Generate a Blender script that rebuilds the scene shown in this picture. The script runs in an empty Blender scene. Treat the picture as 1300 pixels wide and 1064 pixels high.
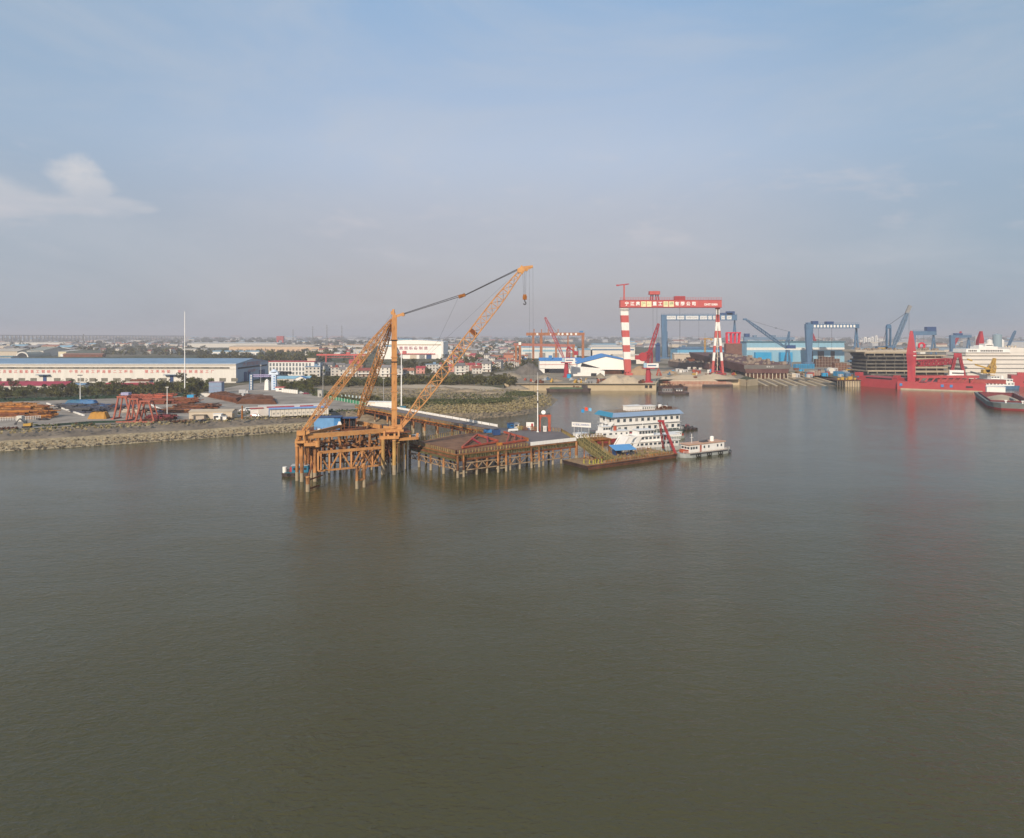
import bpy, math, random
from mathutils import Vector, Matrix, noise as mnoise
from mathutils.geometry import tessellate_polygon
R = random.Random(7)
SC = bpy.context.scene
COL = SC.collection
F, CX, HY, H = 867.0, 650.0, 426.0, 50.0     # focal length in photo pixels, principal column, horizon row, camera height
G = 6.0                                      # level of the land

def gp(px, py, z=G):
    """ground point (at height z) seen at this place of the photograph"""
    y = F*(H-z)/(py-HY)
    return Vector(((px-CX)*y/F, y, z))
def wx(px, y): return (px-CX)*y/F
def wz(py, y): return H-(py-HY)*y/F

# ---------------------------------------------------------------- materials
MATS = {}
def mat(name, col, rough=.65, var=.18, scale=.35, metal=0.0, col2=None, sharp=.25, spec=.3, rnd=0.0, streak=1.0, bump=0.0):
    if name in MATS: return MATS[name]
    m = bpy.data.materials.new(name); m.use_nodes = True
    nt = m.node_tree; N = nt.nodes; L = nt.links
    b = N['Principled BSDF']
    b.inputs['Roughness'].default_value = rough
    b.inputs['Metallic'].default_value = metal
    b.inputs['Specular IOR Level'].default_value = spec
    tc = N.new('ShaderNodeTexCoord'); mp = N.new('ShaderNodeMapping')
    mp.inputs['Scale'].default_value = (scale, scale, scale*streak)
    nz = N.new('ShaderNodeTexNoise'); nz.inputs['Scale'].default_value = 1; nz.inputs['Detail'].default_value = 6; nz.inputs['Roughness'].default_value = .65
    L.new(tc.outputs['Object'], mp.inputs[0]); L.new(mp.outputs[0], nz.inputs[0])
    rp = N.new('ShaderNodeValToRGB')
    a = [c*(1-var) for c in col]; c2 = col2 if col2 else [min(1, c*(1+var)) for c in col]
    rp.color_ramp.elements[0].position = .5-sharp; rp.color_ramp.elements[0].color = (*a, 1)
    rp.color_ramp.elements[1].position = .5+sharp; rp.color_ramp.elements[1].color = (*c2, 1)
    L.new(nz.outputs[0], rp.inputs[0])
    out = rp.outputs[0]
    if rnd:
        oi = N.new('ShaderNodeObjectInfo'); mr = N.new('ShaderNodeMapRange'); hs = N.new('ShaderNodeHueSaturation')
        mr.inputs['To Min'].default_value = 1-rnd; mr.inputs['To Max'].default_value = 1+rnd
        mh = N.new('ShaderNodeMapRange'); mh.inputs['To Min'].default_value = .5-rnd*.07; mh.inputs['To Max'].default_value = .5+rnd*.05
        L.new(oi.outputs['Random'], mr.inputs[0]); L.new(oi.outputs['Random'], mh.inputs[0])
        L.new(mr.outputs[0], hs.inputs['Value']); L.new(mh.outputs[0], hs.inputs['Hue']); L.new(out, hs.inputs['Color']); out = hs.outputs[0]
    L.new(out, b.inputs['Base Color'])
    if bump:
        bp = N.new('ShaderNodeBump'); bp.inputs['Distance'].default_value = bump
        L.new(nz.outputs[0], bp.inputs['Height']); L.new(bp.outputs[0], b.inputs['Normal'])
    MATS[name] = m
    return m

orange = mat('orange_paint', (.62,.315,.11), .6, .12, .5, col2=(.36,.155,.055), streak=.3, sharp=.2)
orange_l = mat('orange_girder_paint', (.62,.33,.12), .6, .12, .4, col2=(.38,.17,.06), sharp=.2)
rusty_orange = mat('rusty_orange', (.06,.026,.014), .8, .3, .5, col2=(.46,.21,.075), sharp=.13, streak=.35)
pile_yel = mat('yellow_pile_paint', (.17,.085,.035), .7, .2, .3, col2=(.50,.31,.10), sharp=.16, streak=.25)
pile_foot = mat('silt_coated_pile', (.30,.24,.16), .9, .25, .8)
rust = mat('rust', (.09,.032,.016), .9, .3, .3, col2=(.24,.085,.035), sharp=.2)
rust_d = mat('dark_rust', (.045,.022,.014), .9, .3, .3, col2=(.13,.055,.028), sharp=.2)
rust_y = mat('yellow_rust', (.16,.055,.015), .9, .3, .25, col2=(.48,.19,.035), sharp=.16)
red = mat('red_paint', (.34,.04,.045), .5, .12, .2)
redc = mat('coral_red_paint', (.44,.085,.075), .6, .22, .3, streak=.2, sharp=.3)
red_hv = mat('crimson_paint', (.26,.022,.04), .6, .15, .25, streak=.25, col2=(.42,.04,.05))
redor = mat('orange_red_paint', (.22,.05,.03), .65, .2, .5, col2=(.50,.11,.055), sharp=.25)
red_roof = mat('red_roof_sheet', (.33,.045,.055), .6, .15, .2)
tile_red = mat('red_roof_tile', (.25,.085,.06), .8, .2, .3, rnd=.35)
tile_grey = mat('grey_roof_tile', (.15,.14,.14), .85, .2, .3, rnd=.35)
white = mat('white_paint', (.72,.70,.66), .55, .13, .35, streak=.2, sharp=.35)
white_w = mat('weathered_white_paint', (.76,.73,.67), .55, .2, .5, col2=(.80,.78,.74), sharp=.3)
cream = mat('cream_cladding', (.62,.595,.54), .6, .14, .30, streak=.12, sharp=.35)
wallw = mat('whitewashed_wall', (.52,.49,.44), .8, .12, .3, rnd=.16)
walltan = mat('tan_wall', (.44,.37,.29), .85, .15, .3, rnd=.2)
pink = mat('pink_wall', (.50,.24,.20), .8, .12, .3)
blue_roof = mat('blue_roof_sheet', (.17,.265,.37), .55, .22, .10, sharp=.3)
blue_hi = mat('bright_blue_sheet', (.045,.18,.40), .45, .15, .4)
blue_cr = mat('steel_blue_paint', (.07,.14,.235), .6, .3, .25, streak=.25, sharp=.3)
blue_dk = mat('dark_blue_paint', (.025,.06,.16), .5, .2, .2)
blue_lt = mat('pale_blue_cladding', (.21,.38,.48), .55, .18, .2, streak=.12, sharp=.35)
cyan = mat('cyan_sheet', (.02,.27,.50), .5, .15, .1)
teal = mat('teal_paint', (.03,.15,.22), .5, .2, .5)
grey_lt = mat('light_grey', (.42,.42,.42), .6, .12, .3)
grey_mid = mat('mid_grey', (.22,.22,.22), .7, .15, .3)
grey_dk = mat('dark_grey', (.06,.06,.065), .7, .25, .4)
black = mat('dark_interior', (.015,.016,.02), .6, .2, .4)
rubber = mat('black_rubber', (.02,.02,.02), .8, .2, 1)
glass = mat('window_glass', (.05,.065,.08), .15, .2, .5, spec=.6)
conc = mat('pale_concrete', (.36,.31,.25), .9, .15, .12, col2=(.43,.38,.31), sharp=.3)
conc_d = mat('stained_concrete', (.12,.10,.078), .9, .2, .12, col2=(.25,.205,.155), sharp=.22)
quay_m = mat('quay_concrete', (.42,.33,.21), .9, .2, .1, col2=(.52,.42,.28), sharp=.3)
wood = mat('weathered_planks', (.21,.13,.075), .9, .3, .8, col2=(.36,.25,.14), sharp=.2)
deck_b = mat('brown_deck_plates', (.13,.062,.032), .85, .25, .25, col2=(.27,.145,.08), sharp=.25)
deck_g = mat('grey_deck', (.13,.115,.115), .85, .2, .12, col2=(.19,.165,.16), sharp=.25)
net = mat('green_safety_net', (.045,.050,.022), .9, .3, 1.2, col2=(.16,.145,.06), sharp=.2)
green = mat('green_paint', (.03,.20,.10), .6, .2, .3)
yellow = mat('yellow_paint', (.44,.27,.05), .5, .2, .4)
hull_dk = mat('dark_hull', (.035,.028,.030), .6, .3, .3, col2=(.10,.065,.055), sharp=.2)
hull_red = mat('antifouling_red', (.22,.03,.03), .7, .25, .2)
cable_m = mat('steel_cable', (.04,.04,.045), .5, .1, 1)
pole_w = mat('white_pole_paint', (.78,.77,.74), .4, .05, .2)
fol = mat('foliage', (.030,.044,.015), .85, .35, .45, col2=(.19,.185,.055), sharp=.22, rnd=.32, spec=.1)
fol_d = mat('dark_foliage', (.022,.034,.014), .85, .35, .12, col2=(.17,.16,.05), sharp=.22, rnd=.35, spec=.1)
bark = mat('bark', (.08,.06,.045), .9, .2, 2)
sand = mat('pale_sand', (.42,.34,.24), .95, .12, .3)
dirt = mat('bare_dirt', (.13,.10,.06), .95, .2, .06, col2=(.35,.27,.18), sharp=.16)
grass = mat('rough_grass', (.045,.060,.018), .95, .3, .08, col2=(.13,.12,.045), sharp=.2)
asph = mat('dusty_yard_concrete', (.21,.18,.15), .95, .12, .06, col2=(.35,.305,.255), sharp=.16)
gravel = mat('grey_gravel', (.15,.125,.095), .95, .2, .08, col2=(.33,.275,.20), sharp=.25)
stone = mat('riprap_stone', (.20,.155,.095), .95, .3, .7, col2=(.46,.37,.23), sharp=.18)
stone_d = mat('wet_dark_stone', (.07,.06,.045), .9, .3, .6, col2=(.15,.125,.09), sharp=.2)
bank_m = mat('silty_bank', (.20,.15,.10), .95, .25, .3, col2=(.36,.28,.18), sharp=.2)
letter_red = mat('red_lettering', (.62,.19,.17), .5, .05, 1)
letter_w = mat('white_lettering', (.80,.78,.74), .5, .05, 1)
letter_y = mat('pale_yellow_lettering', (.76,.70,.42), .5, .05, 1)
letter_b = mat('blue_lettering', (.05,.12,.32), .5, .05, 1)
letter_red2 = mat('faded_red_lettering', (.45,.25,.27), .5, .05, 1)

# ---------------------------------------------------------------- mesh builder
class B:
    def __init__(s): s.v = []; s.f = []; s.m = []; s.mi = 0
    def add(s, vs, fs):
        o = len(s.v); s.v += [tuple(v) for v in vs]
        for f in fs: s.f.append([i+o for i in f]); s.m.append(s.mi)
        return s
    def box(s, c, d, rz=0, top=None):
        """centre of the bottom face c, size d; top = (sx, sy) scale of the top face"""
        x, y, z = d[0]/2, d[1]/2, d[2]; tx, ty = top or (1, 1)
        p = [(-x,-y,0),(x,-y,0),(x,y,0),(-x,y,0),(-x*tx,-y*ty,z),(x*tx,-y*ty,z),(x*tx,y*ty,z),(-x*tx,y*ty,z)]
        ca, sa = math.cos(rz), math.sin(rz)
        p = [(c[0]+a*ca-b*sa, c[1]+a*sa+b*ca, c[2]+e) for a, b, e in p]
        return s.add(p, [(0,3,2,1),(4,5,6,7),(0,1,5,4),(1,2,6,5),(2,3,7,6),(3,0,4,7)])
    def cyl(s, p, q, r, n=8, r2=None, cap=True):
        p, q = Vector(p), Vector(q); r2 = r if r2 is None else r2
        a = (q-p)
        if a.length < 1e-6: return s
        a.normalize(); u = a.cross(Vector((0,0,1)) if abs(a.z) < .95 else Vector((1,0,0))).normalized(); w = a.cross(u)
        vs = []
        for k in range(n):
            t = 2*math.pi*(k+.5)/n; d = u*math.cos(t)+w*math.sin(t)
            vs += [p+d*r, q+d*r2]
        fs = [(2*k, 2*k+1, (2*k+3) % (2*n), (2*k+2) % (2*n)) for k in range(n)]
        if cap: fs += [[2*k for k in range(n)], [2*k+1 for k in range(n)][::-1]]
        return s.add(vs, fs)
    def bar(s, p, q, w, h=None):
        """rectangular beam, w across, h in the upright plane"""
        p, q = Vector(p), Vector(q); h = w if h is None else h
        a = (q-p)
        if a.length < 1e-6: return s
        a.normalize(); u = a.cross(Vector((0,0,1)) if abs(a.z) < .97 else Vector((0,1,0))).normalized(); k = u.cross(a)
        vs = []
        for e in (p, q):
            for i, j in ((-1,-1),(1,-1),(1,1),(-1,1)): vs.append(e+u*(w/2*i)+k*(h/2*j))
        return s.add(vs, [(0,1,2,3),(7,6,5,4),(0,4,5,1),(1,5,6,2),(2,6,7,3),(3,7,4,0)])
    def prism(s, pts, z0, z1, tops=None):
        """closed polygon pts (counter-clockwise) from z0 to z1; tops = other outline at the top"""
        n = len(pts); t = tops or pts
        vs = [(p[0], p[1], z0) for p in pts]+[(p[0], p[1], z1) for p in t]
        fs = [(i, (i+1) % n, (i+1) % n+n, i+n) for i in range(n)]
        tri = tessellate_polygon([[Vector((p[0], p[1], 0)) for p in t]])
        def up(a, b, c, P): return (P[b][0]-P[a][0])*(P[c][1]-P[a][1])-(P[b][1]-P[a][1])*(P[c][0]-P[a][0]) > 0
        for a, b, c in tri:
            if not up(a, b, c, t): a, b = b, a
            fs += [(a+n, b+n, c+n), (b, a, c)]
        return s.add(vs, fs)
    def gable(s, c, d, h, rz=0, over=.5):
        """gable roof: ridge along local x, thick sheets, d footprint, h rise"""
        x, y = d[0]/2+over, d[1]/2+over; th = max(.15, h*.06)
        p = [(-x,-y,0),(x,-y,0),(x,0,h),(-x,0,h),(-x,y,0),(x,y,0)]
        p += [(a, b, e-th) for a, b, e in p]
        ca, sa = math.cos(rz), math.sin(rz)
        p = [(c[0]+a*ca-b*sa, c[1]+a*sa+b*ca, c[2]+e) for a, b, e in p]
        return s.add(p, [(0,1,2,3),(3,2,5,4),(7,6,9,8),(8,9,10,11),(0,6,7,1),(4,5,11,10),(0,3,9,6),(3,4,10,9),(1,7,8,2),(2,8,11,5)])
    def gabwall(s, c, d, h, rise, rz=0):
        """walls with gable ends, ridge along local x"""
        x, y = d[0]/2, d[1]/2
        p = [(-x,-y,0),(x,-y,0),(x,y,0),(-x,y,0),(-x,-y,h),(x,-y,h),(x,y,h),(-x,y,h),(-x,0,h+rise),(x,0,h+rise)]
        ca, sa = math.cos(rz), math.sin(rz)
        p = [(c[0]+a*ca-b*sa, c[1]+a*sa+b*ca, c[2]+e) for a, b, e in p]
        return s.add(p, [(0,1,5,4),(1,2,6,9,5),(2,3,7,6),(3,0,4,8,7),(0,3,2,1),(4,5,9,8),(7,8,9,6)])
    def lattice(s, p, q, w, n, r=.12, w0=None, w1=None, ends=.12, hk=1.0):
        """four-chord lattice boom tapering at both ends"""
        p, q = Vector(p), Vector(q); a = (q-p); L = a.length; a.normalize()
        u = a.cross(Vector((0,0,1)) if abs(a.z) < .97 else Vector((0,1,0))).normalized(); k = u.cross(a)
        w0 = w if w0 is None else w0; w1 = w if w1 is None else w1
        rings = []
        for i in range(n+1):
            t = i/n
            ww = w0+(w-w0)*min(1, t/ends) if t < .5 else w1+(w-w1)*min(1, (1-t)/ends)
            c = p+a*(L*t)
            rings.append([c+u*(ww/2*x)+k*(ww*hk/2*y) for x, y in ((-1,-1),(1,-1),(1,1),(-1,1))])
        for i in range(n):
            for j in range(4):
                s.bar(rings[i][j], rings[i+1][j], r*1.6)
                j2 = (j+1) % 4
                if i % 2: s.bar(rings[i][j], rings[i+1][j2], r)
                else: s.bar(rings[i][j2], rings[i+1][j], r)
                s.bar(rings[i+1][j], rings[i+1][j2], r)
        return s
    def grid(s, P):
        """P[i][j] points"""
        n, m = len(P), len(P[0]); vs = [p for r in P for p in r]
        return s.add(vs, [(i*m+j, i*m+j+1, (i+1)*m+j+1, (i+1)*m+j) for i in range(n-1) for j in range(m-1)])
    def build(s, name, mats, parent=None, smooth=False, world=True):
        me = bpy.data.meshes.new(name)
        off = Vector((0,0,0))
        me.from_pydata([Vector(v) for v in s.v], [], s.f)
        mats = mats if isinstance(mats, (list, tuple)) else [mats]
        for m in mats: me.materials.append(m)
        if len(mats) > 1: me.polygons.foreach_set('material_index', s.m)
        if smooth: me.polygons.foreach_set('use_smooth', [True]*len(s.f))
        me.update()
        o = bpy.data.objects.new(name, me); COL.objects.link(o)
        if parent: o.parent = parent
        return o

def tag(o, label=None, cat=None, group=None, kind=None):
    if label: o['label'] = label
    if cat: o['category'] = cat
    if group: o['group'] = group
    if kind: o['kind'] = kind
    return o
def thing(name, label, cat, loc=(0,0,0), rz=0, group=None):
    o = bpy.data.objects.new(name, None); COL.objects.link(o)
    o.location = loc; o.rotation_euler = (0, 0, rz); o.empty_display_size = 1
    return tag(o, label, cat, group)
KIDS = {}
def copy_tree(o, label=None, loc=None, rz=None, sc=None, parent=None, group=None):
    if not KIDS:
        pass
    c = o.copy(); COL.objects.link(c)
    if parent: c.parent = parent
    if label: c['label'] = label
    if group: c['group'] = group
    if loc is not None: c.location = loc
    if rz is not None: c.rotation_euler = (0, 0, rz)
    if sc is not None: c.scale = sc if not isinstance(sc, (int, float)) else (sc, sc, sc)
    for ch in list(o.children): copy_tree(ch, parent=c)
    return c

CJK = None
def text(name, body, size, m, parent, loc, rot=(math.pi/2, 0, 0), ext=.03, align='LEFT', sx=1.0, bold=.0, space=1.0):
    cu = bpy.data.curves.new(name, 'FONT'); cu.body = body; cu.size = size; cu.extrude = ext
    cu.align_x = align; cu.align_y = 'CENTER'; cu.offset = bold; cu.resolution_u = 2; cu.space_character = space
    t = bpy.data.objects.new(name+'_curve', cu); COL.objects.link(t)
    bpy.context.view_layer.update()
    dg = bpy.context.evaluated_depsgraph_get()
    me = bpy.data.meshes.new_from_object(t.evaluated_get(dg))
    bpy.data.objects.remove(t); bpy.data.curves.remove(cu)
    me.materials.clear(); me.materials.append(m)
    o = bpy.data.objects.new(name, me); COL.objects.link(o)
    o.parent = parent; o.location = loc; o.rotation_euler = rot; o.scale = (sx, 1, 1)
    return o

# ---------------------------------------------------------------- camera
cam = bpy.data.cameras.new('camera'); co = bpy.data.objects.new('camera', cam); COL.objects.link(co)
co.location = (0, 0, H); co.rotation_euler = (math.pi/2, 0, 0)
cam.sensor_fit = 'HORIZONTAL'; cam.sensor_width = 36; cam.lens = 36*F/1300
cam.shift_x = 0.0; cam.shift_y = -(532-HY)/1300
cam.clip_start = 1; cam.clip_end = 60000
SC.camera = co

# ---------------------------------------------------------------- light and sky
SUN_EL, SUN_AZ = math.radians(27), math.radians(199)      # azimuth clockwise from +Y: behind the camera and to the left
sd = Vector((math.sin(SUN_AZ)*math.cos(SUN_EL), math.cos(SUN_AZ)*math.cos(SUN_EL), math.sin(SUN_EL)))
sl = bpy.data.lights.new('sun', 'SUN'); sl.energy = 5.0; sl.angle = math.radians(.6); sl.color = (1, .86, .70)
so = bpy.data.objects.new('sun', sl); COL.objects.link(so)
so.rotation_euler = sd.to_track_quat('Z', 'Y').to_euler()
W = bpy.data.worlds.new('World'); SC.world = W; W.use_nodes = True
nt = W.node_tree; N = nt.nodes; L = nt.links
bg = N['Background']; bg.inputs[1].default_value = .115
sk = N.new('ShaderNodeTexSky'); sk.sky_type = 'NISHITA'; sk.sun_disc = False
sk.sun_elevation = SUN_EL; sk.sun_rotation = SUN_AZ; sk.altitude = 50; sk.air_density = 1.2; sk.dust_density = 3.5; sk.ozone_density = 1.2
tc = N.new('ShaderNodeTexCoord')
sep = N.new('ShaderNodeSeparateXYZ'); L.new(tc.outputs['Generated'], sep.inputs[0])
def M2(op, a, b=None, c=None):
    n = N.new('ShaderNodeMath'); n.operation = op
    for i, v in enumerate((a, b, c)):
        if v is None: continue
        if isinstance(v, (int, float)): n.inputs[i].default_value = v
        else: L.new(v, n.inputs[i])
    return n.outputs[0]
def MR(v, a, b, c=0, d=1, smooth=True):
    n = N.new('ShaderNodeMapRange'); n.interpolation_type = 'SMOOTHSTEP' if smooth else 'LINEAR'
    n.inputs[1].default_value = a; n.inputs[2].default_value = b; n.inputs[3].default_value = c; n.inputs[4].default_value = d
    L.new(v, n.inputs[0]); return n.outputs[0]
def NZ(vec, scale, det=5, rough=.55, dist=0):
    n = N.new('ShaderNodeTexNoise'); n.inputs['Scale'].default_value = scale; n.inputs['Detail'].default_value = det
    n.inputs['Roughness'].default_value = rough; n.inputs['Distortion'].default_value = dist
    L.new(vec, n.inputs[0]); return n.outputs[0]
def MIX(f, a, b):
    n = N.new('ShaderNodeMix'); n.data_type = 'RGBA'
    if isinstance(f, (int, float)): n.inputs[0].default_value = f
    else: L.new(f, n.inputs[0])
    for i, v in ((6, a), (7, b)):
        if isinstance(v, tuple): n.inputs[i].default_value = (*v, 1)
        else: L.new(v, n.inputs[i])
    return n.outputs[2]
X, Y, Z = sep.outputs
az = M2('ARCTAN2', X, Y); el = M2('ARCSINE', Z)
hz = N.new('ShaderNodeCombineXYZ'); L.new(az, hz.inputs[0]); L.new(M2('MULTIPLY', el, 3.2), hz.inputs[1])
# the high thin veil, drawn out sideways
veil = NZ(hz.outputs[0], 2.2, 7, .6, .6)
veil_f = MR(veil, .36, .74, 0, .38)
VEIL = (5.0, 5.15, 5.5)
g_a = MIX(MR(el, -.02, .17), (4.2, 3.95, 4.1), (4.25, 4.4, 5.1))
g_m = MIX(MR(el, .14, .27), g_a, (4.3, 5.05, 6.4))
g_b = MIX(MR(el, .26, .46, smooth=False), g_m, (2.7, 4.2, 6.3))
side = MIX(M2('MAXIMUM', MR(az, .15, .70, 0, .60), MR(az, -.15, -.70, 0, .45)), g_b, (1.9, 3.3, 4.7))
SKYW = MIX(.85, sk.outputs[0], side)
colr = MIX(veil_f, SKYW, VEIL)
# one cumulus to the left, flat base, with its torn tail, and low faint banks
hv = N.new('ShaderNodeCombineXYZ'); L.new(az, hv.inputs[0]); L.new(M2('MULTIPLY', el, 1.5), hv.inputs[1])
n1 = NZ(hv.outputs[0], 16, 7, .6, .2)
def blob(a0, e0, ra, re):
    d = M2('ADD', M2('POWER', M2('DIVIDE', M2('SUBTRACT', az, a0), ra), 2), M2('POWER', M2('DIVIDE', M2('SUBTRACT', el, e0), re), 2))
    return M2('SUBTRACT', 1, d)
def AZ(px): return math.atan((px-CX)/F)
def EL(px, py): return math.atan((HY-py)/math.hypot(F, px-CX))
bl = [blob(AZ(92), EL(92,222), .034, .030), blob(AZ(5), EL(5,246), .045, .026), blob(AZ(110), EL(110,240), .030, .022), blob(AZ(60), EL(60,258), .12, .016), blob(AZ(130), EL(130,258), .075, .011), blob(AZ(182), EL(182,266), .026, .008)]
mx = bl[0]
for b_ in bl[1:]: mx = M2('MAXIMUM', mx, b_)
cl = MR(M2('ADD', mx, M2('MULTIPLY', M2('SUBTRACT', n1, .5), 2.6)), -.05, 1.05, 0, .62)
lit = MR(M2('SUBTRACT', el, M2('MULTIPLY', n1, .05)), EL(90,262)-.03, EL(90,215)-.02)
colr = MIX(cl, colr, MIX(lit, (4.7, 4.9, 5.4), (6.6, 6.3, 6.2)))
n2 = NZ(hz.outputs[0], 7, 6, .6, .3)
low = M2('MULTIPLY', MR(n2, .52, .72, 0, .32), M2('MULTIPLY', MR(el, .07, .14), MR(el, .30, .20)))
colr = MIX(low, colr, (5.8, 5.5, 5.7))
L.new(colr, bg.inputs[0])
vs = SC.view_settings; vs.view_transform = 'Standard'; vs.look = 'None'; vs.exposure = .0; vs.gamma = 1
SC.cycles.volume_bounces = 0; SC.cycles.max_bounces = 8

# ---------------------------------------------------------------- air
hb = B(); hb.box((0, 10400, -8), (60000, 23200, 138))
hm = bpy.data.materials.new('air'); hm.use_nodes = True; n_ = hm.node_tree
n_.nodes.remove(n_.nodes['Principled BSDF'])
pv = n_.nodes.new('ShaderNodeVolumePrincipled'); pv.inputs['Density'].default_value = .00018
pv.inputs['Color'].default_value = (.87, .85, .90, 1); pv.inputs['Anisotropy'].default_value = .1
n_.links.new(pv.outputs[0], n_.nodes['Material Output'].inputs['Volume'])
haze = hb.build('haze', hm); tag(haze, kind='stuff')

# ---------------------------------------------------------------- water
wb = B(); wb.grid([[(x, y, 0) for x in (-26000, 26000)] for y in (-1000, 21500)])
wm = bpy.data.materials.new('river_water'); wm.use_nodes = True; nt = wm.node_tree; N = nt.nodes; L = nt.links
b = N['Principled BSDF']; b.inputs['Roughness'].default_value = .10; b.inputs['IOR'].default_value = 1.33; b.inputs['Specular IOR Level'].default_value = .5
tc = N.new('ShaderNodeTexCoord')
def MAPP(sc, rz=0):
    m = N.new('ShaderNodeMapping'); m.inputs['Scale'].default_value = sc; m.inputs['Rotation'].default_value = (0, 0, rz); L.new(tc.outputs['Object'], m.inputs[0]); return m.outputs[0]
big = NZ(MAPP((.006,.011,1), .3), 1, 4, .5, .8)
big2 = NZ(MAPP((.03,.07,1), -.25), 1, 4, .5, .5)
L.new(MIX(MR(big, .3, .7), (.055,.050,.017), (.066,.060,.022)), b.inputs['Base Color'])
L.new(M2('ADD', .05, MR(big, .3, .7, 0, .04)), b.inputs['Roughness'])
w1 = NZ(MAPP((.26,.50,1), -.45), 1, 4, .55, .6)
w2 = NZ(MAPP((.9,1.7,1), -.25), 1, 4, .6, .6)
w3 = NZ(MAPP((.06,.12,1), -.6), 1, 2, .5, .2)
wsx = N.new('ShaderNodeSeparateXYZ'); L.new(tc.outputs['Object'], wsx.inputs[0])
amp = M2('MULTIPLY', MR(big2, .3, .7, .8, 1.2), MR(wsx.outputs[1], 75, 230, 2.1, .55, False))      # ripples weakened with distance, which shortens the far reflections
hgt = M2('MULTIPLY', M2('ADD', M2('ADD', M2('MULTIPLY', w1, .85), M2('MULTIPLY', w2, .50)), M2('MULTIPLY', w3, .3)), amp)
bp = N.new('ShaderNodeBump'); bp.inputs['Distance'].default_value = .20; bp.inputs['Strength'].default_value = 1
L.new(hgt, bp.inputs['Height']); L.new(bp.outputs[0], b.inputs['Normal'])
tag(wb.build('water', wm), kind='structure')

# ---------------------------------------------------------------- land
# shoreline: (px, py) of the waterline, (px, py, z) of the top of the bank
SH = [(-420,612,-420,583,6),(-200,591,-200,563,6),(0,573,0,547,6),(60,570,60,544,6),(120,566,120,540.5,6),(180,562,180,537.5,6),(240,558,240,535,6),(300,553.5,300,531,6),(370,548.5,370,527,6),
      (430,543,430,522,6),(470,541,475,519.5,6),(510,537,512,518.5,6),(548,534,548,517,6),(600,532.5,600,515.5,6),(640,529.5,638,513,6),(672,526,664,510,6),(692,521,676,506,6),(701,514,682,503,6),(709,507.5,686,500.5,6),(700,503,680,499,6),(672,501,664,497.5,6),(640,499.5,640,495.5,6)]
def Pw(a, b, z=0): return gp(a, b, z)
land = [Vector((-26000, 300, 0))]
top = [gp(s[2], s[3], s[4]) for s in SH]; wat = [gp(s[0], s[1], 0) for s in SH]
# dense resample
def resample(A, C, step=4.0):
    oa, oc = [A[0]], [C[0]]
    for i in range(len(A)-1):
        n = max(1, int(max((A[i+1]-A[i]).length, (C[i+1]-C[i]).length)/step))
        for k in range(1, n+1):
            t = k/n; oa.append(A[i].lerp(A[i+1], t)); oc.append(C[i].lerp(C[i+1], t))
    return oa, oc
ra, rc = resample(wat, top)
quayA = gp(640, 497, 0); 
QY = 620.0
right = [Vector((wx(640,QY), QY, 0)), Vector((wx(833,QY), QY, 0)), Vector((wx(834,700), 690, 0)), Vector((wx(938,690), 688, 0)), Vector((wx(948,672), 672, 0)), Vector((wx(962,690), 690, 0)),
         Vector((wx(1066,700), 700, 0)), Vector((wx(1072,668), 668, 0)), Vector((wx(1092,668), 668, 0)), Vector((wx(1095,760), 760, 0)), Vector((wx(1330,760), 760, 0)), Vector((wx(1500,770), 770, 0)), Vector((26000, 780, 0))]
def slope_top(i, p):
    return p
xs = [(p.x, p.y) for p in rc] + [(p.x, p.y) for p in right]
# slipways cut back into the land between right[5] and right[6]
sl0, sl1 = right[5], right[6]
ring = [(-26000, rc[0].y)] + [(p.x, p.y) for p in rc] + [(p.x, p.y) for p in right[:6]] + [(sl0.x+12, 800), (sl1.x+4, 800)] + [(p.x, p.y) for p in right[6:]] + [(26000, 21500), (-26000, 21500)]
lb = B(); tri = tessellate_polygon([[Vector((x, y, 0)) for x, y in ring]])
def ccw(a, b, c): return (ring[b][0]-ring[a][0])*(ring[c][1]-ring[a][1])-(ring[b][1]-ring[a][1])*(ring[c][0]-ring[a][0]) > 0
lb.add([(x, y, G) for x, y in ring], [(a, b, c) if ccw(a, b, c) else (b, a, c) for a, b, c in tri])
gm = bpy.data.materials.new('mixed_ground'); gm.use_nodes = True; nt = gm.node_tree; N = nt.nodes; L = nt.links
b = N['Principled BSDF']; b.inputs['Roughness'].default_value = .95; b.inputs['Specular IOR Level'].default_value = .1
tc = N.new('ShaderNodeTexCoord')
g1 = NZ(MAPP((.004,.004,1)), 1, 5, .6); g2 = NZ(MAPP((.05,.05,1)), 1, 6, .65)
ga = MIX(MR(g1, .42, .62), (.045,.055,.022), (.13,.11,.07)); gb_ = MIX(MR(g2, .5, .68), ga, (.24,.20,.15))
L.new(MIX(MR(g2, .25, .45), (.05,.055,.025), gb_), b.inputs['Base Color'])
tag(lb.build('ground', gm), kind='structure')

def bank(name, i0, i1, mats, rows=7, amp=.35, mid=.5, out=6, seed=0, z0=-1.5):
    bb = B(); P = []
    for i in range(i0, i1+1):
        a, c = ra[i], rc[i]; d = (a-c); d.z = 0; d.normalize(); r = [Vector((a.x, a.y, 0))+d*4+Vector((0,0,z0))]
        for k in range(rows+1):
            t = k/rows; p = a.lerp(c, t)
            if k < rows:
                n = (mnoise.noise(p*.35+Vector((seed,0,0)))*amp+mnoise.noise(p*1.3)*amp*.6)*(1 if t < mid else .35)
                p = p+Vector((0, 0, n))+d*n*.6
            else: p.z = G
            r.append(p)
        r.append(Vector((c.x, c.y, G))-d*2+Vector((0,0,-1.2)))
        P.append(r)
    bb.grid(P)
    m = len(P[0])-1
    bb.m = [0 if (f % m)/m < mid else 1 for f in range(len(bb.f))]
    o = bb.build(name, mats); tag(o, kind='structure'); return o
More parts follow.
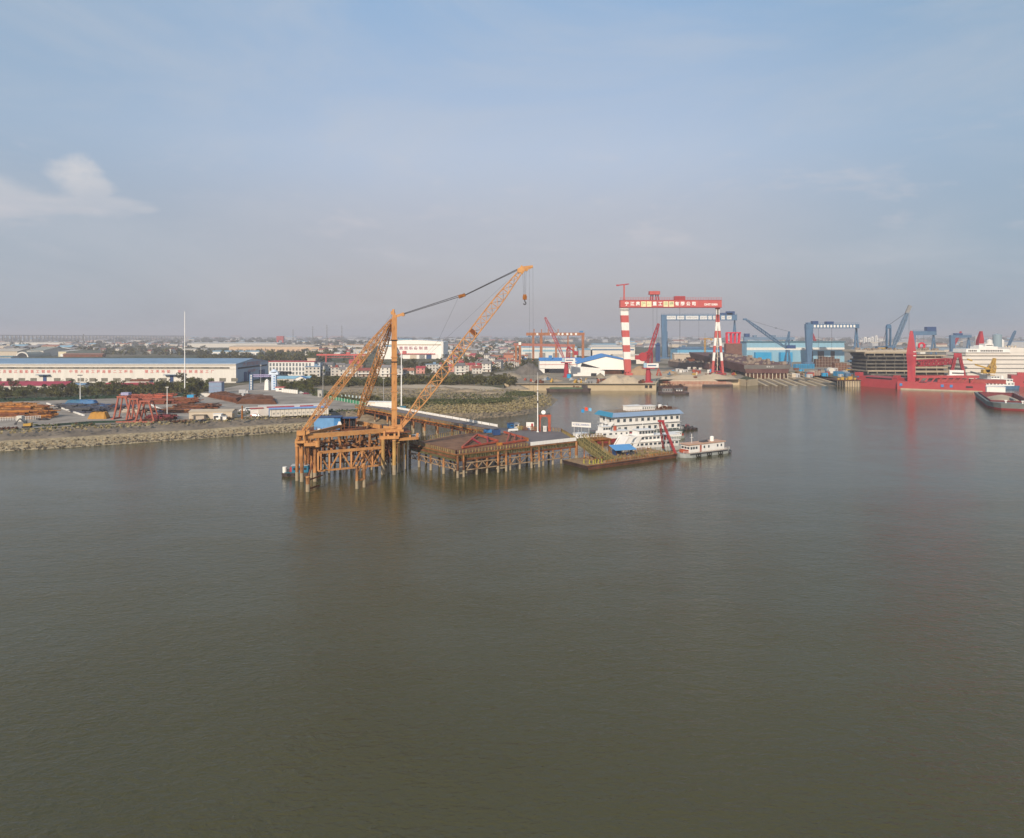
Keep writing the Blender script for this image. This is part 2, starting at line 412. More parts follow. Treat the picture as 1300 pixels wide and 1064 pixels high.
iL = next(i for i, p in enumerate(rc) if p.y > gp(430,522).y and p.x > gp(430,522).x-1)
bank('river_bank', 0, iL, [stone, conc_d], 8, .22, .42)
bank('peninsula_bank', iL, len(ra)-1, [bank_m, bank_m], 6, .3)
# loose stones on the left bank
sb = B()
for i in range(0, iL):
    if ra[i].x < -420: continue
    for k in range(34):
        t = R.random()**.9*.36; a = ra[i].lerp(ra[i+1], R.random()); c = rc[i]
        p = a.lerp(c, t)+Vector((0, 0, R.uniform(-.1, .35))); r = R.uniform(.3, .75)*(1.15-t*.5)
        sb.mi = 1 if t < .10 or R.random() < .20 else 0
        vs = [p+Vector((R.uniform(.6,1.2)*dx*r, R.uniform(.6,1.2)*dy*r, R.uniform(.5,1)*dz*r)) for dx, dy, dz in ((1,0,0),(0,1,0),(-1,0,0),(0,-1,0),(0,0,1),(0,0,-1))]
        sb.add(vs, [(0,1,4),(1,2,4),(2,3,4),(3,0,4),(1,0,5),(2,1,5),(3,2,5),(0,3,5)])
tag(sb.build('riprap_stones', [stone, stone_d]), 'tan rubble stones heaped along the waterline of the left bank', 'stones', kind='stuff')
# the quay wall and the right-hand shore
qb = B()
for i in range(len(right)-1):
    if i == 5: continue
    p, q = right[i], right[i+1]
    d = (q-p).normalized(); nrm = Vector((d.y, -d.x, 0))
    # face set .3 m out, from under the water to 4 cm above the land
    a0, a1 = p+nrm*.3, q+nrm*.3
    b0, b1 = p-nrm*1.2, q-nrm*1.2
    qb.add([(a0.x,a0.y,-2),(a1.x,a1.y,-2),(a1.x,a1.y,G+.3),(a0.x,a0.y,G+.3),(b0.x,b0.y,G+.3),(b1.x,b1.y,G+.3),(b0.x,b0.y,G-2),(b1.x,b1.y,G-2)], [(0,1,2,3),(3,2,5,4),(4,5,7,6)])
tag(qb.build('quay_wall', quay_m), kind='structure')
# slipway apron and its ramps
ab = B()
ab.add([(sl0.x-1, 672, -1.5), (sl1.x+1, 672, -1.5), (sl1.x+4, 800, G), (sl0.x+12, 800, G), (sl0.x-1,672,-3),(sl1.x+1,672,-3)], [(0,1,2,3),(0,4,5,1)])
tag(ab.build('slipway_apron', conc_d), kind='structure')
rb = B()
for k in range(9):
    u = (k+.5)/9; x0 = sl0.x+(sl1.x-sl0.x)*u; x1 = sl0.x+12+(sl1.x-sl0.x-8)*u
    rb.bar((x0, 674, -.9), (x1, 800, G+.5), 2.6, 1.4)
tag(rb.build('slipway_tracks', quay_m), kind='structure')

def patch(name, pts, m, dz=.03, z=G, kind='structure'):
    pp = [gp(a, b, z) for a, b in pts]
    bb = B(); tri = tessellate_polygon([[Vector((p.x, p.y, 0)) for p in pp]])
    f = []
    for a, b_, c in tri:
        s_ = (pp[b_].x-pp[a].x)*(pp[c].y-pp[a].y)-(pp[b_].y-pp[a].y)*(pp[c].x-pp[a].x)
        f.append((a, b_, c) if s_ > 0 else (b_, a, c))
    bb.add([(p.x, p.y, z+dz) for p in pp], f)
    return tag(bb.build(name, m), kind=kind)
patch('yard_pavement', [(-300,571),(0,546),(120,539.5),(240,534),(370,526),(430,521),(475,518.5),(500,517),(470,510),(420,502),(376,499),(357,491),(350,484),(322,487),(300,490),(262,497),(0,507),(-300,517)], asph, .06)
patch('dirt_field', [(430,512),(480,514.8),(550,515.5),(600,514.5),(640,512),(680,503),(684,500.5),(660,497),(640,493),(600,488),(560,482),(520,480),(440,481),(400,487),(395,492),(410,500)], dirt, .05)
patch('grass_verge', [(395,498),(410,503),(470,516),(490,514),(440,504),(415,496),(400,492)], grass, .1)
patch('grass_strip', [(505,514.5),(530,515.5),(570,515.3),(610,513.5),(640,511.5),(660,507),(655,504),(625,506),(600,508),(560,506),(530,507),(508,508)], grass, .1)
patch('grass_patch', [(640,503),(668,504),(680,501),(678,497),(655,496),(640,499)], grass, .12)
patch('sandy_track', [(500,492),(560,494),(600,497),(640,494),(625,491),(560,489),(500,488)], sand, .09)
patch('quay_apron', [(645,487.8),(832,487.8),(833,482),(937,482),(945,478),(930,470),(880,464),(800,464),(700,468),(640,472),(600,478)], gravel, .05)
patch('sand_yard', [(752,487.7),(831.5,487.7),(833,481.7),(936,481.7),(925,474),(870,471),(800,471),(760,480)], sand, .09)
patch('shipyard_ground', [(945,470),(1096,475),(1330,475),(1330,450),(1100,448),(860,448),(800,460),(880,463)], gravel, .06)
# ================================================================ derrick crane on its piled platform
def V(x, y, z): return Vector((x, y, z))
PZ = 16.4
Lc, Bc, Mc = V(wx(382,232), 232, PZ), V(wx(453,271), 271, PZ), V(wx(500.5,250), 250, PZ)
dx = (Mc-Lc); dx.z = 0; dx.normalize(); dn = V(-dx.y, dx.x, 0)      # along and away from the camera

pf = thing('crane_platform', 'orange steel platform on clustered piles in the river, carrying the orange derrick crane', 'platform', (0,0,0))
def pil(x, y, zt, r, name='pile', m=rusty_orange, foot=3.0, par=pf):
    b = B(); b.cyl((x,y,foot), (x,y,zt), r, 12); o = b.build(name, m, par, False)
    f = B(); f.cyl((x,y,-2), (x,y,foot), r*1.04, 12); f.build('silted_foot', pile_foot, o)
    b2 = B(); b2.cyl((x,y,zt-.05), (x,y,zt+.25), r*1.12, 12); b2.build('pile_collar', orange_l, o)
    return o
# left cluster
for px, wy, zt, r in ((377.2,610,14,.60),(383.2,611.5,14,.62),(399.8,611,13.6,.66),(405.3,604,13.8,.55),(391.5,600,15.2,.6),(396,606,13.2,.62),(381.5,601,14.2,.55),(388,604,13.6,.5),(403,598,13.4,.5)):
    p = gp(px, wy, 0); pil(p.x, p.y, zt, r)
p = gp(390.8, 624, 0); pil(p.x, p.y, 4.6, .62, 'fender_pile', rusty_orange, 2.4)
b = B(); b.bar((p.x, p.y, 4.4), (p.x-1, p.y+9, 7.5), .5); b.bar((p.x+.2, p.y, .8), (p.x+2.2, p.y+5, .8), .45); b.bar((p.x,p.y,3.6),(p.x+2.5,p.y+8,3.6),.4); b.build('fender_brace', rust, pf)
# right cluster
for px, wy, zt, r, m in ((486.3,602,12.4,.70,pile_yel),(500.6,602.5,12.2,.68,pile_yel),(506.3,599.5,12.6,.47,pile_yel),(511,597.5,13,.45,pile_yel),(515.5,595,13.4,.45,pile_yel),(493.3,599.5,12,.45,rusty_orange),(490,592,12,.42,rusty_orange),(497,590,12,.42,rusty_orange),(503,591,12,.4,rusty_orange),(509,589,12,.4,rusty_orange),(478,593,10,.6,rusty_orange)):
    p = gp(px, wy, 0); pil(p.x, p.y, zt, r, 'pile', m, 3.4)
# inner piles
for px, wy in ((418,601),(432,600),(446,598),(460,597),(472,596),(425,591),(440,589),(455,588),(470,586),(412,593),(398,594),(449,583),(462,582),(436,584)):
    p = gp(px, wy, 0); pil(p.x, p.y, 9.5 if R.random() < .5 else 13.5, .42, 'slender_pile', rusty_orange, 2.2)
# small mooring dolphin in front
for px, wy in ((453.2,620.5),(462.3,618.5)):
    p = gp(px, wy, 0); pil(p.x, p.y, 7.6, .5, 'fender_pile', rusty_orange, 2.6)
a_, c_ = gp(453.2,620.5,0), gp(462.3,618.5,0)
b = B(); b.bar((a_.x,a_.y,2.7),(c_.x,c_.y,2.7),.6)
for q in (a_, c_): b.bar((q.x,q.y,7.5),(q.x-.5,q.y+18,9.6),.45); b.bar((q.x,q.y,4.5),(q.x-.3,q.y+14,8.4),.3)
b.build('fender_brace', rusty_orange, pf)
# front truss
F0, F1 = V(wx(404,234),234,9.9), V(wx(486,246.5),246.5,9.6)
def truss(F0, F1, dz, n, name, m, w=.95, wd=.5, skip=()):
    b = B(); b.bar(F0, F1, w, w*1.15); lo0, lo1 = F0-V(0,0,dz), F1-V(0,0,dz); b.bar(lo0, lo1, w*.75, w*.75)
    for k in range(n+1):
        u, v_ = F0.lerp(F1, k/n), lo0.lerp(lo1, k/n); b.bar(u, v_, wd*1.2)
        if k < n:
            u2, v2 = F0.lerp(F1, (k+1)/n), lo0.lerp(lo1, (k+1)/n)
            if k not in skip: b.bar(u, v2, wd*.9) if k % 2 == 0 else b.bar(v_, u2, wd*.9)
    return b.build(name, m, pf)
truss(F0, F1, 6.3, 6, 'front_truss', orange, .8, .45)
truss(F0+dn*11+V(0,0,.3), F1+dn*9, 6.0, 6, 'rear_truss', rust, .55, .32)
truss(F0+dn*19+V(3,0,.6), F1+dn*17, 5.0, 5, 'rear_truss', rust, .5, .3)
truss(V(F0.x+1,F0.y,9.6), V(F0.x+1,F0.y,9.6)+dn*24, 5.6, 5, 'side_truss', rusty_orange, .7, .4)
truss(V(F1.x-1,F1.y,9.4), V(F1.x-1,F1.y,9.4)+dn*22, 5.6, 5, 'side_truss', rusty_orange, .7, .4)
# left tower: legs and cap block
b = B(); q0 = V(wx(383,232),232,0)
for ax, ay in ((-1.1,-.9),(1.1,-.9),(1.1,1.2),(-1.1,1.2)): b.bar((q0.x+ax*1.4,q0.y+ay*1.3,13.8),(q0.x+ax*.8,q0.y+ay*.8,PZ+.2),.55)
b.box((q0.x,q0.y,13.6),(4.2,3.0,.7),.2); b.box((q0.x+3.2,q0.y-.2,12.6),(4.2,2,1.1),.2); b.cyl((q0.x+5.4,q0.y,12.2),(q0.x+5.4,q0.y,14.2),.85,12); b.cyl((q0.x-1.6,q0.y+.5,12.2),(q0.x-1.6,q0.y+.5,14.4),.8,12)
b.build('tower_frame', orange, pf)
b = B(); b.box((q0.x-.2,q0.y-.2,PZ-.2),(2.7,2.2,1.6),.25); b.bar((q0.x+1,q0.y,PZ+.2),(q0.x+2.6,q0.y+.3,PZ+.9),.9); b.build('tower_cap', orange, pf)
# main girders: left-mast, back-mast, left-back
for s_, e_, w_ in ((Lc+dx*1.0, Mc+V(-1.0,0,-.2), 1.15), (Bc, Mc, 1.1), (Lc+dn*1.4, Bc, .9)):
    b = B(); b.bar(s_-V(0,0,.8), e_-V(0,0,.8), w_*.9, w_*1.35); b.build('girder', orange_l, pf)
b = B()                                           # lighter frame between the girders
for k in range(2, 9, 2):
    u, v_ = Lc.lerp(Mc, k/9), Lc.lerp(Bc, k/9) if k < 5 else Mc.lerp(Bc, (9-k)/4.5)
    b.bar(u-V(0,0,1.1), v_-V(0,0,1.1), .45)
for k in (0,1,3,5,6,7):
    u = Lc.lerp(Mc, (k+.5)/9); b.bar(u-V(0,0,1.4), (u.x+R.uniform(-.4,.4), u.y+R.uniform(0,3), 9.7), .55 if k % 3 else .8)
for k in range(6):
    u = Bc.lerp(Mc, (k+.3)/6); b.bar(u-V(0,0,1.2), (u.x, u.y, 9.0), .5)
for k in range(5):
    u = Lc.lerp(Bc, (k+.4)/5); b.bar(u-V(0,0,1.2), (u.x, u.y, 9.0), .55)
b.bar(V(Mc.x-16,Mc.y+1,9.6), Mc-V(2.4,0,1.2), .9); b.bar(V(Mc.x-10,Mc.y+6,9.6), V(Mc.x-1,Mc.y+6,14.6), .6)
b.build('support_frame', rusty_orange, pf)
# middle level: beams lying on the trusses
b = B()
for k in range(6):
    u = F0.lerp(F1, k/5); b.bar(u+V(0,0,.8), u+dn*22+V(0,0,1.0), .5)
for k in (2,): b.bar(F0+dn*(4+k*6)+V(0,0,1.3), F1+dn*(4+k*6)+V(0,0,1.3), .55, .7)
b.build('floor_beams', rusty_orange, pf)
# deck at crane level under the cabin and below the mast
b = B(); c0 = V(wx(420,262),262,0)
b.box((c0.x+1, c0.y, 14.0), (24,9,.35), .12); b.box((Mc.x-7,Mc.y+9,14.3),(20,12,.3),.35); b.box((Mc.x+1,Mc.y+.5,14.7),(9,7,.4),.3)
b.build('working_deck', rust, pf)
for k in range(9): b = B(); b.bar((c0.x-10+k*2.8, c0.y-4+k*.33, 14), (c0.x-10+k*2.8, c0.y-4+k*.33, 9.6), .4); b.build('deck_post', rusty_orange, pf)
for k in range(8): b = B(); b.bar((Mc.x-15+k*2.4, Mc.y+5+k*.8, 14.3), (Mc.x-15+k*2.4, Mc.y+5+k*.8, 9.4), .35); b.build('deck_post', rusty_orange, pf)
# portal on the right-hand piles
b = B(); r0 = gp(500.5,601.5,0)
b.box((r0.x-1.8, r0.y, 12.6), (6.8,1.3,1.1), .15)
for k in (-3.6,-2.2,.1,1.6): b.bar((r0.x+k,r0.y+.2,13.4),(r0.x+k,r0.y+.4,15.4),.7)
b.box((Mc.x+.2,Mc.y,PZ-1.6),(6.4,5.2,1.0),.15); b.box((r0.x+4.6,r0.y+3,11.8),(7.5,1.6,.9),.5); b.box((r0.x+1.2,r0.y+4,12.9),(6.4,1.2,.8),.4)
b.bar((r0.x+7.5,r0.y+5,12.2),(r0.x+7.8,r0.y+5.2,14),.9); b.bar((r0.x+5.2,r0.y+3.5,12.2),(r0.x+5.2,r0.y+3.5,13.8),.7)
b.build('pile_cap', orange, pf)
b = B()
for k in range(12): b.bar((r0.x-6+R.uniform(-1,5), r0.y+R.uniform(1,9), R.uniform(4,8)), (r0.x-4+R.uniform(-1,7), r0.y+R.uniform(1,9), R.uniform(9,12)), .4)
b.build('pile_bracing', rust, pf)
# rail along the deck edges
b = B()
for k in range(18):
    x = c0.x-11+k*1.3; b.bar((x, c0.y-4.3+k*.16, 14.3), (x, c0.y-4.3+k*.16, 15.4), .09)
b.bar((c0.x-11,c0.y-4.3,15.3),(c0.x+11,c0.y-1.5,15.3),.09); b.build('handrail', rust, pf)

# the crane itself
cr = thing('derrick_crane', 'tall orange derrick crane with lattice boom raised to the right, standing on the piled platform', 'crane', (Mc.x,Mc.y,PZ))
o_ = V(Mc.x, Mc.y, PZ)
MT = V(Mc.x, Mc.y, 57)-o_
b = B(); b.box((0,0,0),(1.9,1.85,40.2),.2)
for z in (6.5,13,19.6,25.5,32): b.box((0,0,z),(2.45,2.4,.28),.2)
for z in (2,10,16,23,29,36): b.box((.0,-1.08,z),(.25,.2,1.2),.2)
b.box((0,0,40.2),(1.5,1.5,1.6),.2,(.6,.6)); b.box((-.3,0,41.7),(.8,.9,1.5)); b.cyl((-.5,-.6,41.9),(-.5,.6,41.9),.75,12)
b.build('mast', orange, cr)
for z in (31.7, 23.8): b = B(); b.box((0,0,z),(2.5,2.45,.35),.2); b.build('mast_band', black, cr)
b = B(); b.box((0,0,-1.3),(3.6,3.6,1.4),.2,(.7,.7)); b.cyl((0,0,-.1),(0,0,.5),1.9,16); b.box((1.8,-.3,-.7),(2.6,1.9,1.7)); b.build('mast_foot', orange_l, cr)
b = B(); b.bar((.6,0,40.6),(3.6,0,41.6),.5,.9); b.cyl((3.2,-.5,41.3),(3.2,.5,41.3),.7,12); b.build('mast_head', orange_l, cr)
for T_, nm in ((Lc, 1), (Bc, 2)):
    b = B(); b.lattice(T_-o_+V(.4,0,.6), MT-V(1.0,0,1.2 if nm == 1 else 2.8), 2.2, 22, .16, .7, .6, .22); b.build('stay_leg', orange, cr)
BT = V(wx(663,250), 250, wz(342,250))-o_
bf = V(2.4,-.2,0)
boom = B(); boom.lattice(bf, BT, 3.3, 22, .19, 1.1, 1.3, .20); boom.bar(bf-V(.7,0,.5), bf+(BT-bf).normalized()*3.6, 1.2, 1.5)
bo = boom.build('boom', orange, cr)
dBT = (BT-bf).normalized()
b = B(); b.bar(BT-dBT*1.4+V(0,0,0), BT+dBT*1.0, 1.6, 2.2); b.bar(BT+V(-.2,0,.6), BT+V(3.9,0,1.1), .7, .8); b.bar(BT+V(.2,0,-.6), BT+V(3.9,0,.8), .4)
b.cyl(BT+V(-.9,-.9,-.4), BT+V(-.9,.9,-.4), .95, 14); b.cyl(BT+V(1.5,-.6,0), BT+V(1.5,.6,0), .7, 14); b.build('boom_head', orange_l, bo)
b = B(); b.bar(bf+dBT*43-V(.2,0,0), bf+dBT*44.5, 2.9, 2.6); b.build('boom_joint', rust, bo)
PB = V(wx(586.5,250), 250, wz(375.5,250))-o_
b = B(); hd = V(3.6,0,41.6)
for s_ in (-.5,.5):
    b.cyl(hd+V(0,s_,.1), PB+V(-.8,s_,.25), .085, 5); b.cyl(hd+V(0,s_,-.2), PB+V(-.8,s_,-.35), .085, 5)
    b.cyl(PB+V(.9,s_,.2), BT+V(-.9,s_,.5), .085, 5); b.cyl(PB+V(.9,s_,0), BT+V(-.9,s_,.1), .085, 5)
b.cyl(PB+V(-1.2,0,-.4), V(16,0,31.5), .04, 4); b.cyl(V(7.5,0,22.5), V(16,0,31.5), .04, 4)
b.cyl(V(11,0,25), BT-dBT*6+V(-1.8,0,.5), .04, 4)
b.build('luffing_cable', cable_m, cr)
b = B(); b.bar(PB-V(1.2,0,.5), PB+V(1.2,0,.4), 1.3, 1.1); b.cyl(PB+V(-.4,-.8,-.1), PB+V(-.4,.8,-.1), .6, 12); b.build('cable_block', rust_y, cr)
HB = V(wx(666.2,250), 250, wz(376,250))-o_
b = B()
for s_ in (-.55, -.1, .35): b.cyl((HB.x+s_*1.4, s_*.8, BT.z-.3), (HB.x+s_*.8, s_*.8, HB.z), .055, 4)
for x_ in (2.6, 3.9): b.cyl((BT.x+x_, 0, BT.z+.6), (BT.x+x_+.2, 0, 12-PZ+10), .04, 4)
b.build('hoist_cable', cable_m, cr)
b = B(); b.box((HB.x,0,HB.z-1.3),(1.5,.9,1.9),0,(.8,.8)); b.cyl((HB.x,-.55,HB.z-.4),(HB.x,.55,HB.z-.4),.8,14); hk = b.build('hook_block', rust_y, cr)
b = B(); pr = V(HB.x,0,HB.z-1.3)
for t0, t1 in ((-90,-90),): pass
pts = [V(HB.x,0,HB.z-1.3), V(HB.x,0,HB.z-2.0), V(HB.x+.45,0,HB.z-2.4), V(HB.x+.35,0,HB.z-2.95), V(HB.x-.15,0,HB.z-3.1), V(HB.x-.5,0,HB.z-2.7)]
for i in range(5): b.cyl(pts[i], pts[i+1], .22, 8)
b.build('hook', grey_dk, hk)
# crane cables from mast head down to the legs
b = B(); b.cyl((-.6,0,41.9), Lc-o_+V(2,0,1), .035, 4); b.cyl((-.6,0,41.9), Bc-o_+V(1,0,1), .035, 4); b.build('stay_cable', cable_m, cr)
# winch gear at the mast foot
wn = thing('cable_winch', 'rusty cable winch drum on the crane platform behind the mast foot', 'winch', (Mc.x-4.5,Mc.y+6,14.6), .4)
b = B(); b.cyl((-1.4,0,1.2),(1.4,0,1.2),.9,14); b.build('drum', cable_m, wn)
b = B(); b.box((-1.6,0,0),(.3,2,1.9)); b.box((1.6,0,0),(.3,2,1.9)); b.box((0,0,0),(3.6,2.2,.3)); b.build('frame', rust_y, wn)

# blue machine house
mh = thing('machine_house', 'bright blue steel machine house with open end, on the crane platform', 'cabin', (wx(419,262)+.5,261.5,14.35), .10)
b = B(); b.box((-2.2,0,0.4),(7.4,5.0,4.1)); b.box((-2.2,0,0),(7.4,4.6,.4)); b.build('wall', mat('machine_house_blue',(.12,.28,.50),.5,.18,.5), mh)
b = B(); b.box((2.7,0,.2),(2.4,5.1,4.0)); b.box((2.9,-1.6,0),(3.0,2.2,1.3)); b.build('end_panel', blue_hi, mh)
b = B(); b.box((-.9,0,4.5),(10.2,5.6,.2)); b.box((6.8,.6,4.0),(6.4,5.0,.16)); b.build('roof', blue_dk, mh)
b = B(); b.box((6.4,1.5,.2),(5.0,2.4,3.7)); b.build('dark_bay', black, mh)
for x_ in (5.2, 7.2, 9.6): b = B(); b.bar((x_,-1.6,0),(x_,-1.6,4.1),.25); b.build('post', rust, mh)
b = B(); b.box((3.6,-2.7,1.5),(1.6,1.0,1.5),.4,(.4,.6)); b.build('white_tarp', white, mh)
for x_ in (-4,-2.2,-1,1.4): b = B(); b.box((x_,-2.8,-.25),(1.0,.5,.7)); b.build('floor_sack', white_w, mh)

# ================================================================ trestle pier
pr_ = thing('trestle_pier', 'long rusty steel trestle pier with timber-coloured decks and a ramp road to the shore', 'pier', (0,0,0))
DZ = 8.2
A_, R1, R2, J1, J2, K_, B_ = (-19.7,241.2), (25.6,271.5), (21.5,296.5), (-6.5,311), (-9.5,297), (-22,290), (-39.8,265.8)
def band(poly, z0, z1, name, m, par=pr_):
    b = B(); b.prism(poly, z0, z1); return b.build(name, m, par)
band([A_, (7.5,259.4), (0,289), (-9.5,297), K_, B_], DZ-.3, DZ, 'brown_deck', deck_b)
band([(7.5,259.4), R1, R2, (-4,309.4), J1, (-9.2,298), (0,289)], DZ-.3, DZ+.012, 'grey_deck', deck_g)
def lerp2(a, b, t): return (a[0]+(b[0]-a[0])*t, a[1]+(b[1]-a[1])*t)
edge_m = mat('rusty_edge_beam', (.12,.05,.022), .85, .25, .4, col2=(.30,.14,.055), sharp=.2)
edges = [(B_, A_), (A_, R1), (R1, R2), (B_, K_)]
b = B()
for e0, e1 in edges: b.bar((*e0, DZ-.35), (*e1, DZ-.35), .5, .55)
b.build('edge_beam', edge_m, pr_)
b = B()                                             # cross girders under the deck
for k in range(28):
    t = k/27; p0, p1 = lerp2(A_, R1, t), lerp2(B_, (5,303), t)
    b.bar((*p0, DZ-1.5), (*p1, DZ-1.5), .35, .8)
for t in (0,.2,.4,.6,.8,1):
    p0, p1 = lerp2(A_, B_, t), lerp2(R1, R2, t); b.bar((*p0, DZ-2.3), (*p1, DZ-2.3), .5, .7)
b.build('under_girder', rust, pr_)
b = B()                                             # dense hangers along the two visible edges
for e0, e1 in edges[:3]:
    L_ = math.dist(e0, e1); n = int(L_/.75)
    for k in range(n+1):
        p = lerp2(e0, e1, k/n); b.bar((*p, DZ-.5), (*p, DZ-2.5), .30)
    b.bar((*e0, DZ-2.6), (*e1, DZ-2.6), .28)
b.build('edge_hanger', net, pr_)
fence_m = mat('olive_fence_post', (.12,.11,.04), .85, .3, .8, col2=(.36,.28,.11), sharp=.2)
def fence_net(e0, e1, name='guard_rail', h=1.25, z=DZ, par=pr_, step=1.3, gap=0):
    b = B(); L_ = math.dist(e0, e1); n = max(2, int(L_/step))
    for k in range(n+1):
        p = lerp2(e0, e1, k/n); b.bar((*p, z), (*p, z+h), .34, .16)
    b.mi = 1
    for q in (.35, .7, 1.0): b.bar((*e0, z+h*q), (*e1, z+h*q), .12)
    return b.build(name, [fence_m, rust], par)
fence_net(B_, A_); fence_net(A_, lerp2(A_, R1, .56)); fence_net(B_, K_, h=1.6); fence_net(K_, J2, h=1.3); fence_net(R2, lerp2(R2, J1, .62), h=1.5); fence_net(R1, R2, h=1.3)
# piles and low bracing
def ppile(x, y, zt=DZ-2.6, r=.42):
    b = B(); b.mi = 0; b.cyl((x,y,2.4),(x,y,zt),r,10); b.mi = 1; b.cyl((x,y,-2),(x,y,2.4),r*1.05,10); return b.build('pile', [rusty_orange, pile_foot], pr_)
fr = []
for t in (.07,.155,.235,.335,.42,.5,.62,.70,.785,.86,.94): p = lerp2(A_, R1, t); ppile(*p); fr.append(p)
for t in (.0, .045, .31, .375, .585, .65): p = lerp2(A_, R1, t); ppile(p[0]+.6,p[1]-1.0, DZ-.6, .42)
p = lerp2(A_, R1, 1.0); ppile(*p, DZ-.3, .6)
for t in (.25,.52,.78,1): p = lerp2(A_, B_, t); ppile(*p, DZ-2.6, .5)
for t in (.1,.3,.5,.7,.9):
    for u in (.3,.62,.92):
        p = lerp2(lerp2(A_, R1, t), lerp2(B_, (5,303), t), u); ppile(*p)
b = B()
def xbrace(p, q, z0, z1, w=.28):
    b.bar((*p,z0),(*q,z0),w); b.bar((*p,z1),(*q,z1),w*1.1); m_ = lerp2(p,q,.5); b.bar((*p,z0),(*m_,z1),w*.8); b.bar((*m_,z1),(*q,z0),w*.8)
for k in range(len(fr)-1): xbrace((fr[k][0]+.2,fr[k][1]-.5), (fr[k+1][0]+.2,fr[k+1][1]-.5), 2.2, 4.7, .34)
for k in range(8): xbrace(lerp2(A_, B_, k/8), lerp2(A_, B_, (k+1)/8), 2.6, 4.4)
b.build('low_bracing', mat('pale_rusty_steel', (.16,.08,.04), .85, .25, .5, col2=(.46,.33,.20), sharp=.2), pr_)
b = B()
for t in (.045,.34,.62):
    p = lerp2(A_, R1, t); b.bar((p[0]-1.4,p[1]-1.9,1.4),(p[0]+1.6,p[1]+.1,1.4),.5); b.bar((p[0]-1.4,p[1]-1.9,3.6),(p[0]+1.6,p[1]+.1,3.6),.35)
b.build('fender_frame', pile_foot, pr_)
# access road
far = [J1, (-26,334), (-46,361), (-64.8,387), (-84,408)]
near = [J2, (-30,321), (-43,337), (-55.7,350), (-70,369), (-90,399)]
far = [J1, (-26,336.5), (-45,361), (-60,381), (-72,396), (-84,407)]
near = [J2, (-25,316.5), (-40.5,336), (-54,353), (-74,380), (-92,401)]
for i in range(5):
    band([near[i], far[i], far[i+1], near[i+1]][::1], DZ-.3, DZ-.0, 'road_deck', deck_g)
b = B()
for i in range(5):
    b.bar((*near[i],DZ-.4),(*near[i+1],DZ-.4),.5,.6); b.bar((*far[i],DZ-.4),(*far[i+1],DZ-.4),.5,.6)
b.build('edge_beam', rust_y, pr_)
b = B()
for i in range(5):
    n = 7
    for k in range(n): p, q = lerp2(near[i],near[i+1],k/n), lerp2(far[i],far[i+1],k/n); b.bar((*p,DZ-1.2),(*q,DZ-1.2),.35,.9)
    for u in (.1,.5,.9): b.bar((*lerp2(near[i],far[i],u),DZ-2.0),(*lerp2(near[i+1],far[i+1],u),DZ-2.0),.4,.8)
b.build('under_girder', rust, pr_)
for i in range(5): fence_net(near[i], near[i+1], h=1.1, step=1.2)
for i in range(5):
    for k in range(2):
        for u in (.08,.5,.92):
            p = lerp2(lerp2(near[i],near[i+1],(k+.4)/2), lerp2(far[i],far[i+1],(k+.4)/2), u); ppile(*p, DZ-2.2, .5)
for i in range(5):
    b = B(); n = 5
    for k in range(n):
        p, q = lerp2(far[i],far[i+1],(k+.04)/n), lerp2(far[i],far[i+1],(k+.96)/n); b.bar((*p,DZ+.75),(*q,DZ+.75),.12,1.1); b.bar((*p,DZ),(*p,DZ+1.4),.14)
    b.build('white_barrier', white, pr_)
b = B(); n = 7
e0 = lerp2(A_, R1, .59)
for k in range(n):
    p, q = lerp2(e0,R1,(k+.03)/n), lerp2(e0,R1,(k+.97)/n); b.bar((p[0],p[1]-.3,DZ+.7),(q[0],q[1]-.3,DZ+.7),.14,1.35); b.bar((p[0],p[1]-.2,DZ),(p[0],p[1]-.2,DZ+1.4),.14)
b.build('white_barrier', white, pr_)

# red steel sections lying on the deck
def dk(px, py, z=DZ): p = gp(px, py, z); return V(p.x, p.y, 0)
def redtruss(p, q, w, n, h, name):
    b = B(); p, q = V(*p), V(*q); a = (q-p).normalized(); s_ = V(-a.y, a.x, 0)
    for i in (-1,1):
        b.bar(p+s_*i*w/2, q+s_*i*w/4, .55, .6); b.bar(p+s_*i*w/2+V(0,0,h), q+s_*i*w/4+V(0,0,h*.5), .5)
    for k in range(n+1):
        c = p.lerp(q, k/n); ww = w/2-(w/4)*k/n; hh = h-(h*.5)*k/n
        b.bar(c-s_*ww, c+s_*ww, .4); b.bar(c-s_*ww, c-s_*ww+V(0,0,hh), .4); b.bar(c+s_*ww+V(0,0,hh), c-s_*ww+V(0,0,hh), .35)
    return b.build(name, redor)
pA, pB, pC, pD, pE = dk(587,570), dk(606,555.5), dk(632,562.5), dk(670,560), dk(640,552)
t_ = thing('steel_a_frame', 'red steel A-frame lying flat on the brown pier deck, pointing left', 'steel frame', (pA.x,pA.y,DZ+.02))
b = B(); z_ = V(0,0,.6); o3 = V(pA.x,pA.y,0)
b.bar(pA-o3+z_, pB-o3+V(0,0,1.2), .7, .75); b.bar(pB-o3+V(0,0,1.2), pC-o3+V(0,0,.9), .7, .75); b.bar(pA-o3+V(0,0,.5), pC-o3+V(0,-.4,.6), .6, .6); b.build('leg', redor, t_)
b = B(); b.bar((pA-o3).lerp(pB-o3,.6)+V(0,0,1.4), (pA-o3).lerp(pC-o3,.5)+V(0,0,.9), .5); b.bar((pB-o3).lerp(pC-o3,.5)+V(0,0,1.5), (pA-o3).lerp(pC-o3,.7)+V(0,0,.9), .5); b.bar((pA-o3)+V(0,.5,.3), (pC-o3)+V(0,1.5,.3), .7); b.build('cross_bar', red_hv, t_)
t_ = thing('steel_a_frame', 'red steel A-frame lying on the pier deck, right one, beside the white barrier', 'steel frame', (pD.x,pD.y,DZ+.02))
b = B(); o3 = V(pD.x,pD.y,0); q1 = dk(634,565.5)
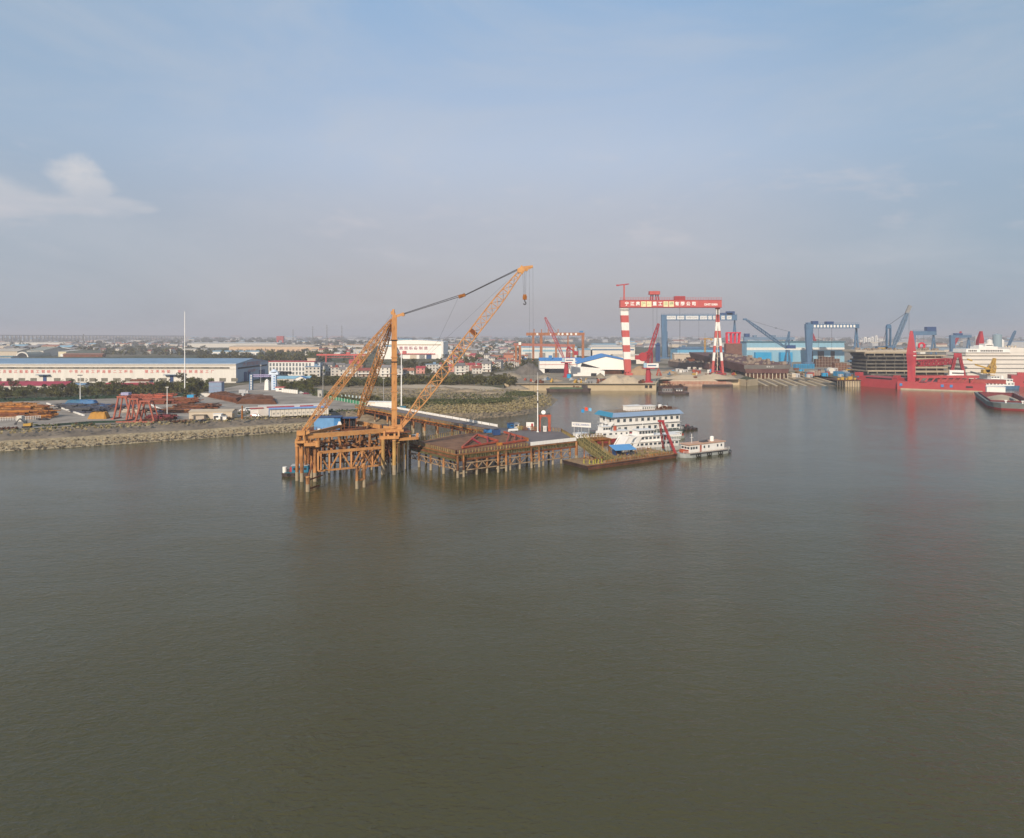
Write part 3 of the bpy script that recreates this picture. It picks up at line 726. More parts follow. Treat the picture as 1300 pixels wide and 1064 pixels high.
b.bar(pE-o3+V(0,0,1.2), pD-o3+V(0,0,.9), .7, .75); b.bar(q1-o3+V(0,0,.5), pD-o3+V(0,0,.6), .7, .7); b.build('leg', redor, t_)
b = B()
for u in (.25,.5,.75): b.bar((pE-o3).lerp(-V(0,0,0),u)+V(0,0,1.4), (q1-o3).lerp(V(0,0,0),u)+V(0,0,.8), .45)
b.build('cross_bar', redor, t_)
b = B(); b.box(tuple(q1-o3), (2.0,1.6,1.0), .3); b.build('hinge_block', rust_y, t_); b = B(); b.box((-.6,0,0),(1.5,1.5,1.3),.3); b.build('hinge_block', rust_y, t_)
for k, (px, py, m, d, l, c) in enumerate((
        (619,549.5,blue_hi,(3.2,2,1.3),'small blue steel box on the pier deck behind the red A-frames','steel box'),
        (630,552.5,blue_dk,(3.0,2.4,2.2),'dark blue generator box on the pier deck between the red A-frames','generator'),
        (622,554.5,grey_dk,(2.4,1.6,.9),'low dark grey crate on the pier deck beside the small blue box','crate'))):
    p = dk(px, py); t_ = thing('deck_box', l, c, (p.x,p.y,DZ+.02), .3)
    b = B(); b.box((0,0,.15), d); b.build('body', m, t_)
    b = B(); b.box((-d[0]*.3,0,0),(.3,d[1],.15)); b.box((d[0]*.3,0,0),(.3,d[1],.15)); b.box((0,0,d[2]+.15),(d[0]*.6,d[1]*.6,.12)); b.build('skid', black, t_)
# portal frame, pole, cabins at the back edge of the pier
pp = gp(691,547.5,DZ)
t_ = thing('hoist_portal', 'orange-red steel portal frame with a white dish on top, at the pier back edge', 'gantry frame', (pp.x,pp.y,DZ))
b = B(); b.box((-2.0,0,0),(.8,.9,6.4)); b.box((2.2,0,0),(1.1,1.0,6.4)); b.box((0,0,6.4),(6.0,1.1,.8)); b.bar((-2,0,5.0),(-.8,0,6.4),.3); b.bar((2.2,0,5.0),(1,0,6.4),.3); b.build('frame', redor, t_)
b = B(); b.cyl((-.4,-.3,8.3),(-.4,.1,8.1),.95,16); b.cyl((-.4,0,7.2),(-.4,0,8.2),.12,6); b.build('dish', white, t_)
b = B(); b.bar((.6,0,7.2),(2.4,0,7.9),.3); b.bar((1.2,0,7.2),(1.2,0,7.9),.25); b.bar((2.3,0,7.2),(2.3,0,8.0),.25); b.build('sheave', grey_dk, t_)
t_ = thing('control_cabinet', 'white control cabinet standing inside the orange-red portal frame', 'cabinet', (pp.x+.2,pp.y-.6,DZ)); b = B(); b.box((0,0,0),(1.4,1.0,2.2)); b.box((0,0,2.2),(1.6,1.2,.12)); b.build('cabinet', white_w, t_); b = B(); b.box((0,-.52,.4),(1.0,.06,1.5)); b.build('door', grey_lt, t_)
q = gp(682.6,548.5,DZ)
t_ = thing('signal_mast', 'slim white mast with a dark lamp, just left of the orange-red portal frame', 'mast', (q.x,q.y,DZ))
b = B(); b.cyl((0,0,0),(0,0,18),.26,10,.16); b.cyl((0,0,18),(0,0,26),.12,8,.05); b.box((0,0,0),(.9,.9,.3)); b.build('pole', pole_w, t_)
b = B(); b.box((0,-.1,12.6),(.6,.5,1.0)); b.box((0,0,17.6),(.8,.6,.4)); b.build('lamp', grey_dk, t_)
def bx_thing(name, label, cat, px, py, z, d, m, rz=0, group=None, roof=None, rm=None, door=None, win=0):
    p = gp(px, py, z); t = thing(name, label, cat, (p.x, p.y, z), rz, group)
    b = B(); b.box((0,0,0), d); b.build('wall', m, t)
    if rm: b = B(); b.box((0,0,d[2]), (d[0]+.5,d[1]+.5,.22)); b.build('roof', rm, t)
    if door: b = B(); b.box((door,-d[1]/2-.02,0),(1.0,.08,min(2.1,d[2]*.8))); b.build('door', grey_dk, t)
    for k in range(win):
        b = B(); b.box((-d[0]/2+d[0]*(k+.5)/win,-d[1]/2-.02,d[2]*.4),(min(1.4,d[0]/win*.5),.08,d[2]*.32)); b.build('window', glass, t)
    return t
bx_thing('site_cabin', 'blue site cabin at the back edge of the pier', 'cabin', 648.5,543.3,DZ,(2.6,2.4,2.0),blue_hi,.4,None,1,blue_dk,None,1)
bx_thing('site_cabin', 'white site cabin next to the blue one at the back edge of the pier', 'cabin', 654.5,543.0,DZ,(2.4,2.4,1.9),white_w,.4,None,1,grey_lt,None,1)
t_ = bx_thing('notice_board', 'white notice board with red and blue marks at the back edge of the pier', 'notice board', 673,545.3,DZ,(3.4,.5,3.2),white,-.1)
b = B(); b.box((.9,-.3,1.2),(.9,.06,1.5)); b.build('red_panel', red, t_); b = B(); b.box((-.7,-.3,.2),(1.4,.06,.4)); b.build('blue_panel', blue_hi, t_)
p = gp(651.5,548,DZ); t_ = thing('life_raft_canister', 'white life raft canister lying on the grey pier deck near the site cabins', 'canister', (p.x,p.y,DZ), .5)
b = B(); b.cyl((-2.2,0,.65),(2.2,0,.65),.6,14); b.build('canister', white_w, t_); b = B(); b.box((-1.2,0,0),(.3,1.2,.4)); b.box((1.2,0,0),(.3,1.2,.4)); b.build('cradle', grey_dk, t_)
for k, (px, lab) in enumerate(((660,'yellow-green gas bottle rack at the back edge of the pier, left of the notice board'),(667,'rusty tool rack at the back edge of the pier, touching the notice board'),(678.5,'low rusty tool rack between notice board and white mast on the pier'))):
    p = gp(px,546+k*.5,DZ); t_ = thing('tool_rack', lab, 'rack', (p.x,p.y,DZ), .3)
    b = B()
    for i in range(5): b.cyl((-1.2+i*.6,0,0),(-1.2+i*.6,0,1.5+R.random()*.7),.16,8)
    b.build('bottles', [yellow, rust, rust_y][k], t_); b = B(); b.bar((-1.5,-.2,1.0),(1.5,-.2,1.0),.1); b.bar((-1.5,-.2,.3),(1.5,-.2,.3),.1); b.build('rail', green if k == 0 else rust, t_)
bx_thing('cable_drum_box', 'white box hung at the left edge of the pier, next to the crane platform', 'box', 528,560,7.2,(2.2,1.6,2.4),white_w,.5,None,1,grey_lt,.3)

# person on the gangway
def person(label, loc, rz, top, bottom, pose=0, h=1.72):
    t = thing('person', label, 'person', loc, rz)
    k = h/1.72; vs = [(0,0,.92),(0,.01,1.15),(0,.0,1.40),(0,.01,1.50),(0,-.01,1.62),
        (.09,0,.88),(.10,-.02-.08*pose,.48),(.10,.02,.08),(.11,-.12,.04),(-.09,0,.88),(-.10,-.02+.06*pose,.48),(-.10,.02+.05*pose,.08),(-.11,-.10,.04),
        (.19,0,1.38),(.25,-.02,1.12),(.24,-.12,.90),(-.19,0,1.38),(-.25,-.02,1.12),(-.24,-.10,.88)]
    es = [(0,1),(1,2),(2,3),(3,4),(0,5),(5,6),(6,7),(7,8),(0,9),(9,10),(10,11),(11,12),(2,13),(13,14),(14,15),(2,16),(16,17),(17,18)]
    rr = [.15,.14,.15,.06,.10,.10,.075,.05,.045,.10,.075,.05,.045,.07,.05,.035,.07,.05,.035]
    me = bpy.data.meshes.new('body'); me.from_pydata([(a*k,b*k,c*k) for a,b,c in vs], es, [])
    o = bpy.data.objects.new('body', me); COL.objects.link(o)
    sk_ = o.modifiers.new('skin', 'SKIN')
    for i, r_ in enumerate(rr): me.skin_vertices[0].data[i].radius = (r_*k, r_*k) if me.skin_vertices else (r_, r_)
    return t, o
# ================================================================ vessels (local x runs along the hull, bow at -x unless said)
def hull(parent, L, Wd, z0, z1, m, bow=.16, stern=.05, flare=.92, name='hull', bowlift=0.0, mats=None, split=None):
    """hull outline with a pointed bow at -x"""
    def out(s, w, dz=0):
        h = L/2
        return [(-h*s, -w*.10), (-h*s+L*bow*.35, -w*.34), (-h*s+L*bow, -w/2), (h*s-L*stern, -w/2), (h*s, -w*.42), (h*s, w*.42), (h*s-L*stern, w/2), (-h*s+L*bow, w/2), (-h*s+L*bow*.35, w*.34), (-h*s, w*.10)]
    b = B(); b.prism(out(flare+.03, Wd*flare), z0, z1, out(1, Wd)); o = b.build(name, m, parent)
    return o
def cabin(parent, x0, x1, w, z0, h, m=white, name='deckhouse', wn=0, wz_=.5, wh=.28, wm=glass, roofm=None, over=.3, rake=0, y=0, wy=.45):
    b = B(); c = ((x0+x1)/2, y, z0)
    L_ = x1-x0
    b.add([(x0, y-w/2, z0), (x1, y-w/2, z0), (x1, y+w/2, z0), (x0, y+w/2, z0), (x0+rake, y-w/2, z0+h), (x1, y-w/2, z0+h), (x1, y+w/2, z0+h), (x0+rake, y+w/2, z0+h)], [(0,3,2,1),(4,5,6,7),(0,1,5,4),(1,2,6,5),(2,3,7,6),(3,0,4,7)])
    o = b.build(name, m, parent)
    if roofm: b = B(); b.box((c[0]+rake/2, y, z0+h), (L_-abs(rake)+over*2, w+over*2, .16)); b.build('roof', roofm, o)
    for k in range(wn):
        b = B(); b.box((x0+rake+(L_-rake)*(k+.5)/wn, y-w/2-.01, z0+h*wz_), ((L_/wn)*wy, .08, h*wh)); b.build('window', wm, o)
    return o
def rails(parent, pts, z, h=1.0, m=white, step=1.6, t=.07):
    b = B()
    for i in range(len(pts)-1):
        p, q = pts[i], pts[i+1]; n = max(1, int(math.dist(p, q)/step))
        for k in range(n+1): r_ = lerp2(p, q, k/n); b.bar((*r_, z), (*r_, z+h), t)
        b.bar((*p, z+h), (*q, z+h), t); b.bar((*p, z+h*.5), (*q, z+h*.5), t)
    return b.build('railing', m, parent)
def tyre(parent, x, y, z, r=.55):
    b = B(); n = 12; vs = []; fs = []
    for i in range(n):
        t = 2*math.pi*i/n
        for j in range(6):
            u = 2*math.pi*j/6; rr = r+.2*math.cos(u); vs.append((x+rr*math.cos(t), y+.16*math.sin(u), z+rr*math.sin(t)))
    for i in range(n):
        for j in range(6): fs.append((i*6+j, ((i+1) % n)*6+j, ((i+1) % n)*6+(j+1) % 6, i*6+(j+1) % 6))
    b.add(vs, fs); return b.build('tyre_fender', rubber, parent)

# ---- work barge
rzb = math.atan2(26.5, 40)
bg_ = thing('work_barge', 'flat dark rust-brown barge with a planked deck, moored at the pier right corner', 'barge', (27.8,253.6,0), rzb)
b = B(); b.add([(1.2,0,-1),(46.8,0,-1),(46.8,15,-1),(1.2,15,-1),(0,0,1.5),(48,0,1.5),(48,15,1.5),(0,15,1.5)], [(0,3,2,1),(4,5,6,7),(0,1,5,4),(1,2,6,5),(2,3,7,6),(3,0,4,7)]); b.build('hull', hull_dk, bg_)
b = B(); b.box((24,-.08,.45),(46.8,.16,.3)); b.box((24,-.10,1.3),(48,.2,.3)); b.box((24,-.06,-.4),(46.4,.12,.55)); b.build('rubbing_strake', rust, bg_)
b = B(); b.box((24,7.5,1.5),(47,14.2,.12)); b.build('plank_deck', wood, bg_)
b = B()
for k in range(26): x = 10+k*1.45; b.bar((x,.7,1.6),(x,.7,2.6+R.random()*.15),.16)
for k in range(24): x = 12+k*1.45; b.bar((x,14.4,1.6),(x,14.4,2.7),.16)
for z in (2.1,2.55): b.bar((10,.7,z),(46.5,.7,z),.09); b.bar((12,14.4,z),(46.5,14.4,z),.09)
b.build('railing', rust_y, bg_)
b = B()
for k in range(170): x, y = R.uniform(8,46.5), R.uniform(1.2,14); b.box((x,y,1.62),(R.uniform(.5,2.6),R.uniform(.3,.8),R.uniform(.15,.6)),R.uniform(0,3))
b.build('loose_timber', wood, bg_)
b = B()
for k in range(20): x, y = R.uniform(14,40), R.uniform(2,6); b.box((x,y,1.62),(.9,.25,.9),R.uniform(0,.4))
for k in range(70): x, y = R.uniform(11,46.5), R.uniform(1,14); b.bar((x,y,1.6),(x+R.uniform(-.2,.2),y,R.uniform(2.3,3.3)),R.uniform(.12,.28))
b.build('deck_stakes', fence_m, bg_)
def on(par_loc, rz, x, y, z): 
    c, s = math.cos(rz), math.sin(rz); return (par_loc[0]+x*c-y*s, par_loc[1]+x*s+y*c, z)
bl_ = (27.8,253.6)
# bollards / bottles near the gangway foot
for k, (x, y) in enumerate(((6,2.2),(7.5,3.8),(3.5,2.6),(5,4.4),(9.2,2.2),(6.6,1.2),(4.3,1.4),(8.4,1.3),(10.4,3.4),(2.4,4.6))):
    t = thing('mooring_bollard', 'yellow-green bollard clustered with others on the near left corner of the brown barge', 'bollard', on(bl_, rzb, x, y, 1.62), 0, 'bollards on the barge corner')
    b = B(); b.cyl((0,0,0),(0,0,1.7),.22,10); b.box((0,0,0),(.8,.8,.12)); b.build('post', mat('olive_yellow_paint',(.34,.30,.05),.6,.2,1), t); b = B(); b.cyl((0,0,1.7),(0,0,1.95),.34,10); b.build('cap', rust, t)
# canopy hut
t = thing('canopy_hut', 'open work hut under a bright blue sheet roof on the barge', 'hut', on(bl_, rzb, 26.5, 9.5, 1.62), rzb-.25)
b = B(); b.add([(-5,-3.4,2.7),(4.6,-3.4,2.7),(5,3,3.9),(-4.6,3,3.9),(-5,-3.4,2.58),(4.6,-3.4,2.58),(5,3,3.78),(-4.6,3,3.78)], [(0,1,2,3),(7,6,5,4),(0,4,5,1),(1,5,6,2),(2,6,7,3),(3,7,4,0)]); b.build('roof', mat('canopy_blue',(.10,.29,.55),.5,.1,.4), t)
for x in (-4.3,0,4.2):
    b = B(); b.bar((x,-2.9,0),(x,-2.9,2.6),.16); b.build('post', rust, t); b = B(); b.bar((x,2.6,0),(x,2.6,3.7),.16); b.build('post', rust, t)
b = B(); b.box((-1.8,1.4,0),(3.2,2.2,2.2)); b.box((1.6,-.6,0),(1.4,1,1.0)); b.build('workbench', blue_dk, t)
b = B()
for k in range(8): b.box((R.uniform(2.5,5.5),R.uniform(-2,2),0),(R.uniform(.4,1),.6,R.uniform(.6,2)),R.random())
b.build('machinery', grey_dk, t)
# red A-frame crane on the barge
f1, f2 = gp(842,569,1.62), gp(858,576.5,1.62); ya_ = 283.0; ap = V(wx(837.5,ya_), ya_, wz(534.5,ya_))
t = thing('barge_a_frame', 'tall bright red A-frame derrick standing on the right end of the barge', 'derrick', tuple(f1))
b = B(); b.lattice((0,0,0), ap-f1, .62, 13, .11, .5, .5); b.build('front_leg', red, t)
b = B(); b.lattice(f2-f1, ap-f1+V(1.2,.3,-.2), .62, 15, .11, .5, .5); b.build('rear_leg', red, t)
b = B(); b.bar(ap-f1+V(-.7,0,0), ap-f1+V(1.9,.4,-.1), .8); b.build('head_beam', red, t)
b = B(); b.box((0,0,0),(1.1,1.1,.4)); b.build('foot_plate', rust, t); b = B(); b.box(tuple(f2-f1),(1.1,1.1,.4)); b.build('foot_plate', rust, t)
b = B(); b.cyl(ap-f1, (f2-f1)*.4+V(0,0,.6), .05, 4); b.cyl(ap-f1, V(ap.x-f1.x,.5,5), .05, 4); b.build('cable', cable_m, t)
# green-netted gangway
g0, g1 = V(27.2,276.5,8.3), V(37.4,263.4,1.8)
t = thing('gangway', 'wide gangway covered in green-brown netting sloping from the pier corner down to the barge', 'gangway', (g1.x,g1.y,g1.z))
o_ = g1; dg_ = (g0-g1); s_ = V(-dg_.y, dg_.x, 0).normalized()*3.3
b = B()
b.add([s_, -s_, dg_-s_, dg_+s_, s_-V(0,0,.3), -s_-V(0,0,.3), dg_-s_-V(0,0,.3), dg_+s_-V(0,0,.3)], [(0,1,2,3),(7,6,5,4),(0,4,5,1),(1,5,6,2),(2,6,7,3),(3,7,4,0)]); b.build('stair_flight', net, t)
b = B()
for k in range(27):
    c = dg_*(k/26)
    for j in (-1,1): b.bar(c+s_*j, c+s_*j+V(0,0,1.25), .17)
    b.bar(c+s_+V(0,0,.08), c-s_+V(0,0,.08), .12)
for j in (-1,1):
    for z in (.6,1.2): b.bar(s_*j+V(0,0,z), dg_+s_*j+V(0,0,z), .14)
for k in range(13): c = dg_*(k/13); b.bar(c+s_*-.4, c+s_*-.4+V(0,0,1.3), .2); b.bar(c+s_*.35, c+s_*.35+V(0,0,1.2), .2)
for j in (-.4,.35): b.bar(s_*j+V(0,0,1.2), dg_+s_*j+V(0,0,1.2), .2)
b.build('guard_rail', fence_m, t)
b = B()
for j in (-1,-.1,1): b.bar(s_*j-V(0,0,.45), dg_+s_*j-V(0,0,.45), .35, .5)
b.build('stringer', mat('olive_steel',(.13,.11,.05),.8,.3,.5), t)
b = B(); b.bar(dg_*.62+s_, dg_*.62+s_-V(0,0,5), .35); b.bar(dg_*.62-s_, dg_*.62-s_-V(0,0,5), .35); b.build('support_leg', rust_y, t)
# landing posts beyond the gangway
t = thing('landing_dolphin', 'rusty orange landing posts beside the gangway, before the red-hulled tug', 'dolphin', (34,281,0))
for k, (x, y) in enumerate(((0,0),(3.4,1.6),(6.5,3),(1.5,7))):
    b = B(); b.cyl((x,y,-1.5),(x,y,7.2-k*.3),.5,10); b.build('post', rusty_orange, t)
b = B(); b.bar((0,0,6.8),(6.5,3,6.4),.7); b.bar((1.5,7,6.5),(0,0,6.6),.5); b.box((1.6,3.5,6.9),(10,7,.3),.45); b.build('cap_beam', rust_y, t)
fence_net((-2,1),(5,5),'guard_rail',1.2,7.2,t); fence_net((-4,7),(4,10),'guard_rail',1.2,7.2,t)

# ---- houseboat
rzh = math.atan2(16.4, 36.6)
hb_ = thing('accommodation_barge', 'three-storey white accommodation vessel with a blue roof, moored behind the barge', 'ship', (50.4,338.6,0), rzh)
b = B(); b.prism([(-7,1.5),(-4,-1.4),(41,-1.4),(44,1),(44,13.5),(41,15.4),(-4,15.4),(-7,12.5)], -1.5, 1.3); b.build('hull', mat('grey_green_hull',(.10,.13,.115),.6,.25,.3), hb_)
b = B(); b.box((18.5,7,1.3),(49,16.4,.14)); b.build('main_deck', deck_g, hb_)
hts = [1.45, 5.55]
for i, z in enumerate(hts):
    x1 = 40.3; x0 = [.4, .6][i]
    wl = B(); wl.box(((x0+x1)/2,7,z),(x1-x0,14.4-i*.2,3.9)); w_ = wl.build('storey_wall', white_w, hb_)
    for k in range(11):
        if (i, k) in ((0,2),(0,7)): continue
        x = 2.4+k*3.6+[.9,.3][i]
        if x > x1-1: continue
        b = B(); b.box((x,-.22+i*.1,z+1.25),(1.55,.12,1.6)); wi = b.build('window', glass if (k*7+i*3) % 4 else grey_mid, w_)
    for k in range(2):
        b = B(); b.box((x0-.03,4+k*6,z+1.2),(.1,1.4,1.5)); b.build('window', glass, w_)
    b = B(); b.box((20.0,6.8,z+3.9),(41.2,15.6,.2)); b.build('deck_edge', grey_lt, hb_)
b = B()
for z in (1.5,):
    for k in range(16): b.bar((-1+k*2.75,-1.2,z),(-1+k*2.75,-1.2,z+1.0),.1)
b.bar((-1,-1.2,2.5),(40,-1.2,2.5),.1); b.build('side_rail', white, hb_)
b = B(); b.box((20,-.24,1.5),(39,.1,.7)); b.build('dark_skirting', mat('grey_green_hull',(.10,.13,.115)), hb_)
b = B(); b.add([(-1.8,-1.6,9.55),(41.8,-1.6,9.55),(41.8,15.6,9.55),(-1.8,15.6,9.55),(-.2,.2,11.5),(40.4,.2,11.5),(40.4,13.8,11.5),(-.2,13.8,11.5)], [(0,1,5,4),(1,2,6,5),(2,3,7,6),(4,5,6,7),(0,3,2,1)]); b.build('roof', mat('barge_roof_blue',(.20,.28,.40),.5,.1,.3), hb_)
b = B(); b.add([(-1.85,-1.66,9.5),(-1.85,15.66,9.5),(-.25,13.8,11.56),(-.25,.14,11.56)], [(0,3,2,1)]); b.add([(-1.9,-1.7,9.5),(-1.9,15.7,9.5),(-.3,13.84,11.6),(-.3,.1,11.6)], [(0,1,2,3)]); b.build('roof_end', mat('roof_end_blue',(.04,.21,.34),.5,.1,.3), hb_)
b = B(); b.box((20,7,11.5),(38,12,.25)); b.build('top_deck', mat('tan_top_deck',(.24,.19,.14),.9,.2,.3), hb_)
cabin(hb_, 10.5, 19, 5, 11.75, 2.4, white, 'wheelhouse', 0, y=5, roofm=white)
cabin(hb_, 19, 27, 4, 11.75, 2.0, white_w, 'wheelhouse', 6, .35, .4, y=5, roofm=white)
b = B(); b.cyl((31.5,5,11.7),(31.5,5,13.6),.9,12); b.cyl((31.5,5,13.6),(31.5,5,14.1),1.2,12,.7); b.build('vent', white, hb_)
b = B()
for k in range(14): b.box((R.uniform(29,39.5),R.uniform(3,11),11.75),(R.uniform(.5,1.6),R.uniform(.5,1.6),R.uniform(.5,1.4)),R.random())
for k in range(6): x = R.uniform(30,39); b.bar((x,6,11.7),(x,6,R.uniform(13.5,15)),.12)
b.build('roof_equipment', rust_d, hb_)
b = B(); b.box((37,8,11.75),(2.2,2,1.3)); b.build('water_tank', white, hb_)
rails(hb_, [(1,.6),(39.5,.6),(39.5,13.4)], 11.6, 1.0, rust, 1.5, .07)
for k in range(9): tyre(hb_, -3+k*5.2, -1.6, .4)
# steps / wing at the left end
b = B(); b.add([(-6,0,1.4),(-6,3,1.4),(.2,0,6.9),(.2,3,6.9),(-5.6,0,1.2),(-5.6,3,1.2),(.6,0,6.7),(.6,3,6.7)], [(0,2,3,1),(4,5,7,6),(0,4,6,2),(1,3,7,5)]); b.build('stair', white, hb_)
rails(hb_, [(-6,-.6),(-1.6,-1.2)], 1.4); rails(hb_, [(41,-1),(43.6,1),(43.6,13)], 1.4)
# stern pontoon
t = thing('dark_pontoon', 'small dark pontoon with gear on it, at the right end of the white accommodation vessel', 'pontoon', on((50.4,338.6), rzh, 48.8, 5, 0), rzh)
hull(t, 10, 6, -1, 1.0, hull_dk, .2)
b = B()
for k in range(9): b.box((R.uniform(-4,4),R.uniform(-2,2),1.0),(R.uniform(.5,1.6),.8,R.uniform(.4,1.6)),R.random())
b.build('deck_gear', grey_dk, t); b = B(); b.box((.5,0,1.6),(1.6,1.2,1.0)); b.build('tarp', red, t)
for k in range(4): tyre(t, -4+k*2.7, -3.1, .5)

# ---- white tug with red hull, left of the houseboat
t = thing('tugboat', 'white tugboat with a dark red hull, moored between the pier corner and the accommodation vessel', 'tugboat', (45.5,322,0), rzh*.9)
hull(t, 27, 7.4, -1, 1.9, hull_red, .22, .05, .9); b = B(); b.prism([(-13,-1),(-8.5,-3.5),(13,-3.5),(13.3,3.5),(-8.5,3.5),(-13,1)],1.9,2.6); b.build('bulwark', white_w, t)
cabin(t, -5.5, 1.2, 5.6, 2.4, 2.6, white, 'deckhouse', 2, .45, .3, rake=.3); cabin(t, -4.6, -.2, 4.6, 5.0, 2.3, white, 'wheelhouse', 3, .4, .42, roofm=white, rake=.4, wy=.7)
cabin(t, 1.2, 9.8, 5.0, 2.4, 2.5, white, 'deckhouse', 3, .45, .3, roofm=white_w, wy=.3)
b = B(); b.box((-9.3,0,2.6),(5.5,3.6,1.0)); b.build('foredeck_house', white_w, t)
b = B(); b.cyl((-1.5,0,7.3),(-1.5,0,11.5),.12,8); b.bar((-2.6,0,9.6),(-.4,0,9.6),.12); b.box((-1.5,0,8.4),(.9,.9,.8)); b.cyl((-3.2,.3,7.4),(-3.2,.3,8.6),.35,10); b.build('mast', white, t)
b = B(); b.cyl((3.5,0,5),(3.5,0,7.2),.8,12); b.build('funnel', redor, t)
b = B(); b.box((11,0,2.6),(2.6,3,1.2)); b.build('winch', red, t)
rails(t, [(-12,-1.4),(-8.5,-3.3),(12.6,-3.3)], 2.6, .9)
for k in range(6): tyre(t, -9+k*3.8, -3.7, 1.3)
t = thing('launch', 'small white launch with a pointed bow, half hidden behind the pier under the name board', 'boat', (30.5,322,0), rzh+.2)
hull(t, 15, 4.6, -.8, 1.6, white_w, .3); cabin(t, -1, 5.5, 3.4, 1.6, 2.2, white, 'cabin', 4, .4, .35, roofm=white, rake=.5); b = B(); b.cyl((1,0,3.9),(1,0,6.5),.07,6); b.build('mast', white, t)
# name board on posts
t = thing('name_board', 'long white board with blue writing, on posts at the pier right corner', 'sign', (wx(738,318),318,0), -.42)
b = B(); b.box((0,0,7.4),(9.3,.25,2.1)); b.build('board', white, t)
b = B()
for x, z, sx_, sz_ in ((0,9.48,9.5,.12),(0,7.3,9.5,.12)): b.box((x,-.02,z),(sx_,.34,sz_))
b.build('frame', grey_lt, t)
text('lettering', '长江航道工程船舶码头', 1.05, letter_b, t, (-4.25,-.18,8.42), ext=.02, sx=.80)
for x in (-3.6,0,3.6): b = B(); b.cyl((x,.3,1),(x,.3,7.6),.16,8); b.build('post', grey_lt, t)
# coloured balloons over the pier corner
for px_, py_, m, c in ((737.9,521.7,mat('balloon_blue',(.02,.25,.55),.4,.05,1),'blue'),(742.4,519.2,mat('balloon_red',(.75,.07,.03),.4,.05,1),'red'),(747.2,520,mat('balloon_pale_blue',(.16,.40,.62),.4,.05,1),'pale blue')):
    y_ = 318; x_, z_ = wx(px_, y_), wz(py_, y_)
    t = thing('signal_flag', '%s flag on a thin staff above the white name board%s' % (c, {'blue':', left of the red one','red':', between the two blue ones','pale blue':', right of red'}[c]), 'flag', (x_,y_,0))
    b = B(); P = []
    for i in range(9):
        u = i/8; P.append([(u*1.35, .16*math.sin(u*5), z_-.7+1.45*v_-.12*u*u) for v_ in (0,.33,.66,1)])
    b.grid(P); n0 = len(b.v); vs0 = list(b.v); b.add([(x,y+.05,z) for x, y, z in vs0], [f[::-1] for f in b.f[:]]); b.build('flag', m, t)
    b = B(); b.cyl((0,0,1),(0,0,z_+.9),.045,6); b.build('staff', grey_mid, t)

# ---- white work ship behind the barge
rzw = .40
t = thing('work_ship', 'white work ship with raked front frames, lying right behind the blue canopy hut', 'ship', (59.5,297.5,0), rzw)
hull(t, 33, 8, -1, 1.8, mat('pale_grey_hull',(.38,.38,.36),.6,.2,.4), .15)
cabin(t, -12, 13.5, 6.6, 1.8, 2.5, white_w, 'deckhouse', 11, .4, .4, glass, white, .5, .8, wy=.62); cabin(t, -8.5, 6, 5.8, 4.4, 2.4, white, 'upper_deckhouse', 7, .4, .4, glass, white, .5, .6, wy=.6); cabin(t, -7.0, 1, 4.8, 6.95, 2.2, white, 'wheelhouse', 5, .35, .5, glass, white, .6, .5, wy=.7)
b = B()
for y in (-3.4,3.4):
    for k in range(3): b.bar((-16+k*2.6,y,1.9),(-12.4+k*2.4,y,6.9),.42)
    b.bar((-16,y,2.2),(-7,y,2.2),.4); b.bar((-12.6,y,6.9),(-4,y,6.9),.5)
b.add([(-15.4,-3.3,1.9),(-15.4,3.3,1.9),(-12.0,3.3,6.8),(-12.0,-3.3,6.8),(-15.1,-3.3,1.9),(-15.1,3.3,1.9),(-11.7,3.3,6.8),(-11.7,-3.3,6.8)], [(0,3,2,1),(4,5,6,7),(0,4,7,3),(1,2,6,5)])
for k in range(2): b.add([(-15.2+k*4,-3.6,1.9),(-13+k*4,-3.6,1.9),(-9.6+k*4,-3.6,6.8),(-11.8+k*4,-3.6,6.8),(-15.2+k*4,-3.4,1.9),(-13+k*4,-3.4,1.9),(-9.6+k*4,-3.4,6.8),(-11.8+k*4,-3.4,6.8)], [(0,1,2,3),(7,6,5,4),(0,3,7,4),(1,5,6,2)])
b.build('raked_frame', white, t)
b = B(); b.box((8.0,-1,4.45),(2.4,2.4,2.2),0,(.6,.8)); b.build('red_cover', red, t)
b = B(); b.cyl((-3,0,9.3),(-3,0,13),.12,8); b.bar((-4.2,0,11),(-1.8,0,11),.12); b.cyl((5,1,7),(5,1,10),.1,6); b.build('mast', white, t)
b = B()
for k in range(9): b.bar((7+k*.9,-3.2,4.4),(7+k*.9,-3.2,6.6),.1)
b.box((10.6,0,6.6),(8,6.6,.16)); b.build('awning', white_w, t)
rails(t, [(-16,-3.6),(13,-3.8),(16,-3)], 1.9, 1.0, white)
t = thing('rowing_boat', 'small open grey boat moored against the front of the white accommodation vessel', 'boat', (76,330.5,0), .42)
hull(t, 17, 3.6, -.5, 1.2, mat('boat_grey',(.25,.27,.24),.6,.2,.5), .3); cabin(t, 1, 6.5, 2.6, 1.2, 1.9, white_w, 'cabin', 4, .4, .35, roofm=white)
b = B(); b.prism([(-7.2,-.4),(-4,-1.4),(.5,-1.4),(.5,1.4),(-4,1.4),(-7.2,.4)],1.2,1.26); b.build('inner_deck', walltan, t)
b = B(); b.box((7.6,0,1.2),(1.0,1.6,1.0)); b.build('orange_box', redor, t)
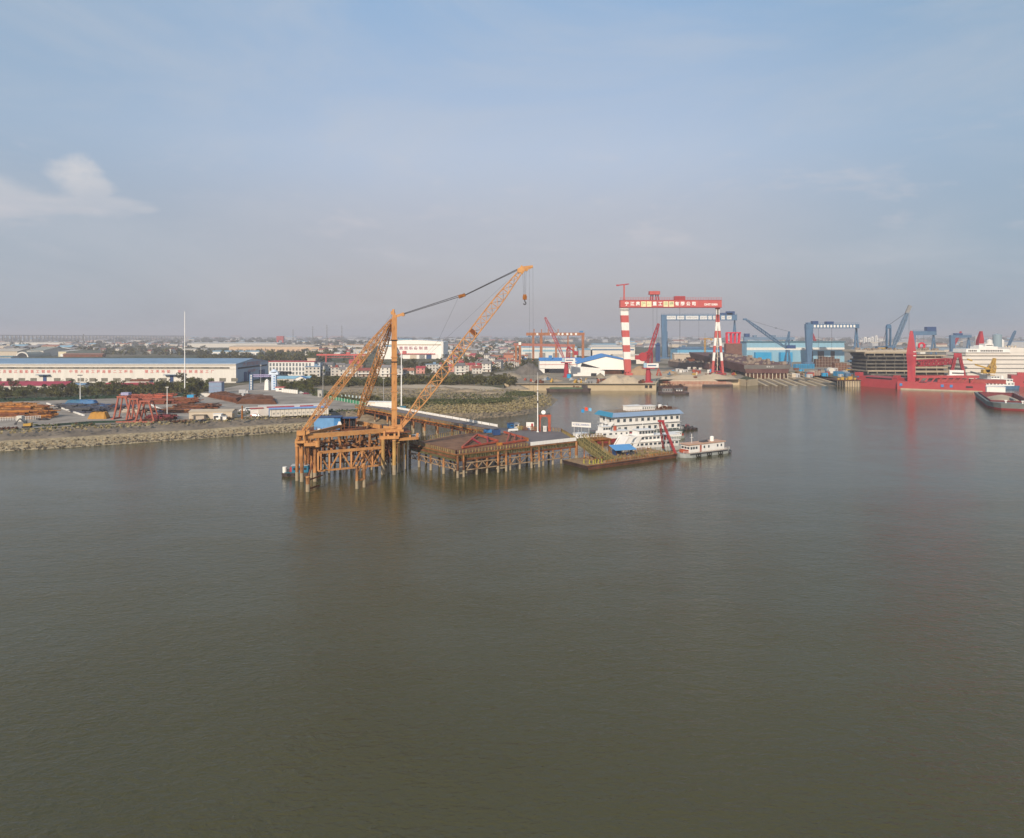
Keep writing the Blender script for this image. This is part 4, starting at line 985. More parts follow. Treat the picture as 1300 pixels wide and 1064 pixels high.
# life buoys coloured
# ---- right-hand tug
rzt = math.atan2(13, 22)
t = thing('tugboat', 'white tugboat with orange roof trim and black tyres, right of the brown barge', 'tugboat', (79.8,286.7,0), rzt)
hull(t, 27, 7, -1, 1.7, mat('tug_grey_hull',(.30,.32,.31),.6,.25,.4), .16); b = B(); b.box((.6,-3.55,1.2),(22,.14,.5)); b.box((.6,3.55,1.2),(22,.14,.5)); b.build('rubbing_strake', grey_dk, t)
b = B(); b.box((1,0,1.7),(24,6.2,.15)); b.build('deck', walltan, t)
h1 = cabin(t, -9.5, 10.6, 4.8, 1.85, 3.3, white, 'deckhouse', 0, rake=.0)
for x in (-8.6,-7.2,-5.7,-1.2,1.4,6.6,8.8): b = B(); b.box((x,-2.42,3.2),(1.0 if x < -5 else .8,.08,1.0)); b.build('window', glass, h1)
for y in (-1.6,0,1.6): b = B(); b.box((-9.52,y,3.3),(.08,1.2,.9)); b.build('window', glass, h1)
b = B(); b.box((-3.3,-2.45,1.85),(.9,.1,2.8)); b.build('door', redor, h1)
b = B(); b.box((.4,0,5.15),(21.6,5.4,.18)); b.box((.4,-2.7,5.0),(21.6,.14,.34)); b.build('roof', mat('tug_orange_trim',(.50,.30,.20),.6,.2,.5), t)
b = B(); b.box((-10.3,0,1.8),(1.8,3.6,1.2)); b.build('red_locker', redor, t)
b = B(); b.cyl((5.8,0,4.9),(5.8,0,7.1),.85,14); b.cyl((5.8,0,7.1),(5.8,0,7.4),.85,14,.4); b.build('funnel', white, t)
b = B(); b.cyl((-2,.5,4.9),(3.2,.3,5.9),.35,8); b.box((1,0,4.95),(3.6,2,.8)); b.cyl((7.2,1,4.9),(7.2,1,6.1),.3,8); b.build('roof_gear', grey_dk, t)
b = B(); b.cyl((-6,0,4.9),(-6,0,9.2),.1,6); b.bar((-7,0,7.6),(-5,0,7.6),.1); b.build('mast', white, t)
rails(t, [(-12.4,-1.8),(-9.6,-3.2),(12.8,-3.2)], 1.75, .9, white_w, 2)
for x in (-6.5,-5.2,-.2,.9,6.3,7.5,12.6): tyre(t, x, -3.75, .8, .62)

# ---- little blue boat by the crane platform
t = thing('fishing_boat', 'small teal-blue boat with a white drum at its bow, left of the crane platform', 'boat', (-76.2,243.5,0), .15)
hull(t, 11.5, 3.4, -.5, 1.3, hull_dk, .25); b = B(); b.prism([(-5.5,-.4),(-4,-1.5),(5.6,-1.75),(5.6,1.75),(-4,1.5),(-5.5,.4)],1.3,1.55); b.build('gunwale', mat('boat_teal', (.02,.11,.15), .6, .3, 1), t)
cabin(t, -2.0, 5.4, 3.1, 1.5, 2.3, mat('boat_blue', (.02,.15,.26), .55, .3, .8), 'cabin', 4, .35, .35, black, grey_lt, .3)
b = B(); b.box((-2.3,-.4,1.4),(1.0,.9,1.9)); b.build('post_box', red, t)
b = B(); b.cyl((-4.6,-.3,1.3),(-4.6,-.3,3.4),.75,14); b.build('drum', white_w, t)
b = B(); b.box((-3.2,.2,1.3),(1.6,1.2,1.0)); b.build('engine', grey_dk, t)
for k in range(4): tyre(t, -3+k*2.3, -1.75, .8, .4)

# ---- barges along the far quay
t = thing('cargo_barge', 'long dark low barge moored left at the tan quay wall', 'barge', (wx(722,608),611,0), 0)
hull(t, 40, 8, -1, 2.6, hull_dk, .12); b = B(); b.box((-2,0,2.6),(30,6,1.0),0,(.96,.7)); b.build('hatch_cover', mat('green_cover',(.07,.11,.06),.8,.3,.3), t)
cabin(t, 12, 17, 5, 2.6, 2.6, hull_dk, 'wheelhouse', 3, .4, .4); b = B(); b.box((8,0,2.6),(3,4,1.8)); b.box((5,1,2.6),(1.5,1.2,2.4)); b.build('deck_gear', rust, t)
t = thing('crane_barge', 'dark cluttered barge with a deckhouse, moored off the right end of the tan quay wall', 'barge', (wx(855,582),584,0), -.05)
hull(t, 26, 9, -1, 1.6, hull_dk, .1); cabin(t, -9, -1, 5, 1.6, 3.4, grey_mid, 'deckhouse', 4, .4, .4, black, rust); cabin(t, 2, 8, 4, 1.6, 2.6, grey_dk, 'deckhouse', 3, .4, .4, white_w, grey_mid)
b = B()
for k in range(14): b.bar((-12+k*1.8,-4,1.6),(-12+k*1.8,-4,2.8),.14)
b.bar((-12,-4,2.8),(12,-4,2.8),.14); b.bar((9,0,1.6),(10,0,9),.25); b.bar((-4,0,5),(-10,0,9),.2); b.build('railing', rust, t)
t = thing('pipe_barge', 'dark barge with rusty wreckage piled on it, behind the cluttered barge at the quay corner', 'barge', (wx(849,640),640,0), 0)
hull(t, 34, 10, -1, 2.2, hull_dk, .1); b = B()
for k in range(60): x, y = R.uniform(-14,14), R.uniform(-4,4); b.bar((x,y,2.2+R.random()), (x+R.uniform(-4,4), y+R.uniform(-2,2), 2.3+R.uniform(0,2.6)), R.uniform(.2,.7))
b.build('scrap_load', rust_d, t)
t = thing('floating_pontoon', 'long pinkish pontoon with a red rail, along the bank below the striped gantry', 'pontoon', (wx(890,672),676,0), 0)
b = B(); b.box((0,0,-1),(60,9,5.2)); b.build('hull', mat('faded_pink_hull',(.40,.22,.16),.8,.25,.2,col2=(.48,.34,.24)), t)
b = B(); b.bar((-38,-4.6,4.6),(24,-4.6,4.6),.35); b.bar((-38,-4.6,3.2),(24,-4.6,3.2),.25)
for k in range(18): b.bar((-38+k*3.65,-4.6,2),(-38+k*3.65,-4.6,4.6),.2)
b.build('railing', redor, t)
b = B(); b.box((-6,1,4.2),(50,6,2.2),0,(.8,.2)); b.build('sand_load', sand, t)
b = B(); b.box((16,-4.8,-1),(30,1.2,3.0)); b.build('fender_hull', hull_dk, t)

# ---- sand barge at the right edge
t = thing('sand_barge', 'grey barge with a maroon hold of pale sand, at the right edge', 'barge', (wx(1258,462)+1,462,0), math.atan2(94,53))
# bow at -x (towards the camera)
L_, W_ = 104, 27
def bo_(s, w): return [(-s/2,-w*.26),(-s/2+5,-w*.40),(-s/2+14,-w/2),(s/2,-w/2),(s/2,w/2),(-s/2+14,w/2),(-s/2+5,w*.40),(-s/2,w*.26)]
sh = [(x+L_/2-2, y-W_/2+2) for x, y in bo_(L_, W_)]
sh0 = [(x+L_/2-2, y-W_/2+2) for x, y in bo_(L_-5, W_*.9)]
b = B(); b.prism(sh0, -1.5, 1.2, [(x,y) for x, y in [(p[0]*.5+q[0]*.5, p[1]*.5+q[1]*.5) for p, q in zip(sh, sh0)]]); b.build('lower_hull', mat('barge_red',(.26,.03,.035),.7,.2,.2), t)
inner = [(9,-W_*.82),(L_-16,-W_*.82),(L_-16,-W_*.03+1),(9,-W_*.03+1)]
gr = mat('barge_grey_green',(.17,.19,.18),.7,.3,.2)
b = B(); mid_ = [(p[0]*.5+q[0]*.5, p[1]*.5+q[1]*.5) for p, q in zip(sh, sh0)]
n = len(sh)
vs = [(x,y,1.2) for x, y in mid_]+[(x,y,4.6) for x, y in sh]; fs = [(i,(i+1)%n,(i+1)%n+n,i+n) for i in range(n)]
b.add(vs, fs)
outer = [Vector((x,y,0)) for x, y in sh]; inn = [Vector((x,y,0)) for x, y in inner[::-1]]
tr = tessellate_polygon([outer, inn]); allp = outer+inn
b.add([(p.x,p.y,4.6) for p in allp], [tuple(x) for x in tr]); b.build('hull', gr, t)
b = B()
for i in range(4):
    p, q = inner[i], inner[(i+1)%4]; b.add([(*p,1.4),(*q,1.4),(*q,5.6),(*p,5.6)], [(0,1,2,3)]); b.bar((*p,5.4),(*q,5.4),.6,.6)
b.add([(*p,1.4) for p in inner], [(0,1,2,3)]); b.build('hold', mat('maroon_hold',(.15,.03,.035),.7,.2,.3), t)
b = B(); P = []
for i in range(17):
    r_ = []
    for j in range(9):
        u, v_ = i/16, j/8; x = 9+(L_-25)*u; y = -W_*.82+(W_*.79+1)*v_
        r_.append((x, y, 1.6+5.6*max(0, math.sin(math.pi*v_))**.8*max(0, math.sin(math.pi*min(1,u*1.1)))**.6*(.8+.4*mnoise.noise(Vector((x*.1,y*.1,0))))))
    P.append(r_)
b.grid(P); b.build('sand_load', sand, t, True)
b = B(); b.bar((9,-W_*.5,5.8),(30,-W_*.5,5.8),1.4,.9); b.build('conveyor', gr, t)
for y in (-W_*.28,-W_*.62): b = B(); b.cyl((1.5,y,4.6),(1.5,y,6.2),.5,10); b.box((1.5,y,6.0),(1.6,1.6,.5)); b.build('bollard', white_w, t)
cabin(t, L_-14, L_-5, 12, 4.6, 5, white_w, 'wheelhouse', 4, .4, .4, glass, white, y=-W_*.42)

# person standing on the landing
pt = thing('person', 'person in dark work clothes standing on the landing beside the white launch', 'person', (32.4,283.6,7.5), .5)
me = bpy.data.meshes.new('body')
vs_ = [(0,0,.92),(0,.01,1.15),(0,0,1.38),(0,.01,1.50),(0,-.01,1.62),(.09,0,.86),(.10,-.04,.48),(.10,.02,.07),(.11,-.12,.04),(-.09,0,.86),(-.10,.02,.48),(-.10,.06,.07),(-.11,-.08,.04),(.19,0,1.36),(.25,-.02,1.10),(.24,-.12,.88),(-.19,0,1.36),(-.25,-.02,1.10),(-.24,-.10,.86)]
me.from_pydata(vs_, [(0,1),(1,2),(2,3),(3,4),(0,5),(5,6),(6,7),(7,8),(0,9),(9,10),(10,11),(11,12),(2,13),(13,14),(14,15),(2,16),(16,17),(17,18)], [])
me.materials.append(mat('skin', (.45,.28,.20), .6, .1, 2)); bo2 = bpy.data.objects.new('body', me); COL.objects.link(bo2); bo2.parent = pt
sm = bo2.modifiers.new('skin', 'SKIN'); bo2.modifiers.new('sub', 'SUBSURF').levels = 1
if me.skin_vertices:
    for i, r_ in enumerate([.14,.13,.14,.06,.105,.09,.07,.05,.045,.09,.07,.05,.045,.065,.048,.035,.065,.048,.035]): me.skin_vertices[0].data[i].radius = (r_, r_*.85)
    me.skin_vertices[0].data[0].use_root = True
jk = B()
for p, q, r1, r2 in (((0,0,.84),(0,0,1.16),.19,.17),((0,0,1.16),(0,0,1.44),.17,.21),((0,0,1.44),(0,0,1.50),.21,.08),((.2,0,1.42),(.26,-.02,1.10),.085,.07),((.26,-.02,1.10),(.25,-.11,.92),.07,.055),((-.2,0,1.42),(-.26,-.02,1.10),.085,.07),((-.26,-.02,1.10),(-.25,-.09,.90),.07,.055)): jk.cyl(p, q, r1, 10, r2)
jk.build('jacket', mat('dark_jacket', (.03,.035,.05), .8, .2, 3), pt, True)
tr2 = B()
for p, q, r1, r2 in (((.08,0,.92),(.10,-.04,.48),.115,.09),((.10,-.04,.48),(.10,.02,.09),.09,.065),((-.08,0,.92),(-.10,.02,.48),.115,.09),((-.10,.02,.48),(-.10,.06,.09),.09,.065)): tr2.cyl(p, q, r1, 10, r2)
tr2.build('trousers', mat('dark_trousers', (.05,.05,.055), .8, .2, 3), pt, True)
hr = B(); hr.cyl((0,.01,1.62),(0,.02,1.74),.10,10,.05); hr.build('hair', black, pt)
# ================================================================ trees
def make_tree(name, label, h, w, n, lumps, seed, leaf=.75, m=fol, tall=1.0, cone=False):
    """tapered trunk with limbs, crown of small leaf-clump faces spread through an uneven volume"""
    rr = random.Random(seed); t = thing(name, label, 'tree')
    b = B(); b.cyl((0,0,-.3),(0,0,h*.34),h*.022+.08,7,h*.014+.05); b.cyl((0,0,h*.34),(rr.uniform(-.3,.3),0,h*.8),h*.014+.05,6,.04)
    for k in range(6):
        a = rr.uniform(0,6.28); z0 = h*rr.uniform(.25,.55); b.cyl((0,0,z0),(math.cos(a)*w*.33,math.sin(a)*w*.33,z0+h*rr.uniform(.12,.28)),.09,5,.03)
    b.build('trunk', bark, t)
    cs = []
    for k in range(lumps):
        a = rr.uniform(0,6.28); q = rr.random()**.6*w*.34; z = h*rr.uniform(.32,.84); 
        if cone: q *= max(.1, 1.15-z/h)
        s_ = w*rr.uniform(.14,.27)*(1.1 if z < h*.6 else .8)*(max(.3, 1.3-z/h) if cone else 1); cs.append((math.cos(a)*q, math.sin(a)*q, z, s_))
    b = B()
    for i in range(n):
        cx, cy, cz, cr_ = cs[i % lumps]
        d = V(rr.gauss(0,1), rr.gauss(0,1), rr.gauss(0,1)).normalized()*cr_*rr.uniform(.55,1.12); p = V(cx, cy, cz)+V(d.x, d.y, d.z*.85*tall)
        u = V(rr.gauss(0,1), rr.gauss(0,1), rr.gauss(0,1)).normalized(); v_ = u.cross(V(rr.gauss(0,1), rr.gauss(0,1), rr.gauss(0,1))).normalized(); s_ = leaf*rr.uniform(.5,1.25)
        b.add([p-u*s_*.6, p+v_*s_*.45, p+u*s_*.6, p-v_*s_*.4], [(0,1,2,3)])
    b.build('crown', m, t)
    return t
P_tree = [make_tree('tree', '', 9.5, 8.0, 620, 9, 1), make_tree('tree', '', 8.5, 9.5, 640, 11, 2, m=fol_d), make_tree('tree', '', 11.5, 7.5, 600, 10, 3, m=fol_d, tall=1.3), make_tree('tree', '', 7, 7, 480, 7, 4, .65), make_tree('conifer_tree', '', 12, 5.5, 480, 10, 5, .6, fol_d, 1.3, True)]
used = [False]*5
def tree(k, x, y, s, label, group, rz=None):
    rz = R.uniform(0,6.28) if rz is None else rz
    sc = (s*R.uniform(.9,1.15), s*R.uniform(.9,1.15), s*R.uniform(.88,1.15))
    if not used[k]:
        used[k] = True; t = P_tree[k]; t.location = (x,y,G); t.rotation_euler.z = rz; t.scale = sc; t['label'] = label; t['group'] = group; return t
    return copy_tree(P_tree[k], label, (x,y,G), rz, sc, group=group)
def at(px, y, z=G): return (wx(px, y), y, z)
# belt of trees between the yard and the long warehouse
gL = 'trees in the belt behind the pile yard'
for k in range(96):
    px = -70+k*3.6+R.uniform(-2,2); base = gp(px, 507.5-max(0,px)*.028+(0 if k % 3 else -3)-R.uniform(0,3.5))
    if px > 270: continue
    if 40 < px < 66 and k % 2: continue
    s = R.uniform(.62,.95) if px > -200 else 1
    if 228 < px < 262: s = R.uniform(.95,1.15)
    tree([1,3,0,1,2][k % 5], base.x, base.y, s*(.88 if k % 3 else 1.05), 'green tree in the belt between the pile yard and the long white warehouse', gL)
hd = B()
p0, p1 = gp(-90,513.5), gp(236,502.8)
for k in range(900):
    u = R.random(); c = p0.lerp(p1, u)+V(0, R.uniform(0,2.4), R.uniform(0,2.6)); a = V(R.gauss(0,1),R.gauss(0,1),R.gauss(0,1)).normalized(); d_ = a.cross(V(R.gauss(0,1),R.gauss(0,1),1)).normalized(); s = R.uniform(.5,1.0)
    hd.add([c-a*s, c+d_*s*.8, c+a*s, c-d_*s*.8], [(0,1,2,3)])
hd.bar(p0+V(0,1.2,1.0), p1+V(0,1.2,1.0), 1.5, 1.9)
t = hd.build('hedge', mat('hedge_green',(.012,.035,.02),.85,.3,.5,col2=(.03,.065,.035)), None); tag(t, 'long clipped dark green hedge along the back of the pile yard', 'hedge')

# ================================================================ the long white warehouse
t = thing('warehouse', 'very long cream warehouse with a blue roof and rows of red characters', 'warehouse', (-257-262/2, 636, G))
Lw, Dw, Hw = 262, 84, 17.6
b = B(); b.box((0,Dw/2,0),(Lw,Dw,Hw)); b.v = [(x, y, z) for x, y, z in b.v]; b.build('wall', cream, t)
b = B(); b.add([(Lw/2-.0+.06,.05,0),(Lw/2+.06,Dw,0),(Lw/2+.06,Dw,Hw),(Lw/2+.06,Dw/2,Hw+3.6),(Lw/2+.06,.05,Hw),(Lw/2-.5,.05,0),(Lw/2-.5,Dw,0),(Lw/2-.5,Dw,Hw),(Lw/2-.5,Dw/2,Hw+3.6),(Lw/2-.5,.05,Hw)], [(0,1,2,3,4),(9,8,7,6,5),(0,5,6,1)]); b.build('gable_wall', mat('gable_shade_blue_grey',(.36,.42,.50),.6,.08,.1), t)  # blue-grey tint puts the shade of this end wall into its colour
b = B(); b.add([(-Lw/2-.5,-.6,Hw),(Lw/2+.6,-.6,Hw),(Lw/2+.6,Dw/2,Hw+3.9),(-Lw/2-.5,Dw/2,Hw+3.9),(Lw/2+.6,Dw+.6,Hw),(-Lw/2-.5,Dw+.6,Hw)], [(0,1,2,3),(3,2,4,5),(0,5,4,1)]); b.build('roof', blue_roof, t)
b = B(); b.box((0,-.7,Hw-.5),(Lw+.8,.5,.55)); b.build('gutter', white, t)
b = B(); b.box((0,-.1,Hw-4.4),(Lw-12,.25,1.3)); b.build('clerestory_strip', mat('dark_window_strip',(.06,.06,.05),.4,.4,.15,col2=(.16,.14,.10),sharp=.05), t)
b = B(); b.box((0,-.15,Hw-1.9),(Lw,.2,.35)); b.box((0,-.15,Hw-4.9),(Lw,.12,.2)); b.build('cladding_band', walltan, t)
b = B(); b.box((Lw/2+.12,Dw/2,Hw-5.2),(.3,Dw-8,1.6)); b.build('clerestory_strip', grey_dk, t)
for y in (22, 31, 62, 70): b = B(); b.box((Lw/2+.15,y,0),(.4,7,9)); b.build('door', blue_dk, t)
def lx(px, y=636): return wx(px, y)-(-257-131)
for i, (x0, s_) in enumerate(((-1,'江苏镇江船舶重工钢结构件'),(90,'中铁大桥工程局第二工程处'),(186,'镇江基地钢管桩制造加工厂'))):
    for j, ch in enumerate(s_):
        px = x0+j*6.98+(8 if i == 2 and j > 4 else 0)-(1.0 if i == 2 and j > 4 else 0)
        text('character', ch, 3.1, letter_red, t, (lx(px),-.16,Hw-7.3), ext=.05, align='CENTER', bold=.04)
text('character', '大跨钢梁厂', 4.2, letter_red2, t, (Lw/2+.2,14,Hw-1.4), (math.pi/2,0,math.pi/2), .05, sx=2.6, bold=.05)
text('character', '安全第一', 3.0, letter_red2, t, (Lw/2+.35,28,Hw-8.2), (math.pi/2,0,math.pi/2), .05, sx=2.2, bold=.05)
for px in (55, 216):
    b = B(); b.box((lx(px)+1,-1.8,Hw-10.4),(11.5,4.0,.5)); b.build('canopy', blue_cr, t)
    b = B(); b.box((lx(px)+1.5,-.15,0),(3.2,.4,Hw-10.6)); b.build('door', blue_dk, t)
for px in list(range(-50,298,15)):
    if abs(px-55) < 7 or abs(px-216) < 7: continue
    b = B(); b.box((lx(px)+2,-.08,1.2),(6.0,.25,3.2)); b.build('window', mat('warehouse_window',(.16,.15,.12),.4,.35,.4), t)
# low building with the crimson roof
t = thing('low_building', 'long low building with a crimson roof in front of the warehouse, left edge', 'building', (wx(15,545),545,G))
b = B(); b.gabwall((0,5,0),(88,11,0),4.2,2.6); b.build('wall', wallw, t); b = B(); b.gable((0,5,4.2),(88,11),3.0); b.build('roof', mat('crimson_roof',(.27,.035,.06),.6,.15,.15), t)
for k in range(14): b = B(); b.box((-40+k*6.1,-.55,1.4),(1.8,.1,1.4)); b.build('window', glass, t)
for k, (px, y_, d, m, rm, lab) in enumerate(((90,560,(13,7,4.5),grey_dk,grey_dk,'dark low shed right of the crimson roofed building'),(99,556,(14,7,4),wallw,blue_roof,'small white shed with a blue roof right of the dark shed'),(180,575,(16,7,6),wallw,rust,'white kiosk with a rusty brown roof against the long warehouse'),(167,570,(40,6,3.5),rust_d,red_roof,'long dark red container row against the foot of the warehouse'))):
    t = thing('shed', lab, 'shed', at(px,y_)); b = B(); b.box((0,0,0),d); b.build('wall', m, t); b = B(); b.gable((0,0,d[2]),d[:2],1.2); b.build('roof', rm, t); b = B(); b.box((1,-d[1]/2-.03,0),(1.6,.1,2.2)); b.build('door', black, t)
# office building
t = thing('office_building', 'three-storey white office block with a red roof edge, right of the long warehouse', 'office', at(370,748))
b = B(); b.box((0,9,0),(50,18,15.2)); b.build('wall', mat('office_white',(.66,.65,.62),.7,.08,.2), t)
b = B(); b.box((0,9,15.2),(51.4,19.4,.8)); b.build('roof_edge', red_roof, t); b = B(); b.box((20,10,16.0),(9,8,2.4)); b.box((20,10,18.4),(10,9,.5)); b.build('roof_house', walltan, t)
for k in range(13):
    if k in (): continue
    for z, h_ in ((1.2,3.0),(5.6,3.6),(10.4,3.4)):
        b = B(); b.box((-23+k*3.6,-.03,z),(2.0,.14,h_)); b.build('window', mat('office_glass',(.14,.16,.17),.3,.3,.3), t)
b = B(); b.box((-7,-2.5,4.6),(13,5,.5)); b.build('porch', grey_mid, t)
t = thing('annex_building', 'narrow bluish white annex touching the right end of the three-storey office block', 'building', at(401,752)); b = B(); b.box((0,8,0),(9,14,14)); b.build('wall', mat('annex_wall',(.42,.48,.54),.7,.1,.2), t); b = B(); b.box((0,8,14),(9.8,14.8,.5)); b.build('roof', grey_mid, t)
for k in range(8): b = B(); b.box((-2.3+(k%2)*4.4,.9,1.5+(k//2)*3.3),(1.5,.12,1.7)); b.build('window', glass, t)
# gate arch
ya = 552
t = thing('gate_arch', 'blue and white lattice gate arch with a domed right tower over the yard road', 'gate', at(333,ya))
X0, X1 = wx(319,ya)-wx(333,ya), wx(348,ya)-wx(333,ya)
b = B(); b.box((X0,0,0),(2.6,2.2,12.6)); b.build('left_tower', blue_cr, t)
b = B()
for k in range(9): b.box((X0+.3,-1.15,.6+k*1.35),(1.2,.12,.75)); 
b.build('white_panel', white, t)
b = B()
z_ = 12.4; n = 12
for j in (0,1.7): b.bar((X0-1,0,z_-j),(X1+4,0,z_-j),.35)
for k in range(n): b.bar((X0+(X1-X0)*k/n,0,z_-1.7),(X0+(X1-X0)*(k+1)/n,0,z_),.3); b.bar((X0+(X1-X0)*(k+1)/n,0,z_-1.7),(X0+(X1-X0)*(k+1)/n,0,z_),.3)
b.build('truss_beam', mat('lilac_steel',(.36,.32,.50),.5,.2,.5), t)
b = B(); b.box((X1,0,0),(3.6,3,12.5)); b.box((X1,0,12.5),(8,3.6,2.2),0,(.8,.8)); b.cyl((X1,0,14.7),(X1,0,16.8),3.2,16,.8); b.build('right_tower', mat('pale_blue_panel',(.52,.60,.70),.5,.1,.5), t)
b = B(); b.box((X1-5,-2,0),(3.4,3.2,7.5),0,(.8,.8)); b.cyl((X1-5,-2,7.5),(X1-5,-2,9),1.7,12,.3); b.build('white_pillar', white_w, t)
b = B()
for k in range(6): b.box((X1+.6,-1.56,1+k*1.9),(1.2,.1,.9))
b.build('lettering_panel', blue_hi, t)
t = thing('guard_house', 'small white guard house with a red flat roof at the foot of the gate tower', 'guard house', at(356,540)); b = B(); b.box((0,0,0),(6,4,3)); b.build('wall', white, t); b = B(); b.box((0,0,3),(7.4,5.2,.5)); b.build('roof', redc, t); b = B(); b.box((.6,-2.03,1.1),(2.4,.1,1.2)); b.build('window', glass, t)
t = thing('white_fence', 'white panelled boundary wall running right from the gate, in front of dark bushes', 'fence', at(358,530))
o_ = V(*at(358,530)); e_ = gp(378,500)-o_; e_.z = 0
for k in range(9):
    p, q = e_*(k/9), e_*((k+.88)/9); b = B(); b.bar(p+V(0,0,1.4), q+V(0,0,1.4), .2, 2.6); b.build('panel', white, t)
b = B()
for k in range(10): b.bar(e_*(k/9-.01), e_*(k/9-.01)+V(0,0,3.1), .5)
b.build('posts', wallw, t)
t = thing('blue_shed', 'long shed with a pale blue roof, in front of the office block', 'shed', at(372,640)); b = B(); b.gabwall((0,0,0),(34,12,0),4,2); b.build('wall', wallw, t); b = B(); b.gable((0,0,4),(34,12),2.2); b.build('roof', blue_lt, t); b = B(); b.box((4,-6.1,0),(3,.2,3)); b.build('door', blue_dk, t)
t = thing('blue_shed', 'small shed with a deep blue roof and white gable behind the gate', 'shed', at(383,628)); b = B(); b.gabwall((0,0,0),(8,10,0),4.5,2.2,1.57); b.build('wall', white, t); b = B(); b.gable((0,0,4.5),(8,10),2.4,1.57); b.build('roof', blue_hi, t); b = B(); b.box((0,-4.1,0),(2,.2,2.6)); b.build('door', grey_dk, t)
t = thing('blue_tank_house', 'blue-grey windowless box building between the tree belt and the warehouse corner', 'building', at(275,516)); b = B(); b.box((0,0,0),(9.5,5,8.8)); b.build('wall', mat('dull_blue_wall',(.20,.27,.38),.7,.15,.3), t); b = B()
for z in (2.9,5.8): b.box((0,0,z),(9.7,5.2,.18))
b.box((0,0,8.8),(10,5.5,.3)); b.build('trim', mat('mauve_band',(.30,.22,.28),.7,.1,.3), t)

# ================================================================ poles and lamps
def pole(px, ytop, ybase, lab, cat='pole', r=.22, head=None, name='pole', m=pole_w):
    p = gp(px, ybase); h = wz(ytop, p.y)-G
    t = thing(name, lab, cat, (p.x, p.y, G)); b = B(); b.cyl((0,0,0),(0,0,h),r,10,r*.55); b.build('shaft', m, t)
    b = B(); b.cyl((0,0,0),(0,0,.6),r*1.9,10); b.build('base', conc_d, t)
    if head == 'mast':
        b = B()
        for k in range(-2,3): b.box((k*.7,-.25,h-.5),(.5,.4,.5))
        b.box((0,0,h-.1),(3.6,.2,.15)); b.build('lamp_head', grey_dk, t)
    if head == 'bar': b = B(); b.box((0,0,h-.2),(1.6,.25,.3)); b.build('lamp_head', white, t)
    return t
pole(234.6,395.5,500.5,'very tall slim white mast rising above the horizon in front of the long warehouse','mast',.42,None,'flag_mast')
pole(101.8,476,508.5,'white lamp mast with a dark lamp rack, in front of the left tree belt','lamp mast',.26,'mast','lamp_mast')
pole(212.2,491.5,532.5,'white lamp pole standing in the pile yard right of the red lifting frames','lamp pole',.24,'bar','lamp_post')
pole(509.6,448,517.5,'tall white pole standing right behind the mast of the orange derrick crane','pole',.42,None,'flag_mast')
pole(487,480,516,'thin grey lamp pole on the shore behind the crane, left of its mast','lamp pole',.15,'bar','lamp_post',grey_lt)
pole(410,461,505,'thin grey pole near the houses behind the derrick crane stays','pole',.18,None,'pole',grey_lt)
pole(331,463.5,487,'thin pale pole in front of the warehouse gable doors','lamp pole',.22,'bar','lamp_post',grey_lt)
pole(307.5,515,533,'short thick brown post with a white drum near the yard sheds','post',.6,None,'post',rust_y)

# ================================================================ the pile yard
def pile_stack(px, py, L_, W_, h, m, lab, rz=0, r=.45, n=None, ang=.04, seed=1, cat='pipe stack', name='pipe_stack'):
    rr = random.Random(seed); p = gp(px, py); t = thing(name, lab, cat, (p.x, p.y, G), rz)
    ms = m if isinstance(m, list) else [m]
    W_ = W_*1.25; h = h*1.15; L_ = L_*1.1
    rows = max(1, int(h/(r*1.8))); k = 0
    for lay in range(rows):
        b = B(); cnt = max(2, int(W_/(2*r))-lay)
        for i in range(cnt):
            y = -W_/2+r+i*(W_-2*r)/max(1,cnt-1)*(1-lay*.06)+lay*r*.5; dx_ = rr.uniform(-.16,.16)*L_; l2 = L_*rr.uniform(.40,.85)/2; z = r+lay*r*1.75
            b.mi = rr.randrange(len(ms)); b.cyl((dx_-l2,y+rr.uniform(-1,1)*ang*L_,z+rr.uniform(0,.1)),(dx_+l2,y+rr.uniform(-1,1)*ang*L_,z+rr.uniform(0,.1)),r,8)
        b.build('layer', ms, t)
    b = B()
    for i in range(int(L_*W_*.22)):
        b.mi = rr.randrange(len(ms)); x, y, z = rr.uniform(-L_*.5,L_*.5), rr.uniform(-W_*.5,W_*.5), rr.uniform(.2,h*.9); a = rr.gauss(0,.5); q = rr.uniform(1,3.4)
        b.bar((x-q*math.cos(a),y-q*math.sin(a),z),(x+q*math.cos(a),y+q*math.sin(a),z+rr.uniform(-.3,.6)),rr.uniform(.25,.8),rr.uniform(.2,.6))
    b.build('loose_pieces', ms+[rust_d], t)
    b = B()
    for x in (-.35,0,.35): b.box((x*L_,0,0),(.4,W_*1.02,.25))
    b.build('bearer', wood, t)
    return t
oy = mat('ochre_steel',(.13,.055,.025),.8,.35,.7,col2=(.44,.21,.065),sharp=.18)
pile_stack(14,519,26,9,3.4,[oy,rust_y,oy],'heap of ochre yellow steel pipes, rear left of the yard',.05,.6,ang=.02,seed=2)
pile_stack(40,521.5,16,9,3.2,[oy,rust_y,rust],'heap of ochre and rusty pipes right of the rear yellow heap',-.1,.6,ang=.03,seed=3)
pile_stack(18,530,36,8,3.6,[rust,rust_y,rust_d,oy],'long heap of rusty red-brown pipes at the left edge, behind the white railing',.03,.55,ang=.015,seed=4)
pile_stack(50,531,12,7,2.2,[rust,rust_y,oy],'short jumble of rusty pipes at the right end of the white railing',.5,.5,ang=.06,seed=5)
nv = mat('navy_steel',(.02,.026,.055),.6,.4,.5,col2=(.07,.075,.10),sharp=.2)
pile_stack(91,518.5,20,7,2.4,[nv,grey_dk,blue_dk],'heap of dark navy steel pieces nearest the pale kerb blocks',-.35,.5,ang=.05,seed=6)
